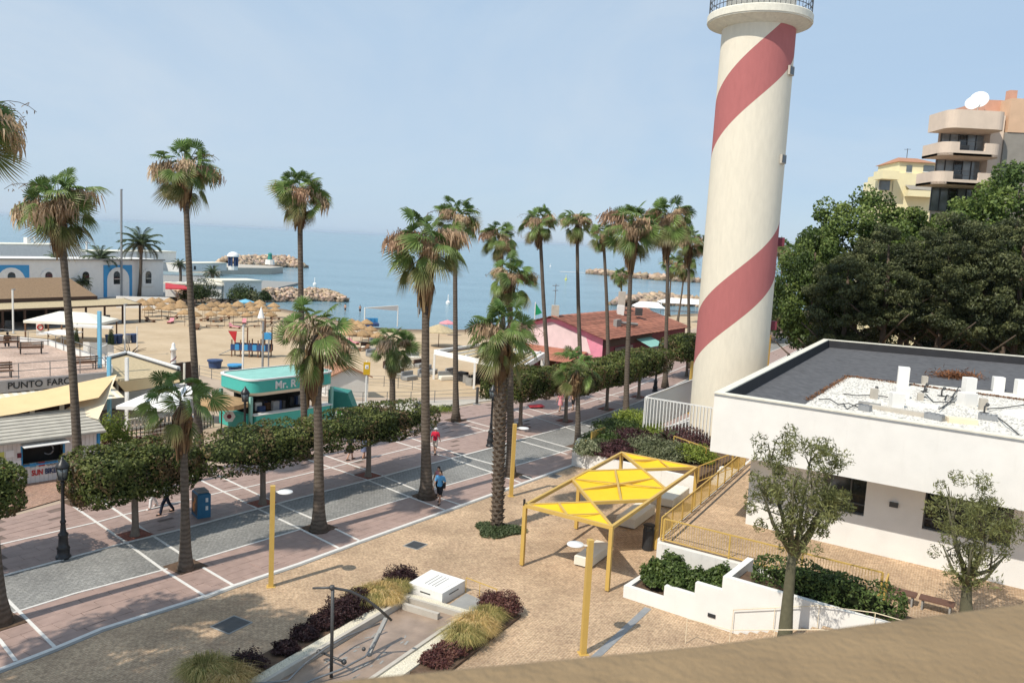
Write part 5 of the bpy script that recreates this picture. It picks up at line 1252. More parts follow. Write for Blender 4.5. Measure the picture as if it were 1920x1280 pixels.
for i, (x, y, r, h, lb) in enumerate(((752,1093,.55,.4,'dark purple shrub left of the white box'),(668,1140,.5,.4,'dark purple shrub where the left bed grass ends'),(640,1156,.55,.4,'dark purple shrub left of the feathery grass'),(608,1172,.45,.3,'thin dark shrub in the middle of the left bed'),(575,1192,.4,.22,'low dark shrub in the bare part of the left bed'),(460,1255,.5,.3,'low dark shrub at the lower end of the left bed'),(535,1220,.35,.18,'sparse dark shrub low in the left bed'),(945,1148,.55,.45,'reddish shrub at the right corner of the fountain bed'),(920,1140,.4,.35,'small reddish shrub by the thin brown railing'),(850,1222,.45,.25,'dark low shrub at the lower end of the right bed'),(815,1240,.4,.2,'low dark shrub near the parapet in the right bed'))):
    shrub(lb, G(x, y, .1), (r*1.35, r*1.35, h*1.1), PURP2 if i < 7 else [(0,(.05,.015,.015)),(.5,(.13,.05,.045)),(1,(.24,.12,.08))], 400+i, 3600, .085, 'bed_shrub', 'shrub', 'shrubs in the fountain beds')
# white box, plate and little rail
q = [G(x, y, .5) for x, y in ((766.6,1091.6),(829.4,1112),(872.5,1087),(808.8,1067))]
t = thing('white_concrete_box', 'white concrete housing with a slotted top beside the basin', 'housing', q[0]*1.0 - Vector((0,0,.5)))
o0 = q[0]; b = MB(); b.prism([(p.x-o0.x, p.y-o0.y) for p in q], 0, .5); b.build('body', M['white_plaster'], t)
cq = sum(q, Vector())/4; b = MB(); b.prism([((cq.lerp(p, .78)).x-o0.x, (cq.lerp(p, .78)).y-o0.y) for p in q], .5, .515); tp = b.build('top_panel', M['white_plaster'], t)
b = MB()
for s in (-.6, -.2, .25, .6): 
    e0 = cq.lerp(q[0].lerp(q[1], .5+s*.4), .62)-o0; e1 = cq.lerp(q[3].lerp(q[2], .5+s*.4), .62)-o0; b.beam((e0.x, e0.y, .517), (e1.x, e1.y, .517), .035, .008)
b.build('slot', M['grey_concrete'], tp)
b = MB(); e0, e1 = q[0].lerp(q[1], .35)-o0, q[0].lerp(q[1], .65)-o0; nn = Vector((-.45,-.85,0)).normalized()*.004; b.beam((e0.x+nn.x, e0.y+nn.y, .3), (e1.x+nn.x, e1.y+nn.y, .3), .01, .05); e0, e1 = q[1].lerp(q[2], .3)-o0, q[1].lerp(q[2], .7)-o0; b.beam((e0.x+.004, e0.y-.003, .3), (e1.x+.004, e1.y-.003, .3), .01, .04); b.build('vent', M['dark_steel'], t)
o = quad_px('grey_cover_plate', ((833,1139),(888,1152),(921,1132),(874,1111)), .12, 'grey_concrete', None, .11); tag(o, 'grey steel cover plate on the ground right of the white box', 'plate')
b0 = G(873,1110); t = thing('brown_railing', 'small thin ochre railing behind the grey cover plate', 'railing', b0)
b1 = G(931,1133)-b0; b = MB(); b.beam((0,0,.62), (b1.x,b1.y,.62), .03, .03); b.build('rail', M['yellow_paint'], t)
pm_ = MB(); pm_.box((0,0,.3), (.03,.03,.6)); me = pm_.mesh('post', M['yellow_paint'])
for s in (0, .45, .98): inst('post', me, t, b1*s)
# sundial sculpture
s0 = G(621, 1271); t = thing('steel_sundial', 'dark steel sundial sculpture with a bowed gnomon over the basin', 'sculpture', s0)
Ys = s0.y; H_ = AT(625,1100,Ys).z
b = MB(); b.tube([(0,0,0),(AT(624,1100,Ys).x-s0.x,0,H_+.05)], .055, 8); b.build('mast', M['dark_steel'], t, True)
def sp(px, py, Y): v = AT(px, py, Y)-s0; return v
pts = [sp(586,1102,Ys),sp(622,1101,Ys+.05),sp(655,1107,Ys+.25),sp(686,1122,Ys+.5),sp(712,1142,Ys+.8),sp(734,1162,Ys+1.0)]
b = MB(); b.tube(pts, [.035,.045,.045,.045,.045,.045], 8); b.build('bowed_arm', M['dark_steel'], t, True)
b = MB(); b.sphere(sp(622,1101,Ys), .09); b.build('clamp', M['dark_steel'], t, True)
pe = G(690,1230); b = MB(); b.beam(sp(724,1158,Ys+2.3), pe-s0+Vector((0,0,.02)), .14, .08); b.build('plank', M['grey_concrete'], t)
pts = [G(470,1282,.3)-s0, G(540,1275,.35)-s0, G(570,1245,.5)-s0, G(610,1215,.55)-s0, G(650,1192,.5)-s0, G(712,1168,.45)-s0]
b = MB(); b.tube(pts, .035, 6); b.build('ring', M['steel'], t, True)
pts = [G(530,1300,.1)-s0, G(590,1272,.2)-s0, G(640,1254,.3)-s0, G(685,1230,.35)-s0, G(705,1200,.5)-s0, G(718,1175,.7)-s0]
b = MB(); b.tube(pts, .035, 6); b.build('ring', M['steel'], t, True)
b = MB(); b.tube([G(598,1220,.4)-s0, G(645,1240,.4)-s0], .04, 6); b.sphere(G(645,1240,.4)-s0, .09); b.sphere(G(598,1221,.4)-s0, .09); b.sphere(G(682,1216,.35)-s0, .07); b.build('cross_bar', M['dark_steel'], t, True)

# ================================================================== BALCONY PARAPET (foreground)
l0, l1, l2 = G(680,1259,13.5), G(1300,1202,13.5), G(1920,1122,13.5)
d = (l2-l0).normalized(); A0 = l0-d*2.0; A1 = l2+d*1.2; nrm = Vector((d.y, -d.x, 0))      # towards the viewer
mid_ = l1+Vector((0,0,0)); b = MB(); prof = [(0.0,-1.0),(0.0,-.016),(.005,-.005),(.015,-.001),(.05,0.0),(.30,.0),(.33,-.02),(.34,-.06),(.34,-1.0)]
path = [A0, l0, l1, l2, A1]; V = [(p+nrm*o_).to_tuple()[:2]+(13.5+z,) for p in path for o_, z in prof]; n = len(prof)
b.add(V, [(i*n+k, (i+1)*n+k, (i+1)*n+k+1, i*n+k+1) for i in range(4) for k in range(n-1)])
o = b.build('balcony_parapet', M['ledge'], None, True); tag(o, 'blurred ochre balcony parapet along the bottom right of the view', 'parapet')

# ================================================================== ROOF EQUIPMENT
def rp(px, py, z=ZG): return G(px, py, z)
RB = [(1692,722,.62,1.1,'white concrete roof block, leftmost and tallest of the pair'),(1690,745,.7,.6,'white concrete roof block just below the leftmost one'),(1680,763,.6,.75,'white concrete roof block at the front left among cables'),(1815,740,.6,1.0,'white concrete roof block in the middle of the gravel'),(1812,760,.75,.7,'white concrete roof block before the middle one'),(1870,733,.6,.85,'white concrete roof block near the right end, taller one'),(1913,740,.6,.9,'white concrete roof block cut by the right edge'),(1733,720,.3,.5,'small pale roof block between the two big ones'),(1638,747,.32,.55,'small pale concrete stub at the left of the cables'),(1725,750,.3,.4,'small grey concrete stub in the middle of the roof'),(1842,768,.35,.6,'small grey concrete stub right of the middle block')]
for i, (x, y, w, h, lb) in enumerate(RB):
    g = rp(x, y); b = MB(); b.cbox((0,0,h/2), (w, w*.8, h), R_(-20+7*i % 30), .02); o = b.build('roof_block', M['white_plaster'] if w > .4 else M['concrete']); o.location = g; tag(o, lb, 'roof block', 'concrete blocks on the gravel roof')
for i, (x0, y0, x1, y1, w, h, m, lb) in enumerate(((1630,765,1735,782,.3,.2,'concrete','long pale plank lying across the gravel roof'),(1775,790,1830,795,.6,.22,'sail_pale','beige slab lying near the roof front'),(1700,757,1760,765,.7,.1,'white_paint','flat white tray on the gravel'),(1610,758,1650,764,.25,.18,'grey_concrete','short grey plank at the left of the cables'),(1895,775,1960,790,1.2,.2,'white_paint','white sheet at the right edge of the roof'))):
    p, q_ = rp(x0,y0), rp(x1,y1); b = MB(); b.beam(Vector((0,0,h/2)), q_-p+Vector((0,0,h/2)), w, h); o = b.build('roof_slab', M[m]); o.location = p; tag(o, lb, 'slab')
for i, (x0, y0, x1, y1) in enumerate(((1611,768,1632,772),(1735,783,1768,790),(1833,785,1870,790))):
    p, q_ = rp(x0,y0), rp(x1,y1); t = thing('metal_duct', ('short shiny duct left on the roof edge','shiny ribbed duct in the middle of the roof edge','grey ribbed duct right of the beige slab')[i], 'duct', p); b = MB(); b.beam(Vector((0,0,.15)), q_-p+Vector((0,0,.15)), .3, .28); b.build('body', M['grey_metal'], t)
    b = MB()
    for k in range(4): c = (q_-p)*((k+.5)/4); b.beam(c+Vector((0,0,.29)), c+(q_-p)*.06+Vector((0,0,.29)), .34, .03)
    b.build('rib', M['steel'], t)
cab = [[(1535,750),(1555,754),(1572,760),(1590,762),(1612,766)],[(1580,762),(1588,768),(1605,764),(1620,758)],[(1582,740),(1606,747),(1640,742),(1664,750)],[(1760,773),(1775,760),(1788,750),(1775,742),(1770,755),(1785,745),(1798,730)],[(1765,766),(1790,752),(1800,735)],[(1850,772),(1880,766),(1930,763)],[(1868,782),(1885,800),(1910,816)],[(1735,744),(1750,755),(1790,760)]]
for i, c in enumerate(cab):
    P_ = [rp(x, y) for x, y in c]; b = MB(); b.tube([p-P_[0]+Vector((0,0,.05+.12*((k+i) % 2))) for k, p in enumerate(P_)], .03, 5); o = b.build('roof_cable', M['dark_steel'], None, True); o.location = P_[0]; tag(o, ('black cable at the left end of the gravel','short looped cable beside the left duct','cable between the small stub and the front block','tangled cable left of the middle block','cable rising to the middle block','cable running to the right edge of the roof','cable hanging over the front right of the roof','thin cable in the middle of the gravel')[i], 'cable')
for i, (x, y) in enumerate(((1638,742),(1733,735),(1730,745),(1765,743),(1845,775))):
    g = rp(x, y); b = MB(); b.tube([(0,0,0),(0,0,.35),(.15,.05,.45)], .05, 6); b.sphere((.15,.05,.45), .1, 8, 5); b.box((0,0,.03), (.3,.3,.06)); o = b.build('antenna_foot', M['dark_steel'], None); o.location = g; tag(o, ('metal fixing on the leftmost small stub','metal fixing beside the leftmost block','metal fixing on the grey stub in the middle','metal fixing in the open middle of the gravel','metal fixing on the right small stub')[i], 'fixing')
rng = np.random.default_rng(21); n = 700; g = rp(1792, 712)
P = rng.normal(0, 1, (n,3))*np.array([.75,.35,.16])+np.array([0,0,.25]); o = inst('dry_branches', leaf_cloud('dry_branches', P, np.tile([0,0,1.], (n,1)), .42, ramp_cols(rng.uniform(0,1,n), [(0,(.12,.05,.025)),(1,(.36,.16,.07))]), M['dry_leaf'], .12, 1, rng), None, g); tag(o, 'heap of rust brown dead branches at the back of the gravel roof', 'branches')
n = 1600; t0, t1, t2 = rp(1512,752), rp(1590,706), rp(1930,752); k = rng.uniform(0,1,n); 
P = np.array([np.array(t0.lerp(t1, a/.3) if a < .3 else t1.lerp(t2, (a-.3)/.7)) for a in k])+rng.normal(0,.1,(n,3))*np.array([1,1,.12])+np.array([0,0,.06])
o = bpy.data.objects.new('leaf_litter', leaf_cloud('leaf_litter', P, np.tile([0,0,1.], (n,1)), .13, ramp_cols(rng.uniform(0,1,n), [(0,(.14,.06,.03)),(1,(.34,.18,.09))]), M['dry_leaf'], .5, .5, rng)); COL.objects.link(o); o.parent = None; stuff(o); tag(o, 'brown leaf litter gathered along the gravel edge', 'leaf litter')

# ================================================================== BOTTLE TREES
def bottle_tree(label, bpx, Y, top_px, W, Hh, seed, n=5200, dense=1.0, zbase=0):
    rg = random.Random(seed); base = AT(*bpx, Y); base.z = zbase; x0 = base.x; tp = AT(*top_px, Y)-base
    t = thing('bottle_tree', label, 'tree', base); zc = tp.z-Hh/2; b = MB()
    lean = Vector((tp.x*.8, 0, 0)); fork = zc-Hh*.42
    b.tube([(0,0,-.1),(.02,0,.4),(lean.x*.15,0,fork*.4),(lean.x*.3,0,fork*.75),(lean.x*.4,0,fork)], [.30,.25,.2,.16,.13], 10)
    ends = []
    for i in range(9):
        a = i*2.4; r = W*.42*rg.uniform(.6, 1); e = Vector((lean.x*.6+math.cos(a)*r, math.sin(a)*r, zc+rg.uniform(-.25,.3)*Hh)); ends.append(e)
        s = Vector((lean.x*.35, 0, fork*rg.uniform(.75, 1.0))); b.tube([s, s.lerp(e, .45)+Vector((math.cos(a)*.1, math.sin(a)*.1, -.15)), e], [.10,.06,.02], 6)
        for j in range(3):
            k = s.lerp(e, rg.uniform(.4,.9)); b.tube([k, k+Vector((rg.gauss(0,.35), rg.gauss(0,.35), rg.uniform(.2,.7)))], [.03,.01], 5)
    b.build('trunk', M['green_bark'], t, True)
    rng = np.random.default_rng(seed); P = []; N = []; Tt = []
    nb = 90
    for i in range(nb):
        d = rng.normal(0,1,3); d /= np.linalg.norm(d); c = np.array([lean.x*.7, 0, zc])+d*np.array([W*.5, W*.48, Hh*.5])*rng.uniform(.2,1)**.5; r = rng.uniform(.22,.42)
        q = rng.normal(0,1,(int(n/nb*dense),3)); q /= np.linalg.norm(q,axis=1,keepdims=True); p = c+q*r*rng.uniform(.2,1,(len(q),1))**.5; P.append(p); N.append(q*.4+np.array([0,0,-.1])); Tt.append(np.full(len(q), rng.uniform(-.2,.25)))
    P, N, Tt = map(np.concatenate, (P, N, Tt)); tt = np.clip(.5+Tt+rng.normal(0,.2,len(P)),0,1)
    inst('crown', leaf_cloud('crown', P, N, .17, ramp_cols(tt, [(0,(.075,.085,.03)),(.5,(.16,.175,.06)),(1,(.30,.31,.12))]), M['leaf'], .22, .9, rng), t)
bottle_tree('slender bottle tree with a swollen green trunk before the white wall', (1472,1180), 26.8, (1508,795), 3.7, 4.4, 51, 8600, zbase=G(1472,1180,0).z if False else .9)
bottle_tree('smaller bottle tree with a bare lower crown at the right edge', (1812,1150), 28.5, (1822,890), 3.4, 3.9, 52, 5600, zbase=1.2)
# ================================================================== KIOSKS AND RESTAURANTS
def proj_x(p): q = p-CAM; f = q.dot(fwd); return 960+FPX*q.dot(RIGHT)/f
def plank_wall(b, p, q, z0, z1, th=.05, w=.3):
    L = (q-p).length; n = max(1, int(L/w)); d = (q-p)/n
    for i in range(n): b.beam(p+d*(i+.02)+Vector((0,0,(z0+z1)/2)), p+d*(i+.98)+Vector((0,0,(z0+z1)/2)), th, z1-z0)
def bike_kiosk():
    K0 = G(183,886); K1 = G(50,907); u = (K1-K0).normalized(); v = Vector((-u.y, u.x, 0)); v = v if v.y > 0 else -v
    t = thing('bike_rental_kiosk', 'white plank kiosk with SUN BIKES lettering and open serving hatch', 'kiosk', K0)
    Lk, D, h = 8.0, 4.0, 2.55; hw = (1.75, 3.75, 1.0, 2.15)
    P = lambda a, c, z: u*a+v*c+Vector((0,0,z))
    pw_ = .21; n = int(Lk/pw_); fp = MB(); fp.box((0,0,0), (1,.05,1)); fm = fp.mesh('plank', M['cream_white'])
    an = math.atan2(u.y, u.x)
    for i in range(n):
        a = (i+.5)*pw_
        if hw[0] < a < hw[1]:
            for z0, z1 in ((0, hw[2]), (hw[3], h)): inst('plank', fm, t, P(a, 0, (z0+z1)/2), an, (pw_*.95, 1, z1-z0))
        else: inst('plank', fm, t, P(a, 0, h/2), an, (pw_*.95, 1, h))
    b = MB(); b.beam(P(.0,.05,h/2), P(0,D,h/2), .06, h); b.beam(P(Lk,.05,h/2), P(Lk,D,h/2), .06, h); b.beam(P(0,D,h/2), P(Lk,D,h/2), .06, h); b.build('side_wall', M['white_paint'], t)
    b = MB(); b.beam(P(-.02,-.02,h/2), P(.0,.02,h/2), .14, h); b.box(P(-.05,-.02,h/2), (.13,.13,h), an); b.build('corner_post', M['blue_paint'], t)
    b = MB(); b.add([P(-.3,-.45,h-.12), P(Lk+.2,-.45,h-.12), P(Lk+.2,D*.5,h+.75), P(-.3,D*.5,h+.75), P(Lk+.2,D+.3,h-.05), P(-.3,D+.3,h-.05)], [(0,1,2,3),(3,2,4,5)])
    b.add([P(-.3,-.45,h-.2), P(Lk+.2,-.45,h-.2), P(Lk+.2,-.45,h-.12), P(-.3,-.45,h-.12)], [(0,1,2,3)])
    rf = b.build('roof', M['kiosk_roof'], t)
    for i in range(9):
        q = MB(); s = i/8; q.beam(P(-.3, -.45+s*(D*.5+.45), h-.1+.87*s+.015), P(Lk+.2, -.45+s*(D*.5+.45), h-.1+.87*s+.015), .03, .03); q.build('roof_batten', M['kiosk_roof'], rf)
    b = MB(); b.add([P(hw[0]-.1,-.04,hw[3]), P(hw[1]+.1,-.04,hw[3]), P(hw[1]+.1,-.75,hw[3]-.05), P(hw[0]-.1,-.75,hw[3]-.05), P(hw[0]-.1,-.04,hw[3]+.04), P(hw[1]+.1,-.04,hw[3]+.04), P(hw[1]+.1,-.75,hw[3]-.01), P(hw[0]-.1,-.75,hw[3]-.01)], [(0,1,2,3),(7,6,5,4),(2,6,7,3),(1,5,6,2),(0,3,7,4)]); b.build('hatch_flap', M['white_paint'], t)
    b = MB(); b.beam(P(hw[0]-.05,-.03,hw[2]), P(hw[1]+.05,-.03,hw[2]), .25, .07); b.beam(P(hw[0]-.03,-.01,hw[2]), P(hw[0]-.03,-.01,hw[3]), .08, .08); b.beam(P(hw[1]+.03,-.01,hw[2]), P(hw[1]+.03,-.01,hw[3]), .08, .08); b.build('hatch_frame', M['blue_paint'], t)
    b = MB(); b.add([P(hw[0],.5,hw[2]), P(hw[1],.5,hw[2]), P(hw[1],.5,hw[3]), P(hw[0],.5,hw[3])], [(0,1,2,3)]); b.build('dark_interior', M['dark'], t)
    b = MB(); b.tube([P(2.4,.4,1.35)+Vector((.3*math.cos(k*.4),0,.3*math.sin(k*.4)+.3)) for k in range(16)], .04, 5); b.build('bicycle_wheel', M['grey_metal'], t)
    rot = (R_(90), 0, an+math.pi)
    a_at = lambda px: min((abs(proj_x(K0+u*(Lk*k/800))-px), Lk*k/800) for k in range(800))[1]
    text_part('SUN', .40, .012, M['red'], t, P(a_at(59),-.05,.42), rot, bold=.012, sx=.7); text_part('BIKES', .40, .012, M['navy'], t, P(a_at(84),-.05,.42), rot, bold=.012, sx=.7)
    for a, z, w, hh, m in [(a_at(x), z, w, hh, m) for x, z, w, hh, m in ((62,.98,.3,.22,'light_blue'),(78,.98,.3,.22,'red'),(116,.92,.35,.18,'buoy'),(4,1.7,.35,.4,'buoy'),(18,1.75,.45,.35,'canvas_white'),(37,1.6,.2,.25,'maroon'),(5,1.0,.5,.2,'red'),(28,.95,.6,.16,'teal_dark'),(26,1.2,.7,.26,'canvas_white'),(10,.7,.6,.2,'light_blue'),(24,.72,.4,.14,'buoy'),(8,1.3,.4,.2,'canvas_white'))]:
        b = MB(); b.box(P(a,-.045,z), (w,.02,hh), an); b.build('sticker', M[m], t)
    for a in (2.1, 2.3, 2.5): b = MB(); b.tube([P(a,-.05,.95)+u*.1*math.cos(k*.63)+Vector((0,0,.1*math.sin(k*.63))) for k in range(11)], .015, 4); b.build('bicycle_drawing', M['grey_metal'], t)
M['cream_white'] = mat('plank_white', (.72,.69,.66), .6, .06, 3, rand=.05, stain=.2, stain_col=(.5,.45,.4))
M['kiosk_roof'] = mat('kiosk_roof', (.46,.43,.37), .9, .15, 2, .3, 15, stain=.4, stain_col=(.3,.28,.24))
bike_kiosk()
def punto():
    F0, F1 = G(-160,727,3.4), G(207,697,3.4); u = (F1-F0).normalized(); v = Vector((-u.y,u.x,0)); L = (F1-F0).length
    t = thing('terrace_restaurant', 'restaurant under a paved roof terrace with PUNTO FARO on its fascia', 'restaurant', (F0.x, F0.y, 0)); P = lambda a, c, z: u*a+v*c+Vector((0,0,z))
    b = MB(); b.beam(P(0,.1,3.0), P(L,.1,3.0), .2, .78); b.build('fascia', M['fascia'], t)
    # roof terrace slab
    bk = [G(x, y, 3.4)-Vector((F0.x,F0.y,0)) for x, y in ((205,697),(190,682),(150,668),(90,647),(-20,637),(-200,640))]
    b = MB(); b.prism([(p.x, p.y) for p in ([P(0,.2,0), P(L,.2,0)]+bk)], 3.1, 3.405); b.build('roof_terrace', M['terrace_pave'], t)
    b = MB(); b.beam(P(0,2.5,1.5), P(L-.5,2.5,1.5), .3, 3.0); b.build('back_wall', M['dark_wood'], t)
    for i in range(6): b = MB(); b.box(P(1+i*L/6.2,.4,1.35), (.22,.22,2.66)); b.build('pillar', M['cream_plaster'], t)
    an = math.atan2(u.y, u.x); rot = (R_(90),0,an)
    z = 2.82; s = [(F0+u*a).x for a in (0,1)]
    def along(px): d = ray(px, 715); # parameter along the fascia seen at px
    def a_at(px):
        best = min(range(400), key=lambda k: abs(proj_x(F0+u*(L*k/400))-px)); return L*best/400
    a0, a1 = a_at(13), a_at(75); text_part('PUNTO', .62, .02, M['dark'], t, P(a0,-.03,z), rot, sx=(a1-a0)/1.95)
    a0, a1 = a_at(87), a_at(134); text_part('FARO', .62, .02, M['dark'], t, P(a0,-.03,z), rot, sx=(a1-a0)/1.62)
    b = MB(); b.add([P(0,0,2.55), P(L,0,2.55), P(L,-2.2,1.95), P(0,-2.2,1.95)], [(0,1,2,3)]); b.build('awning', M['sail_pale'], t)
    b = MB()
    for i in range(22):
        a = i*L/22; b.add([P(a,-.01,2.56), P(a+.28,-.01,2.56), P(a+.28,-2.2,1.96), P(a,-2.2,1.96)], [(0,1,2,3)])
    b.build('awning_stripes', M['canvas'], t)
    # railing on the terrace, front edge and sea side
    for nm, pts in (('front_railing', [P(0,.3,3.41), P(L,.3,3.41)]), ('sea_railing', [p+Vector((0,0,.005)) for p in bk[::-1]])):
        b = MB()
        for p, q in zip(pts, pts[1:]):
            for zz in (.5, 1.0): b.beam(Vector((p.x,p.y,3.41+zz)), Vector((q.x,q.y,3.41+zz)), .04, .04)
            k = max(1, round((q-p).length/2))
            for i in range(k+1): c = p.lerp(q, i/k); b.beam(Vector((c.x,c.y,3.41)), Vector((c.x,c.y,4.42)), .04, .04)
        b.build(nm, M['steel'], t)
    b = MB()
    for p, q in zip(bk[::-1], bk[::-1][1:]): b.beam(Vector((p.x,p.y+.25,3.55)), Vector((q.x,q.y+.25,3.55)), .22, .5)
    b.build('sea_parapet', M['white_plaster'], t)
M['fascia'] = mat('fascia', (.40,.36,.34), .6, .08, 2); M['terrace_pave'] = brick_ground('terrace_pavers', (.52,.38,.30), (.46,.33,.26), (.56,.44,.36), R_(40), .8, .8, .02, .25)
punto()
def park_bench(label, g, a):
    t = thing('park_bench', label, 'bench', g, a)
    for i in range(4): b = MB(); b.box((0,-.25+.15*i,.45), (1.7,.11,.04)); b.build('seat_slat', M['wood_brown'], t)
    for i in range(3): b = MB(); b.box((0,.3+.03*i,.6+.16*i), (1.7,.04,.11)); b.build('back_slat', M['wood_brown'], t)
    for sx in (-.7, .7): b = MB(); b.beam((sx,-.25,0), (sx,-.25,.43), .06, .06); b.beam((sx,.28,0), (sx,.4,1.0), .06, .06); b.beam((sx,-.28,.42), (sx,.32,.42), .05, .04); b.build('leg', M['black_iron'], t)
park_bench('wooden bench on the roof terrace with someone sitting on it', G(14,652,3.41), R_(215)); park_bench('empty wooden bench on the roof terrace', G(58,663,3.41), R_(215)); park_bench('wooden bench behind the kiosk palm on the roof terrace', G(157,692,3.41), R_(225))
park_bench('dark bench end at the left edge of the roof terrace', G(-3,708,3.41), R_(40))
def sail(label, pts, m, sag=.5, n=8):
    p = [G(*q) for q in pts]; o = sum(p, Vector())/len(p); V = []
    a, b_, c = p[0], p[1], p[2]; d = p[3] if len(p) > 3 else None; mb = MB()
    for j in range(n+1):
        for k in range(n+1):
            s, r = j/n, k/n
            q = (a.lerp(b_, s)).lerp((d.lerp(c, s) if d else a.lerp(c, s)), r) if d else a.lerp(b_.lerp(c, r), s)
            q = q-o; q.z -= sag*(1-abs(2*s-1))*(1-abs(2*r-1)*.6)*.6; V.append(q)
    mb.add(V, [(j*(n+1)+k, j*(n+1)+k+1, (j+1)*(n+1)+k+1, (j+1)*(n+1)+k) for j in range(n) for k in range(n)])
    ob = mb.build('shade_sail', M[m], None, True); ob.location = o; tag(ob, label, 'shade sail'); return ob
sail('long ochre shade sail stretched behind the bike kiosk roof', [(-140,800,3.2),(185,745,3.9),(219,702,4.7),(-140,770,3.4)], 'sail', .5)
sail('pale triangular shade sail hanging to the blue post', [(219,702,4.75),(118,770,3.2),(184,786,2.9)], 'sail_pale', .3)
sail('beige awning sail over the beach bar front', [(218,716,3.9),(330,700,3.5),(338,716,3.0),(235,735,3.1)], 'sail', .2)
def post(label, name, bpx, h, r, m, cat='post', z=0, cap=None, sq=False):
    g = G(*bpx, z); t = thing(name, label, cat, g); b = MB()
    if sq: b.box((0,0,h/2), (2*r,2*r,h))
    else: b.tube([(0,0,0),(0,0,h)], r, 8)
    b.build('shaft', M[m], t)
    b = MB(); b.box((0,0,.02), (r*5,r*5,.05)); b.build('foot', M['grey_concrete'], t)
    if cap: b = MB(); b.box((0,.2,h), (.2,.6,.12)); b.build('head', M[cap], t)
post('light blue post holding the sails right of the kiosk palm', 'sail_post', (205,792), 4.6, .11, 'light_blue', sq=True)
post('light blue post on the roof terrace above the fascia', 'sail_post', (187,697), 4.4, .11, 'light_blue', sq=True, z=3.1)
post('white sail post in front of the dark beach bar', 'sail_post', (238,800), 4.8, .1, 'white_paint', sq=True)
post('white sail post beside the pale triangular sail', 'sail_post', (183,800), 3.3, .1, 'white_paint', sq=True)
post('white lamp post before the thatched restaurant', 'beach_lamp_post', (25,625), 5.6, .11, 'white_paint', 'lamp post', -1, 'grey_metal')
post('white lamp post on the sand beside the blue bins', 'beach_lamp_post', (234,668), 5.8, .09, 'white_paint', 'lamp post', -1, 'grey_metal')
post('white lamp post behind the left end of the teal kiosk', 'beach_lamp_post', (455,705), 5.2, .1, 'white_paint', 'lamp post', -1, 'grey_metal')
post('thick grey mast beside the wooden play ship', 'beach_mast', (492,700), 5.4, .12, 'grey_metal', 'mast', -1)
post('thin white pole on the sand right of the blue bins', 'beach_pole', (257,660), 3.0, .05, 'white_paint', 'pole', -1)
post('very tall floodlight pole in front of the port building', 'floodlight_pole', (228,557), 21, .22, 'grey_metal', 'pole', -1, 'dark_steel')
post('thin white pole of the beach sign cluster behind the teal kiosk', 'beach_pole', (503,700), 3.6, .08, 'grey_metal', 'pole', -1)
# beach bar with reed roof
def beach_bar():
    px = [(192,676),(238,664),(335,694),(318,704),(226,712),(200,704)]; p = [G(x, y, 3.0) for x, y in px]; o = p[0]*1.0; o.z = 0
    t = thing('reed_roof_bar', 'beach bar with a flat reed roof and long white counter', 'beach bar', o)
    b = MB(); b.prism([(q.x-o.x, q.y-o.y) for q in p], 2.85, 3.0); b.build('reed_roof', M['reed'], t)
    b = MB()
    for a, c in zip(p[:3], p[1:3]): b.beam(a-o+Vector((0,0,.12)), c-o+Vector((0,0,.12)), .25, .3)
    b.build('white_edge', M['white_paint'], t)
    b = MB()
    for a, c in zip(p[:3], p[1:3]): b.beam(a-o+Vector((.1,-.3,.06)), c-o+Vector((.1,-.3,.06)), .2, .15)
    b.build('dark_edge', M['dark_steel'], t)
    q = [G(x, y, 0)-o for x, y in ((185,770),(300,752),(345,745))]
    b = MB()
    for a, c in zip(q, q[1:]): b.beam(a+Vector((0,0,.62)), c+Vector((0,0,.62)), .7, 1.1)
    b.build('white_counter', M['white_paint'], t)
    b = MB()
    for a, c in zip(q, q[1:]): b.beam(a+Vector((.3,1.5,1.4)), c+Vector((.3,1.5,1.4)), .2, 2.8)
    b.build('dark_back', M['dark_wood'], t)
    for a in (.1, .5, .9): c = q[0].lerp(q[2], a); b = MB(); b.box((c.x+.4, c.y+.6, 1.42), (.14,.14,2.82)); b.build('post', M['cream_plaster'], t)
beach_bar()
def parasol(label, g, r, h, m, group=None, name='parasol', peak=.5, sq=False, val=.12, pole='white_paint', n=8):
    t = thing(name, label, 'parasol', g, 0, group); b = MB(); k = 4 if sq else n
    ring = [(r*math.cos(6.2832*i/k+.785), r*math.sin(6.2832*i/k+.785)) for i in range(k)]
    V = [(0,0,h+peak)]+[(x*.5, y*.5, h+peak*.55) for x, y in ring]+[(x, y, h) for x, y in ring]+[(x, y, h-val) for x, y in ring]
    F = [(0,1+i,1+(i+1)%k) for i in range(k)]+[(1+i,1+k+i,1+k+(i+1)%k,1+(i+1)%k) for i in range(k)]+[(1+k+i,1+2*k+i,1+2*k+(i+1)%k,1+k+(i+1)%k) for i in range(k)]
    b.add(V, F); b.build('canopy', M[m], t); b = MB(); b.tube([(0,0,0),(0,0,h+peak*.6)], .03 if r < 1.6 else .05, 6); b.build('pole', M[pole], t); return t
parasol('white square parasol of the bar terrace, half behind the young palm', G(290,808,0), 2.5, 2.0, 'canvas_white', sq=True, val=.22, peak=.75)
parasol('beige thatch parasol hidden behind the young palm and the teal kiosk', G(415,812,0), 1.8, 2.2, 'straw', pole='wood_brown', val=.3)
parasol('small white parasol behind the young palm', G(352,790,0), 1.6, 2.1, 'canvas_white', sq=True, val=.2)
def tables(label, px, z=0):
    g = G(*px, z); t = thing('terrace_table', label, 'table', g); b = MB(); b.lathe([(.42,.72),(.42,.75)], 12); b.build('top', M['white_paint'], t); b = MB(); b.tube([(0,0,0),(0,0,.72)], .04, 6); b.build('leg', M['grey_metal'], t)
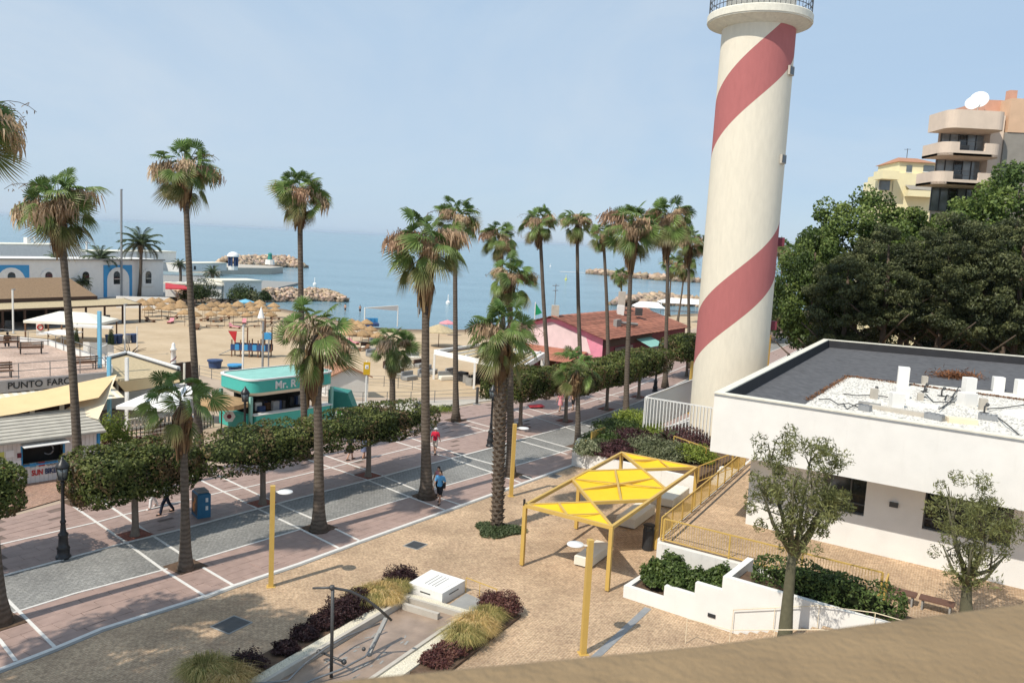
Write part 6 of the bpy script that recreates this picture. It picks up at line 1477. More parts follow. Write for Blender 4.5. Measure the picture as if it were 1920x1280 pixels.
for i, (x, y) in enumerate(((300,800),(330,795),(270,805),(360,800),(345,812))): tables(('white round table under the square parasol','white round table beside the terrace balusters','white round table left on the bar terrace','white round table behind the young palm','white round table nearest the hedge')[i], (x, y))
# terrace balustrade
bp0, bp1 = G(238,808), G(330,792); t = thing('white_balustrade', 'low white balustrade of the bar terrace', 'balustrade', bp0)
bm_ = MB(); bm_.lathe([(.05,0),(.09,.2),(.05,.55),(.06,.6)], 8); me = bm_.mesh('baluster', M['white_paint'])
for i in range(14): inst('baluster', me, t, (bp1-bp0)*(i/13)+Vector((0,0,.1)))
b = MB(); b.beam(Vector((0,0,.75)), bp1-bp0+Vector((0,0,.75)), .16, .1); b.beam(Vector((0,0,.05)), bp1-bp0+Vector((0,0,.05)), .16, .1); b.build('rail', M['white_paint'], t)
for i, (a_, c_, lb) in enumerate((((240,828),(330,812),'low wooden slat fence of the bar terrace, front'),((330,812),(400,800),'low wooden slat fence of the bar terrace beside the teal kiosk'))):
    p, q = G(*a_), G(*c_); t = thing('slat_fence', lb, 'fence', p); n = 12
    sm_ = MB(); sm_.box((0,0,.45), (.05,.05,.9)); me = sm_.mesh('stake', M['dark_wood'])
    for k in range(n+1): inst('stake', me, t, (q-p)*(k/n))
    for zz in (.25,.5,.85): b = MB(); b.beam(Vector((0,0,zz)), q-p+Vector((0,0,zz)), .04, .07); b.build('rail', M['cream_plaster'], t)
shrub('bright yellow green shrub at the right end of the bike kiosk', G(213,838), (1.15,1.0,1.3), LIME, 500, 3000, .16)
for i, (x, y, r) in enumerate(((240,838,.5),(262,835,.5),(200,845,.5),(290,830,.5))): shrub(('red flowering bush right of the yellow green shrub','red flowering bush at the terrace fence','red flowering bush left of the yellow green shrub','red flowering bush nearest the young palm')[i], G(x, y), (r, r, .4), [(0,(.05,.02,.015)),(.5,(.18,.04,.03)),(1,(.3,.08,.05))], 510+i, 900, .1)
# ---- teal kiosk
def teal():
    M0, M1, M2 = G(468,742,2.6), G(630,721.5,2.6), G(405,724,2.6); o = Vector((M0.x, M0.y, 0)); u = (M1-M0); Lu = u.length; u.normalize(); w = (M2-M0); Lw = w.length; w.normalize()
    t = thing('teal_kiosk', 'teal green refreshment kiosk with rounded fascia reading Mr. R', 'kiosk', o)
    def ring(off, r=1.1, n=8):
        c = [Vector((0,0,0)), u*Lu, u*Lu+w*Lw, w*Lw]; out = []
        for i in range(4):
            p, a, d = c[i], (c[i-1]-c[i]).normalized(), (c[(i+1)%4]-c[i]).normalized(); p = p+(a+d)*off
            p0, p1 = p+a*r, p+d*r
            for k in range(n+1): s = k/n; out.append(p0*(1-s)**2+p*2*s*(1-s)+p1*s*s)
        return out
    def shell(off0, z0, off1, z1, nm, m, close=False):
        a, c = ring(off0), ring(off1); n = len(a); b = MB(); V = [(p.x,p.y,z0) for p in a]+[(p.x,p.y,z1) for p in c]
        b.add(V, [(i,(i+1)%n,n+(i+1)%n,n+i) for i in range(n)]+([tuple(range(n,2*n))] if close else [])); return b.build(nm, M[m], t, True)
    shell(0, 2.72, 0, 3.55, 'fascia', 'teal'); shell(-.05, 3.55, -.05, 3.66, 'top_trim', 'white_paint'); shell(.35, 2.42, -.02, 2.72, 'lower_trim', 'canvas')
    shell(-.05, 3.655, .12, 3.66, 'trim_lip', 'white_paint', False); shell(.12, 3.6, .13, 3.602, 'roof', 'teal_pale', True)
    a = ring(.35); b = MB(); b.add([(p.x,p.y,2.42) for p in a], [tuple(range(len(a)-1,-1,-1))]); b.build('ceiling', M['canvas'], t)
    an = math.atan2(u.y, u.x)
    sp_ = min((abs(proj_x(Vector((o.x,o.y,3))+u*(Lu*k/400))-515), Lu*k/400) for k in range(400))[1]
    text_part('Mr. R', .78, .03, M['canvas_white'], t, u*sp_+Vector((u.y,-u.x,0))*.03+Vector((0,0,2.88)), (R_(90),0,an), bold=.01)
    for s in range(15):
        q = a[0]
    for s, r in ((.03,.06),(.62,.06),(.97,.06),(.03,.95),(.97,.95)): q = u*Lu*s+w*Lw*r+(u+w)*.15; b = MB(); b.box((q.x,q.y,1.21), (.2,.2,2.42), an); b.build('post', M['teal_pale'], t)
    b = MB(); b.beam(u*.6+w*.3+Vector((0,0,.55)), u*(Lu-.5)+w*.3+Vector((0,0,.55)), .5, 1.1); b.beam(u*.3+w*.6+Vector((0,0,.548)), u*.3+w*(Lw-.4)+Vector((0,0,.548)), .5, 1.09); b.build('counter', M['teal'], t)
    b = MB(); b.beam(u*.4+w*.3+Vector((0,0,1.14)), u*(Lu-.3)+w*.3+Vector((0,0,1.14)), .62, .07); b.build('counter_top', M['white_paint'], t)
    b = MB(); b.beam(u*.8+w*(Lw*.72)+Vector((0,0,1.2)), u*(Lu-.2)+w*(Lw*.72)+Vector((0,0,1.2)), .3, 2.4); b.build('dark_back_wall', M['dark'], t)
    rg = random.Random(3)
    for i in range(16):
        q = u*rg.uniform(1, Lu-.6)+w*rg.uniform(.8, 1.8); b = MB(); hh = rg.uniform(.3,.7); b.box((q.x,q.y,1.15+hh/2), (rg.uniform(.2,.5),.3,hh), an); b.build('bar_equipment', M[rg.choice(('grey_metal','dark_steel','canvas_white','navy','dark_plastic','wood_brown'))], t)
    # menu shield and dark side wing
    b = MB(); q = -w*.0+Vector((-.9,.6,0)); b.lathe([(.02,0),(.42,.02),(.42,.06),(.02,.08)], 6); s = b.build('menu_shield', M['canvas_white'], t); s.location = w*1.6+Vector((-.3,-.6,1.0)); s.rotation_euler = (R_(80),0,R_(20))
    b = MB(); b.lathe([(.02,.081),(.16,.085),(.16,.1),(.02,.1)], 8); b.build('emblem', M['maroon'], s)
    q = u*(Lu+1.2)+w*1.0; b = MB(); b.add([(q.x-.9,q.y,0),(q.x+1.3,q.y,0),(q.x+.6,q.y,1.7),(q.x-.9,q.y,1.9),(q.x-.9,q.y+1.5,0),(q.x+1.3,q.y+1.5,0),(q.x+.6,q.y+1.5,1.7),(q.x-.9,q.y+1.5,1.9)], [(0,1,2,3),(3,2,6,7),(1,5,6,2),(4,7,6,5),(0,3,7,4)]); b.build('side_cover', M['teal_dark'], t)
teal()
g = G(640,790); t = thing('menu_board', 'white and green menu stand right of the teal kiosk', 'stand', g, R_(40)); b = MB(); b.box((0,0,.6), (1.0,.08,.9)); b.build('frame', M['white_paint'], t); b = MB(); b.box((0,-.045,.65), (.8,.02,.55)); b.build('print', mat('menu_green', (.05,.3,.03), .5, .3, 8), t); 
shrub('dead brown potted plant right of the menu stand', G(655,790), (.7,.5,.5), [(0,(.08,.04,.03)),(.5,(.2,.12,.08)),(1,(.32,.22,.15))], 520, 900, .12)
shrub('yellow green low shrub bed beside the grey litter bin', G(820,772), (1.3,.6,.35), LIME, 521, 1500, .1); shrub('dark low shrub bed at the corner before the beach rail', G(842,768), (.9,.5,.3), DGRN, 522, 1000, .1); shrub('dark low shrub behind the litter bin', G(800,777), (.7,.5,.4), DGRN, 523, 1000, .1)
# yellow sign
g = G(685,775); t = thing('yellow_beach_sign', 'yellow sign board on a white pole by the beach rail', 'sign', g, R_(8)); b = MB(); b.tube([(0,0,0),(0,0,4.2)], .07, 8); b.build('pole', M['white_paint'], t); b = MB(); b.cbox((0,-.08,3.6), (.52,.06,1.0), 0, .01); s = b.build('board', mat('sign_yellow', (.58,.36,.02), .5, .1, 4), t); b = MB(); b.box((0,-.115,3.72), (.26,.015,.3)); b.build('pictogram', M['canvas_white'], s)
b = MB(); b.box((.02,-.126,3.7), (.1,.012,.14)); b.build('pictogram_mark', M['grey_metal'], s)
# low wall by the rail
o = quad_px('low_white_wall', ((640,775),(690,783),(692,778),(642,770)), .7, 'white_plaster', None, .7); tag(o, 'low white wall at the foot of the yellow sign', 'wall')
# white hut with red gable
g = G(652,752,-1); t = thing('beach_hut', 'small white beach hut with a red pitched roof', 'hut', g, R_(30)); b = MB(); b.prism([(-1.9,0),(1.9,0),(1.9,3),(-1.9,3)], 0, 2.3); b.add([(-1.9,0,2.3),(1.9,0,2.3),(0,0,3.1),(-1.9,3,2.3),(1.9,3,2.3),(0,3,3.1)], [(0,1,2),(5,4,3)]); b.build('wall', M['white_plaster'], t)
b = MB(); b.add([(-2.2,-.25,2.2),(0,-.25,3.16),(0,3.25,3.16),(-2.2,3.25,2.2),(2.2,-.25,2.2),(2.2,3.25,2.2),(-2.2,-.25,2.08),(0,-.25,3.02),(2.2,-.25,2.08)], [(0,1,2,3),(1,4,5,2),(6,7,1,0),(7,8,4,1)]); b.build('roof', M['terracotta'], t)
for i in range(4): b = MB(); b.box((-2.0+.0,.4+.3*i,1.3), (.06,.22,1.2)); b.build('shutter_slat', M['canvas_white'], t)
# ---- promenade rail to the beach
def post_rail(label, pts_px, z=0, h=1.05, step=1.9, m='steel', curved=True):
    p = [G(x, y, z) for x, y in pts_px]; o = p[0]; t = thing('beach_railing', label, 'railing', o); pm_ = MB(); pm_.tube([(0,0,0),(0,0,h)], .035, 6); me = pm_.mesh('post', M[m])
    for a, c in zip(p, p[1:]):
        k = max(1, round((c-a).length/step))
        for i in range(k): inst('post', me, t, a.lerp(c, i/k)-o)
        for zz in (.35,.7,1.02): b = MB(); b.tube([a-o+Vector((0,0,zz)), c-o+Vector((0,0,zz))], .018, 5); b.build('rail', M[m], t)
post_rail('steel post railing between the promenade and the sand', [(600,752),(680,758),(770,757),(900,750),(990,737)]); post_rail('steel post railing behind, along the boardwalk', [(655,722),(720,724),(800,735)], -1)
post_rail('steel railing along the sand from the bar to the teal kiosk', [(330,696),(420,715),(520,735)])
post('dark short bollard post at the end of the beach rail', 'bollard', (894,758), 1.5, .12, 'dark_steel', 'bollard')
# ---- white pergola bar on the sand
def pergola_bar():
    px = [(815,660),(905,648),(1020,665),(975,693)]; p = [G(x, y, 1.9) for x, y in px]; o = Vector((p[0].x,p[0].y,-1)); t = thing('white_pergola_bar', 'white timber pergola of a beach bar behind the palms', 'beach bar', o)
    for a, c in zip(p, p[1:]+p[:1]): b = MB(); b.beam(a-o, c-o, .2, .5); b.build('fascia', M['canvas_white'], t)
    for i in range(9): s = (i+.5)/9; b = MB(); b.beam(p[0].lerp(p[3], s)-o+Vector((0,0,.3)), p[1].lerp(p[2], s)-o+Vector((0,0,.3)), .12, .12); b.build('rafter', M['dark_wood'] if i % 3 == 1 else M['white_paint'], t)
    b = MB(); q = [a.lerp(sum(p, Vector())/4, .12)-o for a in p]; b.quad(*[(v.x,v.y,2.92) for v in q]); b.build('ceiling_mat', M['reed'], t)
    for s in range(3):
        for a, c in ((0,3),(1,2)): q = p[a].lerp(p[c], s/2)-o; b = MB(); b.box((q.x,q.y,1.35), (.22,.22,2.7)); b.build('post', M['white_paint'], t)
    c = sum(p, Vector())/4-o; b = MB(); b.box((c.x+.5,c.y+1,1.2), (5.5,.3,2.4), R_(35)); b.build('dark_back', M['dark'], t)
    rg = random.Random(8)
    for i in range(14): b = MB(); hh = rg.uniform(.7,1.1); b.box((c.x+rg.uniform(-4,3), c.y+rg.uniform(-3,.5), hh/2), (rg.uniform(.5,1.3),rg.uniform(.5,.8),hh), rg.uniform(0,3)); b.build('bar_furniture', M[rg.choice(('grey_metal','canvas_white','dark_wood','grey_concrete','dark_plastic'))], t)
pergola_bar()
FURN = [(745,708),(768,712),(795,706),(760,690),(790,688),(810,700),(838,712),(850,705),(730,690),(775,675),(700,668),(720,660),(690,655),(705,645),(740,650)]
for i, (x, y) in enumerate(FURN):
    g = G(x, y, -1); t = thing('lounge_sofa', ('cream' if i % 3 == 0 else 'grey')+' outdoor sofa with '+('dark wooden' if i % 4 == 0 else 'grey')+' back on the sand terrace, '+('right of the bushy palm' if x > 735 else 'behind the wide drooping palm'), 'sofa', g, R_(30+25*(i % 3)), 'outdoor sofas and loungers on the sand terrace')
    b = MB(); b.cbox((0,0,.25), (1.7,.8,.4), 0, .05); b.build('seat', M['grey_concrete'] if i % 3 else M['canvas'], t); b = MB(); b.cbox((0,.4,.5), (1.7,.2,.8), 0, .05); b.build('backrest', M['dark_wood'] if i % 4 == 0 else M['grey_metal'], t)
# ---- pink restaurant
def pink():
    R0, R1, R2 = Vector((10.72,96.07,3.4)), Vector((24.85,117.77,3.4)), Vector((-.6,104.2,3.4)); o = Vector((R0.x,R0.y,-1)); u = (R1-R0).normalized(); L = (R1-R0).length; w = (R2-R0).normalized(); W = (R2-R0).length
    t = thing('pink_restaurant', 'pink gabled beach restaurant with a red tiled roof', 'restaurant', o); P = lambda a, c, z: u*a+w*c+Vector((0,0,z+1))
    hr = 5.3; mid = W*.52
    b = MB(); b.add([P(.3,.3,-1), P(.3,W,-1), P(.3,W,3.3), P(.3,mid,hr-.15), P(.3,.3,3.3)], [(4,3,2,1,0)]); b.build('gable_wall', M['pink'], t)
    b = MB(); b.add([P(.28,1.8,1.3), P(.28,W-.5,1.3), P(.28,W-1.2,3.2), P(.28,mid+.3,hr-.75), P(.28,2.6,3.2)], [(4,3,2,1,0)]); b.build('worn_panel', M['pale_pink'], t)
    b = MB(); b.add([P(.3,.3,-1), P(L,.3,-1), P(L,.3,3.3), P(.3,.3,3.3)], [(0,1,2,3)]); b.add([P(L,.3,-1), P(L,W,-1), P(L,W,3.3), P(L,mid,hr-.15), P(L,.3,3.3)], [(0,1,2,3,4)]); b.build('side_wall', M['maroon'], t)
    b = MB(); b.add([P(.25,.2,2.2), P(L*.55,.2,2.2), P(L*.55,.2,3.0), P(.25,.2,3.0)], [(0,1,2,3)]); b.build('sign_band', M['dark_wood'], t)
    for k, (a0_, a1_) in enumerate(((3.5,8.5),(14,21))): b = MB(); b.add([P(a0_,.22,.2),P(a1_,.22,.2),P(a1_,.22,2.0),P(a0_,.22,2.0)],[(0,1,2,3)]); b.build('window', M['glass_dark'], t)
    b = MB(); b.add([P(9,.1,2.7), P(13.5,.1,2.7), P(13.5,-2.0,1.9), P(9,-2.0,1.9)], [(0,1,2,3)]); b.build('awning', M['teal_pale'], t)
    # roof of pan tiles: separate courses
    sl = MB(); sl.add([P(-.5,-.5,3.22), P(L+.4,-.5,3.22), P(L+.4,mid,hr), P(-.5,mid,hr), P(L+.4,W+.5,3.22), P(-.5,W+.5,3.22)], [(0,1,2,3),(3,2,4,5)]); rf = sl.build('roof', M['red_tile'], t)
    nc = 13
    for side, (c0, c1) in enumerate(((-.5, mid),(W+.5, mid))):
        for i in range(nc):
            s = i/nc; s2 = (i+1.12)/nc; b = MB()
            z = lambda s_: 3.24+(hr-3.22)*s_
            n = 46
            V = []
            for k in range(n+1):
                a = -.55+(L+1)*k/n; bump = .045*(k % 2)
                V += [P(a, c0+(c1-c0)*s, z(s)+.06+bump), P(a, c0+(c1-c0)*min(1,s2), z(min(1,s2))+.02+bump)]
            b.add(V, [(2*k,2*k+2,2*k+3,2*k+1) for k in range(n)]+[] ); b.build('tile_course', M['red_tile'], rf)
    for a, c, hh, m in ((.4,mid,1.7,'concrete'),(L*.6,mid*.8,1.3,'white_paint'),(L*.68,mid*.55,1.0,'dark_steel'),(L*.72,mid*1.0,3.0,'concrete')): b = MB(); b.box(P(a,c,hr-.8+hh/2+.4), (.9,.9,hh)); b.build('chimney', M[m], rf)
    b = MB(); b.box(P(L*.32,mid*.35,4.5), (1.3,.5,.9), R_(57)); b.tube([P(L*.34,mid*.35,4.5), P(L*.46,mid*.2,4.2)], .22, 8); b.build('air_unit', M['grey_concrete'], rf)
    b = MB(); b.tube([P(.2,mid*1.0,5.6), P(.2,mid*1.0,9.2)], .05, 5); b.tube([P(-.6,mid,9.0), P(1.0,mid,9.0)], .04, 5); b.tube([P(-.4,mid,8.4), P(.8,mid,8.4)], .04, 5); b.build('antenna', M['grey_metal'], rf)
    # wooden doors of the gable front
    for i in range(5): b = MB(); b.add([P(.24,3.6+i*1.5,-.9),P(.24,4.7+i*1.5,-.9),P(.24,4.7+i*1.5,1.1),P(.24,3.6+i*1.5,1.1)],[(3,2,1,0)]); b.build('door', M['wood_brown'], t)
    # low tiled porch
    b = MB(); b.add([P(.2,2.2,1.5), P(.2,W+1,1.5), P(-5.0,W+.5,.7), P(-5.0,2.0,.7)], [(0,1,2,3)]); b.build('porch_roof', M['red_tile'], t)
    for i in range(4): b = MB(); b.box(P(-4.8,2.6+i*3,-.2), (.2,.2,1.7)); b.build('porch_post', M['white_paint'], t)
pink()
g = G(1000,640,-1); t = thing('green_flag', 'green beach flag on a thin white pole left of the pink restaurant', 'flag', g); zz = AT(1000,566,g.y).z+1; b = MB(); b.tube([(0,0,0),(0,0,zz)], .06, 6); b.build('pole', M['white_paint'], t); b = MB(); b.add([(0,0,zz-.1),(1.1,.1,zz-1.6),(.5,.05,zz-1.9),(0,0,zz-2.0)], [(0,1,2,3)]); b.build('cloth', mat('flag_green', (.01,.25,.1), .7, .1, 3), t)
# ---- thatched restaurant, tents, port on the left
def thatched():
    a, c = G(-120,562,2.9), G(178,553,2.9); o = Vector((a.x,a.y,-1)); u = (c-a).normalized(); L = (c-a).length; w = Vector((-u.y,u.x,0)); t = thing('thatched_restaurant', 'open beach restaurant with a brown thatched roof', 'restaurant', o); P = lambda s, d, z: u*s+w*d+Vector((0,0,z+1))
    b = MB(); b.add([P(-1,-.5,2.8),P(L,-.5,2.8),P(L-2,3.4,5.3),P(-1,3.4,5.3),P(L,7.3,2.8),P(-1,7.3,2.8)], [(0,1,2,3),(3,2,4,5),(1,4,2)]); b.build('thatch_roof', M['thatch'], t)
    b = MB(); b.beam(P(-1,-.5,2.55), P(L,-.5,2.55), .25, .5); b.build('eave_beam', M['dark_wood'], t)
    b = MB(); b.add([P(-1,-.3,2.3),P(L+4.5,-.3,2.3),P(L+4.5,-4.5,1.8),P(-1,-4.5,1.8)], [(0,1,2,3)]); b.build('porch_roof', M['reed'], t)
    b = MB(); b.beam(P(-1,-4.5,1.7), P(L+4.5,-4.5,1.7), .15, .25); b.beam(P(L+4.5,-4.5,1.7), P(L+4.5,-.3,2.2), .15, .25); b.build('porch_beam', M['dark_wood'], t)
    for i in range(10): b = MB(); b.box(P(i*(L+4.3)/9,-4.4,.35), (.22,.22,2.7)); b.build('post', M['dark_wood'], t)
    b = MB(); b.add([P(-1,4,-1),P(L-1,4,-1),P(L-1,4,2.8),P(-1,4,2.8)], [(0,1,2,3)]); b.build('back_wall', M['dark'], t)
    b = MB(); b.quad(P(-1,-4.5,-.96),P(L+4,-4.5,-.96),P(L+4,4,-.96),P(-1,4,-.96)); b.build('floor', M['grey_concrete'], t)
    rg = random.Random(5)
    for i in range(16): b = MB(); q = P(rg.uniform(0,L+3), rg.uniform(-4,1), -.6); b.box(q, (.7,.7,.75)); b.build('table', M[rg.choice(('dark_wood','terracotta','dark_plastic','grey_concrete'))], t)
thatched()
parasol('white parasol inside the shade of the thatched restaurant', G(92,598,-1), 2.0, 2.3, 'canvas', sq=True); parasol('cream parasol before the thatched restaurant near the left edge', G(34,603,-1), 1.3, 2.1, 'canvas')
def tent(label, px, w, d, h, m, rz):
    g = G(*px, -1); t = thing('canopy_tent', label, 'tent', g, rz); b = MB(); b.add([(-w,-d,h),(w,-d,h),(w,d,h),(-w,d,h),(-w*.35,0,h+.95),(w*.35,0,h+.95),(-w,-d,h-.3),(w,-d,h-.3),(w,d,h-.3),(-w,d,h-.3)], [(0,1,5,4),(1,2,5),(2,3,4,5),(3,0,4),(0,6,7,1),(1,7,8,2),(3,9,6,0)]); b.build('canopy', M[m], t)
    for sx in (-1,0,1):
        for sy in (-1,1): b = MB(); b.box((sx*w*.96,sy*d*.96,(h-.2)/2), (.14,.14,h-.2)); b.build('leg', M['wood_brown'], t)
tent('cream canopy tent on brown posts on the sand', (136,640), 4.3, 3.0, 2.7, 'canvas', R_(5))
parasol('flat white parasol in front of the cream canopy tent', G(115,648,-1), 2.4, 1.6, 'canvas_white', sq=True, peak=.3)
def gate():
    g = G(172,668,-1); t = thing('white_beach_gate', 'white beach entrance arch with green columns', 'gate', g, R_(8)); b = MB(); b.beam((-1.8,0,3.3),(2.2,0,3.3),.6,.25); b.build('lintel', M['canvas_white'], t)
    for x in (-1.6, 2.0): inst('green_column', bush_cloud(530+int(x), (.35,.35,1.5), 1400, .14, DGRN, name='green_column', nb=10), t, (x,0,1.5))
    b = MB(); b.box((.3,1.2,.7), (3.2,.12,1.4)); b.box((1.6,-1.2,.7), (.12,2.4,1.4)); b.build('white_panel', M['white_paint'], t)
gate()
g = G(76,636,-1); t = thing('lifebuoy_board', 'white board with a red lifebuoy on the sand', 'board', g, R_(20)); b = MB(); b.cbox((0,0,1.4), (.9,.1,1.9), 0, .02); b.build('board', M['canvas_white'], t); b = MB(); b.tube([(.3*math.cos(k*.4),-.09,1.5+.3*math.sin(k*.4)) for k in range(17)], .07, 6); b.build('lifebuoy', M['red'], t)
for i, x in enumerate((204,213,224,239,251)):
    g = G(x, 645-i*.6, -1); t = thing('blue_beach_bin', ('leftmost blue bin of the row on the sand','second blue bin of the row on the sand','middle blue bin of the row on the sand','fourth, greyer bin of the row on the sand','rightmost blue bin, apart from the row')[i], 'bin', g, .2, 'row of blue bins on the sand'); b = MB(); b.lathe([(.30,.03),(.42,1.0),(.45,1.02),(.45,1.1)], 10); b.build('body', M['navy'] if i != 3 else M['grey_metal'], t); b = MB(); b.lathe([(.46,1.1),(.4,1.16),(.02,1.2)], 10); b.build('lid', M['navy'], t)
for i, (x, y) in enumerate(((403,690),(441,699))):
    g = G(x, y, -1); t = thing('blue_waste_cage', ('blue net waste container beside the palm trunk','blue net waste container above the teal kiosk roof')[i], 'bin', g, .1); b = MB(); b.lathe([(.62,.05),(.72,.75)], 12); b.build('net_body', M['navy'], t); b = MB(); b.lathe([(.82,.75),(.82,.9)], 12); b.build('rim', M['blue_paint'] if i else M['navy'], t)
# branchy dead shrub on the sand
g = G(244,668,-1); b = MB(); rg = random.Random(4)
for i in range(9): a = i*.7; b.tube([(0,0,0),(math.cos(a)*.7,math.sin(a)*.7,.5+rg.uniform(0,.3)),(math.cos(a)*1.8,math.sin(a)*1.6,.8+rg.uniform(0,.7))], [.07,.05,.02], 5)
o = b.build('bare_shrub', M['tree_bark'], None); o.location = g; tag(o, 'bare branchy shrub on the sand below the thin pole', 'shrub')
g = G(325,697,-.2); t = thing('shower_column', 'white and dark spiral striped column by the beach wall', 'column', g); b = MB(); b.lathe([(.35,0),(.35,.3),(.24,.35),(.22,2.1),(.3,2.15),(.3,2.25),(.18,2.3),(.16,2.7),(.05,2.85)], 14); b.build('shaft', M['white_paint'], t, True); b = MB(); b.tube([(.24*math.cos(k*.5),.24*math.sin(k*.5),.4+.08*k) for k in range(21)], .05, 5); b.build('spiral', M['maroon'], t)
# ---- play ship
def ship():
    g = G(470,668,-1); t = thing('play_ship', 'blue wooden play ship with masts and a red sail on the sand', 'playground', g, R_(4))
    for i in range(9): a = -1.9+i*.5; b = MB(); b.box((a,-.75,1.1), (.46,.08,.75)); b.build('side_plank', M['blue_paint'] if i % 2 else M['navy'], t)
    b = MB(); b.box((.2,0,.75), (4.4,1.6,.1)); b.build('deck', M['wood_brown'], t); b = MB(); b.box((.2,.75,1.1), (4.4,.08,.75)); b.build('back_side', M['navy'], t)
    for x in (-2.0,-1.0,0,1.0,2.2): 
        for y in (-.7,.7): b = MB(); b.box((x,y,1.0), (.12,.12,2.0)); b.build('leg', M['wood_brown'], t)
    for x, h in ((-.4,3.4),(1.6,4.6),(2.4,3.6)): b = MB(); b.tube([(x,0,.7),(x,0,h)], .08, 6); b.build('mast', M['wood_brown'], t)
    b = MB(); b.add([(-2.6,-.1,2.9),(-1.6,-.1,2.9),(-1.75,-.1,1.5)], [(0,1,2)]); b.add([(-2.6,-.04,2.9),(-1.6,-.04,2.9),(-1.75,-.04,1.5)], [(2,1,0)]); b.build('red_sail', M['red'], t); b = MB(); b.beam((-2.6,0,2.95),(-.4,0,3.0),.05,.05); b.build('boom', M['wood_brown'], t)
    b = MB(); b.box((1.9,0,2.5), (1.0,1.0,.75)); b.build('lookout', M['blue_paint'], t)
    b = MB(); b.add([(-2.0,-.3,.9),(-2.0,.3,.9),(-3.6,.3,.1),(-3.6,-.3,.1),(-2.0,-.3,.8),(-2.0,.3,.8),(-3.6,.3,.02),(-3.6,-.3,.02)], [(0,3,2,1),(4,5,6,7),(0,4,7,3),(1,2,6,5)]); b.build('slide', M['grey_metal'], t)
ship()
parasol('closed white parasol above the play ship', G(489,625,-1), .5, 2.3, 'canvas_white', peak=1.6); 
# ---- straw parasols
ROWL = ['in the left cluster, back row','in the left cluster, middle row','in the left cluster, front row','right of the tall trunk, third row from the water','right of the tall trunk, second row from the front','right of the tall trunk, front row','in the back row by the turquoise parasol','standing alone at the foot of the tall trunk','behind the wide drooping palm, middle row','behind the wide drooping palm, front row','behind the wide drooping palm, by the water']
rg = random.Random(12); spots = []
for r, (x0, x1, y, n) in enumerate(((258,345,586,5),(262,350,593,5),(270,350,601,4),(365,525,596,7),(372,530,603,7),(385,520,611,6),(400,500,590,5),(340,375,612,2),(640,700,640,4),(650,720,655,4),(640,690,628,4))):
    for i in range(n): spots.append((x0+(x1-x0)*(i+.5)/n+rg.uniform(-4,4), y+rg.uniform(-2.5,2.5), r))
cp = None
for i, (x, y, row) in enumerate(spots):
    g = G(x, y, -1)
    if cp is None:
        cp = parasol('straw beach parasol '+ROWL[row], g, 1.0, 1.85, 'straw', 'straw parasols on the beach', 'straw_parasol', .6, False, .15, 'wood_brown', 10)
    else: c = copy_tree(cp); c.location = g; c['label'] = 'straw beach parasol '+ROWL[row]; c.rotation_euler.z = rg.uniform(0,3); c.scale = (rg.uniform(.9,1.1),)*3
    if i % 2 == 0 and y > 594:
        t = thing('sunbed', 'low sunbed under the straw parasols '+ROWL[row], 'sunbed', G(x+3, y+3, -1), rg.uniform(0,3), 'sunbeds under the straw parasols'); b = MB(); b.box((0,0,.3), (1.8,.6,.08)); b.add([(.5,-.3,.34),(.5,.3,.34),(1.0,.3,.75),(1.0,-.3,.75)],[(0,1,2,3)]); b.build('bed', M['wood_brown'] if i % 3 else M['c_pink'], t)
        for sx in (-.8,.8): b = MB(); b.box((sx,0,.13), (.06,.5,.26)); b.build('leg', M['wood_brown'], t)
parasol('turquoise beach parasol behind the straw ones', G(460,588,-1.1), 1.6, 2.1, 'light_blue'); parasol('pink and white parasol at the shore before the sea', G(838,628,-1.1), 1.3, 1.9, 'c_pink'); parasol('thatched parasol dome behind the slender trunk', G(822,650,-1), 2.4, 2.2, 'reed', peak=1.0, pole='wood_brown', n=12)
# white frame at the shore with blue pedal boats
g = G(683,614,-1.1); t = thing('white_shade_frame', 'white frame with a stretched white sail at the water edge', 'shade frame', g); x1 = G(745,612,-1.1)-g
for p in ((0,0),(x1.x,x1.y)): b = MB(); b.tube([(p[0],p[1],0),(p[0],p[1],3.3)], .09, 6); b.build('post', M['white_paint'], t)
b = MB(); b.add([(0,0,3.2),(x1.x,x1.y,3.5),(x1.x,x1.y,2.6)], [(0,1,2)]); b.build('sail', M['canvas_white'], t); b = MB(); b.tube([(0,0,3.2),(x1.x,x1.y,3.5)], .07, 6); b.build('bar', M['white_paint'], t)
for i in range(3): g2 = G(690+7*i, 611, -1.1); t = thing('pedal_boat', ('left','middle','right')[i]+' one of the dark blue pedal boats drawn up at the water edge', 'boat', g2, .3, 'pedal boats at the water edge'); b = MB(); b.cbox((0,0,.35), (.9,2.2,.6), 0, .15); b.build('hull', M['navy'], t); b = MB(); b.box((0,.3,.95), (.8,.15,.7)); b.build('seat', M['blue_paint'], t)
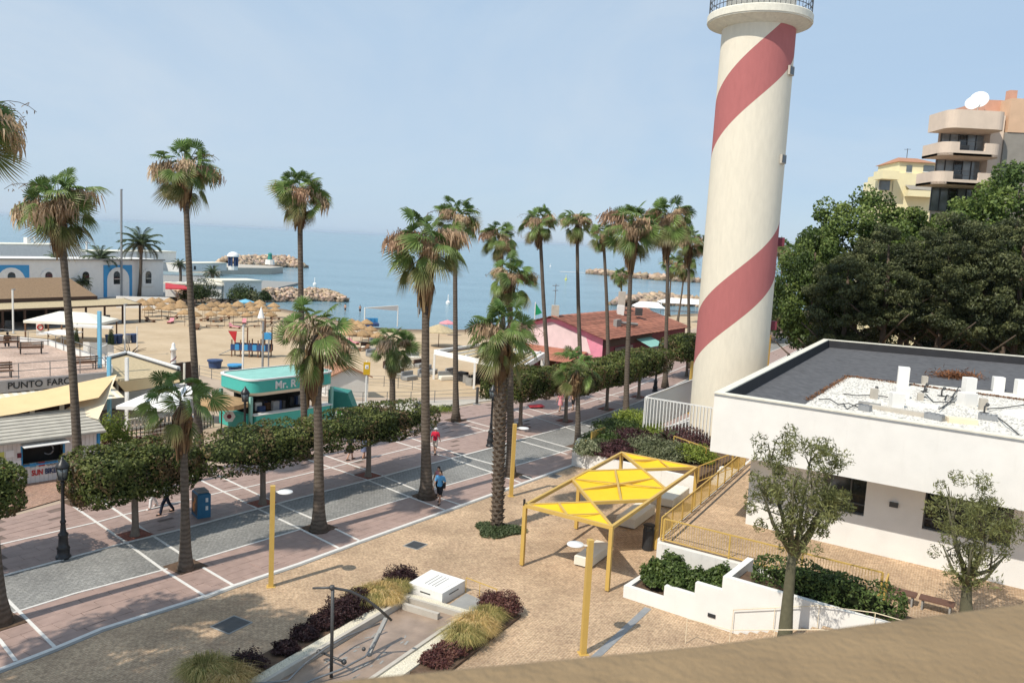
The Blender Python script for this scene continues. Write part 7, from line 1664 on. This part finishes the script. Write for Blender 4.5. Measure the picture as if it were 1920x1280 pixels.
# ---- port
def port():
    a, c = G(-170,484,6.4), G(306,487,6.4); o = Vector((a.x,a.y,-1)); u = (c-a); L = u.length; u.normalize(); w = Vector((-u.y,u.x,0)); an = math.atan2(u.y,u.x)
    t = thing('port_building', 'long white port building with blue arches and arched windows', 'building', o); P = lambda s, d, z: Vector((u.x*s+w.x*d, u.y*s+w.y*d, z+1))
    b = MB(); pts = [P(0,0,0),P(L,0,0),P(L,9,0),P(0,9,0)]; b.prism([(p.x,p.y) for p in pts], 0, 7.4); b.build('wall', M['white_plaster'], t)
    b = MB(); b.beam(P(-.3,-.15,6.35), P(L+.2,-.15,6.35), .4, .25); b.build('cornice', M['grey_concrete'], t)
    def s_at(px): 
        return min((abs(proj_x(o+u*(L*k/900))-px), L*k/900) for k in range(900))[1]
    def arch(s, wd, z0, z1, d, nm, m, par):
        b = MB(); r = wd/2; pts = [(-r,z0),(r,z0)]+[(r*math.cos(k*math.pi/10), z1-r+r*math.sin(k*math.pi/10)) for k in range(11)]
        b.add([P(s+x, d, z) for x, z in pts]+[P(s+x, d+.3, z) for x, z in pts], [tuple(range(len(pts)))]+[(i,(i+1)%len(pts),len(pts)+(i+1)%len(pts),len(pts)+i) for i in range(len(pts))]); return b.build(nm, M[m], par)
    for x0, x1 in ((-14,55),(194,247)):
        s0, s1 = s_at(x0), s_at(x1); b = MB(); b.beam(P(s0,-.06,2.2), P(s1,-.06,2.2), .12, 6.2); bl = b.build('blue_arch', M['blue_paint'], t); arch((s0+s1)/2, (s1-s0)*.78, -.9, 4.9, -.16, 'arch_infill', 'white_plaster', bl)
    for x in (21,91,160,218,277,-60):
        s = s_at(x); wn_ = arch(s, 2.9, 1.0, 4.6, -.2, 'window_niche', 'white_plaster', t); arch(s, 1.35, 1.6, 4.1, -.26, 'window', 'glass_dark', wn_)
        b = MB(); b.beam(P(s-.6,-.3,2.6), P(s+.6,-.3,2.6), .06, .1); b.build('window_bar', M['cream_plaster'], wn_)
    return o
port()
b = MB(); b.prism([(-190,128),(-92,131),(-66,170),(-60,182),(-62,240),(-200,240)], -2.4, -.97); struct(b.build('quay', M['grey_concrete']))
o = MB(); p = [G(x, y, 1) for x, y in ((218,555),(318,558))]; o.beam(p[0]-p[0], p[1]-p[0], .4, 2.0); ob = o.build('garden_wall', M['white_plaster'], None); ob.location = p[0]+Vector((0,0,-1)); tag(ob, 'low white wall at the foot of the port building', 'wall')
def block(label, name, cat, px0, px1, ytop, z0, h, m, d=5):
    a, c = G(*px0, z0), G(*px1, z0); t = thing(name, label, cat, a); u = (c-a); w = Vector((-u.y,u.x,0)).normalized()*d; b = MB(); b.prism([(0,0),(u.x,u.y),(u.x+w.x,u.y+w.y),(w.x,w.y)], 0, h); b.build('wall', M[m], t); b = MB(); b.prism([(-.3,-.3),(u.x+.3,u.y-.3),(u.x+w.x+.3,u.y+w.y+.3),(w.x-.3,w.y+.3)], h+.002, h+.3); b.build('roof_slab', M['coping'], t)
    for k in (.3,.7): q = u*k; b = MB(); b.box((q.x-w.x*.004, q.y-.06, h*.5), (1.2,.1,1.1)); b.build('window', M['glass_dark'], t)
block('low grey white house behind the round bushes at the jetty root', 'harbour_house', 'building', (420,560), (490,558), 0, -.6, 3.4, 'soiled_white', 6)
block('long low wall building between port and jetty house', 'harbour_house', 'building', (310,556), (415,560), 0, -.6, 2.6, 'soiled_white', 4)
block('far white harbour building behind the port roof, left', 'harbour_house', 'building', (-60,520), (150,512), 0, 0, 7.0, 'white_plaster', 8)
block('far white harbour building right of the port roof', 'harbour_house', 'building', (150,512), (330,507), 0, 0, 5.4, 'white_plaster', 8)
block('far low white harbour shed by the domed pavilion', 'harbour_house', 'building', (335,510), (425,507), 0, 0, 2.2, 'white_plaster', 6)
o = quad_px('red_awning', ((310,530),(352,536),(352,541),(310,540)), 2.2, 'red', None, .2); tag(o, 'red awning right of the port building', 'awning')
b = MB(); b.prism([(-330,285),(-96,270),(-84,285),(-84,300),(-330,330)], -2.5, .6); struct(b.build('harbour_pier', M['concrete']))
for i, (x, y0, y1) in enumerate(((52,470,445),(66,470,442),(163,490,452))):
    g = G(x, 512, 0); h = AT(x, y1, g.y).z; t = thing('harbour_mast', ('thick white harbour tower behind the kiosk palm','lattice mast behind the kiosk palm','thin white mast behind the port roof')[i], 'mast', g); b = MB(); r = (.9,.25,.3)[i]; b.tube([(0,0,0),(0,0,h)], r, 6); b.build('shaft', M['white_paint'], t); b = MB(); b.beam((-1,0,h-.4),(1,0,h-.4),.2,.2); b.build('yard', M['grey_metal'], t)
g = G(437,506,.6); t = thing('domed_pavilion', 'small white domed pavilion with blue columns on the pier', 'pavilion', g); k = (AT(437,472,g.y).z-.6); b = MB(); b.lathe([(k*.26,0),(k*.26,k*.22)], 12); b.build('base', M['white_plaster'], t); b = MB(); b.lathe([(k*.33*math.cos(a*.157),k*.72+k*.28*math.sin(a*.157)) for a in range(10)], 16); b.build('dome', M['canvas_white'], t, True)
for i in range(8): a = i*.785; b = MB(); b.tube([(k*.23*math.cos(a),k*.23*math.sin(a),k*.22),(k*.23*math.cos(a),k*.23*math.sin(a),k*.74)], k*.055, 6); b.build('column', M['navy'], t)
g = G(506,496,1.0); t = thing('harbour_beacon', 'small dark green harbour light on a white base', 'beacon', g); h = AT(506,474,g.y).z-1; b = MB(); b.lathe([(1.8,0),(1.6,h*.42)], 10); b.build('base', M['white_plaster'], t); b = MB(); b.lathe([(.9,h*.42),(.7,h*.85),(.9,h*.87),(.4,h)], 10); b.build('tower', M['teal_dark'], t)
def rock_jetty(label, line_px, w, h, n, rs, seed, z=SEA_Z):
    p = [G(x, y, z) for x, y in line_px]; o = p[0]; t = thing('rock_jetty', label, 'jetty', o); rg = np.random.default_rng(seed); pts = resample(p, 200)
    base = MB(); oct_ = np.array([(1,0,0),(-1,0,0),(0,1,0),(0,-1,0),(0,0,1),(0,0,-1)],float); of = np.array([(0,2,4),(2,1,4),(1,3,4),(3,0,4),(2,0,5),(1,2,5),(3,1,5),(0,3,5)])
    cube = np.array([(sx,sy,sz) for sx in (-1,1) for sy in (-1,1) for sz in (-1,1)],float)*.78; cf = np.array([(0,1,3,2),(4,6,7,5),(0,4,5,1),(2,3,7,6),(0,2,6,4),(1,5,7,3)])
    V = []; F = []; C_ = []
    for i in range(n):
        s = rg.uniform(0,1); c = pts[int(s*199)]; tdir = (pts[min(199,int(s*199)+1)]-pts[max(0,int(s*199)-1)]).normalized(); v = rg.uniform(-1,1); taper = min(1, (1-s)*6+.35)
        q = np.array(c-o)+np.array([-tdir.y,tdir.x,0])*v*w*taper+np.array([0,0,(1-abs(v)**1.3)*h*taper+rg.uniform(-.2,.2)]); r = rs*rg.uniform(.6,1.3); rot_ = np.linalg.qr(rg.normal(0,1,(3,3)))[0]
        V.append((cube+rg.normal(0,.18,cube.shape))*r@rot_.T*np.array([1,1,.75])+q); F.append(cf+i*8); col = np.array((.64,.50,.37))*rg.uniform(.65,1.25)*np.array((1,rg.uniform(.92,1.02),rg.uniform(.85,1.05))); 
        if q[2] < .7: col = col*.5
        C_.append(np.tile(col,(8,1)))
    ob = bpy.data.objects.new('boulders', fast_mesh('boulders', np.concatenate(V), np.concatenate(F), M['dry_leaf'], np.concatenate(C_))); COL.objects.link(ob); ob.parent = t; stuff(ob)
    b = MB(); a, c = offset_line(pts[::10], w*.75), offset_line(pts[::10], -w*.75); m_ = len(a); b.add([x-o+Vector((0,0,-.6)) for x in a]+[x-o+Vector((0,0,h*.55)) for x in pts[::10]]+[x-o+Vector((0,0,-.6)) for x in c], [(i,i+1,m_+i+1,m_+i) for i in range(m_-1)]+[(m_+i,m_+i+1,2*m_+i+1,2*m_+i) for i in range(m_-1)]); b.build('rubble_core', M['rock'], t)
rock_jetty('near rock jetty of orange boulders closing the cove', [(330,566),(420,566),(520,563),(600,562),(648,566)], 3.6, 2.4, 1500, .45, 1); rock_jetty('far rock jetty with the harbour beacon at its end', [(425,505),(470,500),(530,499),(566,502)], 7, 3.8, 1000, 1.0, 2)
rock_jetty('low dark breakwater far out, left of the lighthouse', [(1110,513),(1200,522),(1262,527),(1320,530)], 5, 1.8, 300, 1.5, 3); rock_jetty('pale breakwater behind the roof, with sand piled on it', [(1180,575),(1230,568),(1290,572),(1340,576)], 6, 2.2, 350, 1.0, 4); rock_jetty('far breakwater seen right of the lighthouse', [(1430,543),(1470,545),(1540,548)], 4, 2.0, 200, 1.2, 5)
for i, (x, y, r, lb) in enumerate(((378,566,3.4,'round dark green tree behind the straw parasols by the cove'),(362,567,2.4,'smaller dark bush left of the round tree by the cove'),(452,568,2.8,'dark bush against the low harbour house'),(472,569,1.7,'grey bush at the jetty root'),(496,566,1.5,'dark cypress bush at the corner of the harbour house'))):
    shrub(lb, G(x, y, -.8), (r, r, r*.9), DGRN if i != 3 else GREYG, 540+i, 2500, .35)
for i, (x, y, w_, lb) in enumerate(((1215,588,3.5,'white tent roof far behind the tiled roof, left'),(1285,580,7,'large white beach tent behind the palms left of the lighthouse'))):
    g = G(x, y, -1); t = thing('white_tent', lb, 'tent', g); b = MB(); b.add([(-w_,-3,1.6),(w_,-3,1.6),(w_,3,1.6),(-w_,3,1.6),(-w_*.6,0,2.8),(w_*.6,0,2.8)], [(0,1,5,4),(1,2,5),(2,3,4,5),(3,0,4)]); b.build('canopy', M['canvas_white'], t); b = MB()
    for sx in (-1,1):
        for sy in (-1,1): q = MB(); q.box((sx*w_*.97,sy*2.9,.8), (.15,.15,1.6)); q.build('leg', M['white_paint'], t)
o = MB(); o.box((0,0,1.0), (5,5,3.2)); ob = o.build('roof_tank_house', M['terracotta'], None); 
ob.location = G(1192,600,-1); tag(ob, 'square brick tower house behind the tiled roof', 'building')
# boat with wake, buoys
g = G(1132,513,SEA_Z); t = thing('motor_boat', 'small white motor boat crossing the bay', 'boat', g, .2); b = MB(); b.add([(-3,-1,.2),(3,-.9,.2),(5,0,.5),(3,.9,.2),(-3,1,.2),(-3,-1.1,1.2),(3,-1.1,1.3),(5.4,0,1.6),(3,1.1,1.3),(-3,1.1,1.2)], [(0,1,6,5),(1,2,7,6),(2,3,8,7),(3,4,9,8),(4,0,5,9),(5,6,7,8,9)]); b.build('hull', M['canvas_white'], t); b = MB(); b.box((0,0,1.9), (1.8,1.5,1.2)); b.build('cabin', M['white_paint'], t)
b = MB(); b.add([(-3,-.6,.04),(-3,.6,.04),(-26,3.5,.04),(-26,-2.5,.04)], [(0,1,2,3)]); b.build('foam_wake', M['white_line'], t)
for i, (x, y) in enumerate(((1061,525),(1032,500),(840,570),(590,535))): g = G(x, y, SEA_Z); b = MB(); b.lathe([(.5,-.2),(.55,.5),(.12,.9),(.1,2.2),(.02,2.3)], 8); o = b.build('sea_buoy', M['buoy'] if i == 0 else M['canvas_white'], None); o.location = g; tag(o, ('yellow buoy on the sea between two slim palms','small buoy far out above the yellow one','white buoy near the shore','white buoy off the jetty tip')[i], 'buoy')

# ================================================================== PEOPLE
def person(label, g, face, h=1.72, shirt='c_white', pants='c_jeans', hair='hair_dark', stride=.3, long_pants=True, dress=False, hat=None, sit=False, voxel=.02, bag=False, longhair=False, sleeves=True):
    t = thing('person', label, 'person', g, face); s = h/1.72
    hipz = .92; rgb = stride
    J = {'pel': (0,0,.95), 'waist': (0,0,1.1), 'chest': (.02,0,1.32), 'neck': (.02,0,1.46), 'head': (.05,0,1.6)}
    if sit:
        J = {k: (x-.1, y, z-.48) for k, (x, y, z) in J.items()}
        legs = [[(-.05,sy*.1,.46),(.38,sy*.12,.5),(.42,sy*.12,.08),(.55,sy*.12,.03)] for sy in (1,-1)]
    else:
        legs = []
        for sy, d in ((1, stride), (-1, -stride)):
            legs.append([(0,sy*.09,.92),(d*.55+.05,sy*.1,.5),(d*1.0-.02,sy*.1,.09 if d > 0 else .13),(d*1.0+.14,sy*.11,.035 if d > 0 else .05)])
    zc = J['chest'][2]; arms = []
    for sy, d in ((1, -stride*.7), (-1, stride*.7)):
        arms.append([(J['chest'][0],sy*.19,zc+.08),(d*.45+J['chest'][0]-.03,sy*.25,zc-.2),(d*.9+.06+J['chest'][0],sy*.25,zc-.42)])
    def remesh(b, m, nm, par, vx):
        me = b.mesh('tmp', None); ob = bpy.data.objects.new('tmp', me); COL.objects.link(ob); md = ob.modifiers.new('r', 'REMESH'); md.mode = 'VOXEL'; md.voxel_size = vx; md.use_smooth_shade = True
        sm = ob.modifiers.new('s', 'SMOOTH'); sm.iterations = 3; sm.factor = .5
        dg = bpy.context.evaluated_depsgraph_get(); r = bpy.data.meshes.new_from_object(ob.evaluated_get(dg)); bpy.data.objects.remove(ob); bpy.data.meshes.remove(me); r.materials.clear(); r.materials.append(m); r.name = nm
        o = bpy.data.objects.new(nm, r); COL.objects.link(o); o.parent = par; return o
    def limb(b, pts, rad, n=10):
        b.tube(pts, rad, n); [b.sphere(p, r, 10, 6) for p, r in zip(pts, rad)]
    def torso(b, e=0.0, low=.95):
        x0, z0 = J['pel'][0], J['pel'][2]
        for (x, y, z), r, sc_ in ((J['pel'], .155+e, (.8,1.05,.75)), (J['waist'], .14+e, (.75,1.0,1.0)), (J['chest'], .165+e, (.72,1.08,1.0))): b.sphere((x,y,z), r, 12, 8, sc_)
        b.tube([J['pel'], J['waist'], J['chest']], [.125+e,.115+e,.12+e], 12); b.tube([(J['chest'][0],-.16,zc+.08),(J['chest'][0],.16,zc+.08)], .065+e, 10)
    b = MB(); torso(b); b.tube([J['chest'], J['neck'], (J['head'][0],0,J['neck'][2]+.06)], [.07,.06,.058], 10)
    hx, hy, hz = J['head']; b.sphere((hx,0,hz+.01), .105, 14, 10, (.95,.78,1.15)); b.sphere((hx+.03,0,hz-.05), .07, 10, 6, (1,.8,.9)); b.tube([(hx+.09,0,hz+.02),(hx+.125,0,hz-.025)], [.014,.02], 6)
    for sy in (-1,1): b.sphere((hx,sy*.082,hz), .025, 6, 4, (.7,.5,1.2)); b.sphere((hx+.088,sy*.035,hz+.022), .017, 6, 4)
    b.sphere((hx+.098,0,hz-.062), .02, 6, 4, (.6,1.3,.5))
    for L in legs: limb(b, L[:3], [.085,.06,.042]); b.tube([L[2],L[3]], [.05,.042], 8); b.sphere(L[3], .042, 8, 5, (1.3,1,.8)); b.sphere(L[2], .05, 8, 5)
    for A_ in arms: limb(b, A_, [.052,.04,.03])
    body = remesh(b, M['skin'], 'body', t, voxel)
    hb = MB()
    for A_ in arms:                              # hands: palm, four fingers, thumb at its side
        w_ = Vector(A_[2]); d = (w_-Vector(A_[1])).normalized(); sd = Vector((0,1,0)); hb.sphere(w_+d*.05, .042, 8, 6, (.6,.9,1.2))
        for k, (o_, l_) in enumerate(((-.03,.065),(-.01,.075),(.01,.072),(.03,.058))): p = w_+d*.085+Vector((o_,0,0)); hb.tube([p, p+d*l_*.6, p+d*l_+Vector((0,-.012*math.copysign(1,A_[2][1]),0))], [.0095,.009,.007], 5)
        hb.tube([w_+d*.03+Vector((.035,0,0)), w_+d*.075+Vector((.062,0,0)), w_+d*.105+Vector((.06,0,0))], [.011,.01,.008], 5)
    v0 = len(body.data.vertices); hm = hb.mesh('hands', M['skin'], True); ho = bpy.data.objects.new('hands', hm); COL.objects.link(ho); ho.parent = t
    b = MB(); torso(b, .018)
    if sleeves:
        for A_ in arms: m_ = tuple(Vector(A_[0]).lerp(Vector(A_[1]), .75)); limb(b, [A_[0], m_], [.07,.062])
    if dress: b.tube([J['pel'],(0,0,J['pel'][2]-.25),(0,0,J['pel'][2]-.45)], [.165,.2,.235], 14)
    else: b.sphere((J['pel'][0],0,J['pel'][2]-.02), .17, 12, 8, (.85,1.05,.6))
    remesh(b, M[shirt], 'dress' if dress else 'shirt', t, voxel)
    if not dress:
        b = MB(); x, y, z = J['pel']; b.sphere((x,0,z-.05), .165, 12, 8, (.85,1.02,.7))
        for L in legs:
            if long_pants: limb(b, L[:3], [.105,.082,.066])
            else: limb(b, [L[0], tuple(Vector(L[0]).lerp(Vector(L[1]), .85))], [.108,.1])
        remesh(b, M[pants], 'trousers' if long_pants else 'shorts', t, voxel)
    for L in legs:
        b = MB(); b.tube([(L[2][0]-.05,L[2][1],L[3][2]),L[3],(L[3][0]+.04,L[3][1],L[3][2]-.005)], [.045,.05,.035], 8)
        b.build('shoe', M['c_white'] if long_pants and pants == 'c_white' else M['c_black'], t, True)
    b = MB()
    if hat: b.sphere((hx-.005,0,hz+.06), .112, 12, 6, (1,.86,.85)); b.lathe([(.1,hz+.05),(.17,hz+.045),(.1,hz+.06)], 14, (hx+.02,0,0)); b.build('hat', M[hat], t, True)
    else:
        b.sphere((hx-.022,0,hz+.035), .113, 12, 8, (.93,.83,1.08))
        if longhair: b.sphere((hx-.07,0,hz-.1), .09, 10, 8, (.6,.95,1.6))
        b.build('hair', M[hair], t, True)
    if bag:
        b = MB(); b.cbox((.02,.23,.98), (.22,.09,.26), 0, .02); bg_ = b.build('shoulder_bag', M['c_black'], t); b = MB(); b.tube([(.02,.22,1.1),(.12,.05,1.25),(.06,-.12,1.45)], .012, 5); b.build('strap', M['c_black'], bg_)
    t.scale = (s,s,s); return t
SD = math.radians(55)
person('walker in a light grey shirt and dark trousers, mid stride', G(312,962), SD+3.0, 1.74, 'c_grey', 'c_jeans', stride=.36)
person('walker in white top and white trousers under the clipped tree', G(287,952), SD+3.3, 1.68, 'c_white', 'c_white', stride=.3, longhair=True)
person('walker in a dark dress under the end of the long hedge', G(656,862), SD-.2, 1.68, 'c_black', 'c_black', stride=.26, dress=True, longhair=True)
M['c_denim'] = mat('cloth_denim', (.16,.19,.30), .9, .1, 6)
person('walker in a blue grey dress beside the ficus trunk', G(682,860), SD-.1, 1.66, 'c_denim', 'c_black', stride=.15, dress=True)
person('man in a red shirt, beige shorts and a white cap walking away', G(815,851), SD+.35, 1.74, 'c_red', 'c_beige', stride=.22, long_pants=False, hat='c_white')
person('man in a bright blue shirt and black shorts with a shoulder bag', G(824,943), SD+3.4, 1.78, 'c_blue', 'c_black', stride=.24, long_pants=False, bag=True)
person('dark haired woman in a pink top close behind the man in blue', G(821,930), SD+3.3, 1.66, 'c_pink', 'c_black', stride=.2, long_pants=False, longhair=True, sleeves=False)
person('walker in a long pink dress under the clipped trees', G(1050,770), SD+3.1, 1.66, 'c_pink', 'c_pink', stride=.22, dress=True, longhair=True, voxel=.03)
person('walker in dark shorts right of the pink dress', G(1074,768), SD+3.1, 1.7, 'skin', 'c_black', stride=.2, long_pants=False, voxel=.03)
person('bather standing in the shallow water, left one', G(647,586,-1.9), 1.2, 1.75, 'skin', 'c_black', stride=.08, long_pants=False, voxel=.04)
person('bather standing in the shallow water, right one', G(675,588,-1.9), 2.2, 1.72, 'skin', 'c_jeans', stride=.08, long_pants=False, voxel=.04)
person('person in dark clothes sitting on the roof terrace bench', G(14,651,3.41), R_(215)-1.57, 1.72, 'c_black', 'c_jeans', sit=True, voxel=.03)
g = G(1005,765); t = thing('red_pavement_board', 'red board lying at the kerb under the clipped trees', 'board', g, R_(30)); b = MB(); b.box((0,0,.2), (1.4,.6,.06), 0, .15); b.build('panel', M['red'], t); b = MB(); b.box((-.5,0,.09), (.06,.5,.18)); b.box((.5,0,.09), (.06,.5,.18)); b.build('feet', M['black_iron'], t)

# ================================================================== BEYOND THE FRAME: what shades the near plaza and the balcony
for i, (x, y, zt, zl, w_) in enumerate(((-18.6,17.2,17.5,11.0,8.5),(-16.6,12.6,17.5,11.0,8.5))):
    t = thing('plaza_tree', ('broad shade tree beyond the lower left edge, near one','broad shade tree beyond the left edge, farther one')[i], 'tree', (x, y, 0)); b = MB(); b.tube([(0,0,-.1),(.1,0,2.5),(.2,.1,zl),(0,0,zt-2)], [.4,.3,.25,.08], 9)
    for k in range(6): a = k*1.05; b.tube([(.1,0,zl-1.5),(math.cos(a)*w_*.2,math.sin(a)*w_*.2,zl+.5),(math.cos(a)*w_*.4,math.sin(a)*w_*.4,zl+2)], [.12,.08,.03], 6)
    b.build('trunk', M['tree_bark'], t, True); inst('crown', CR['light'][i], t, (0,0,(zt+zl)/2), i, (w_/9.2,w_/9.2,(zt-zl)/10.4))

# ================================================================== AIR
b = MB(); b.box((0, 9000, 20.2), (60000, 60000, 46.0)); hz_ = b.build('haze', None); stuff(hz_)
hm_ = bpy.data.materials.new('haze_air'); hm_.use_nodes = True; hn = hm_.node_tree.nodes; hl = hm_.node_tree.links
hn.remove(hn['Principled BSDF']); pv = hn.new('ShaderNodeVolumePrincipled'); pv.inputs['Color'].default_value = (.74, .87, 1.0, 1); pv.inputs['Density'].default_value = 0.00003; pv.inputs['Anisotropy'].default_value = .2
hl.new(pv.outputs[0], hn['Material Output'].inputs['Volume']); hz_.data.materials.append(hm_)
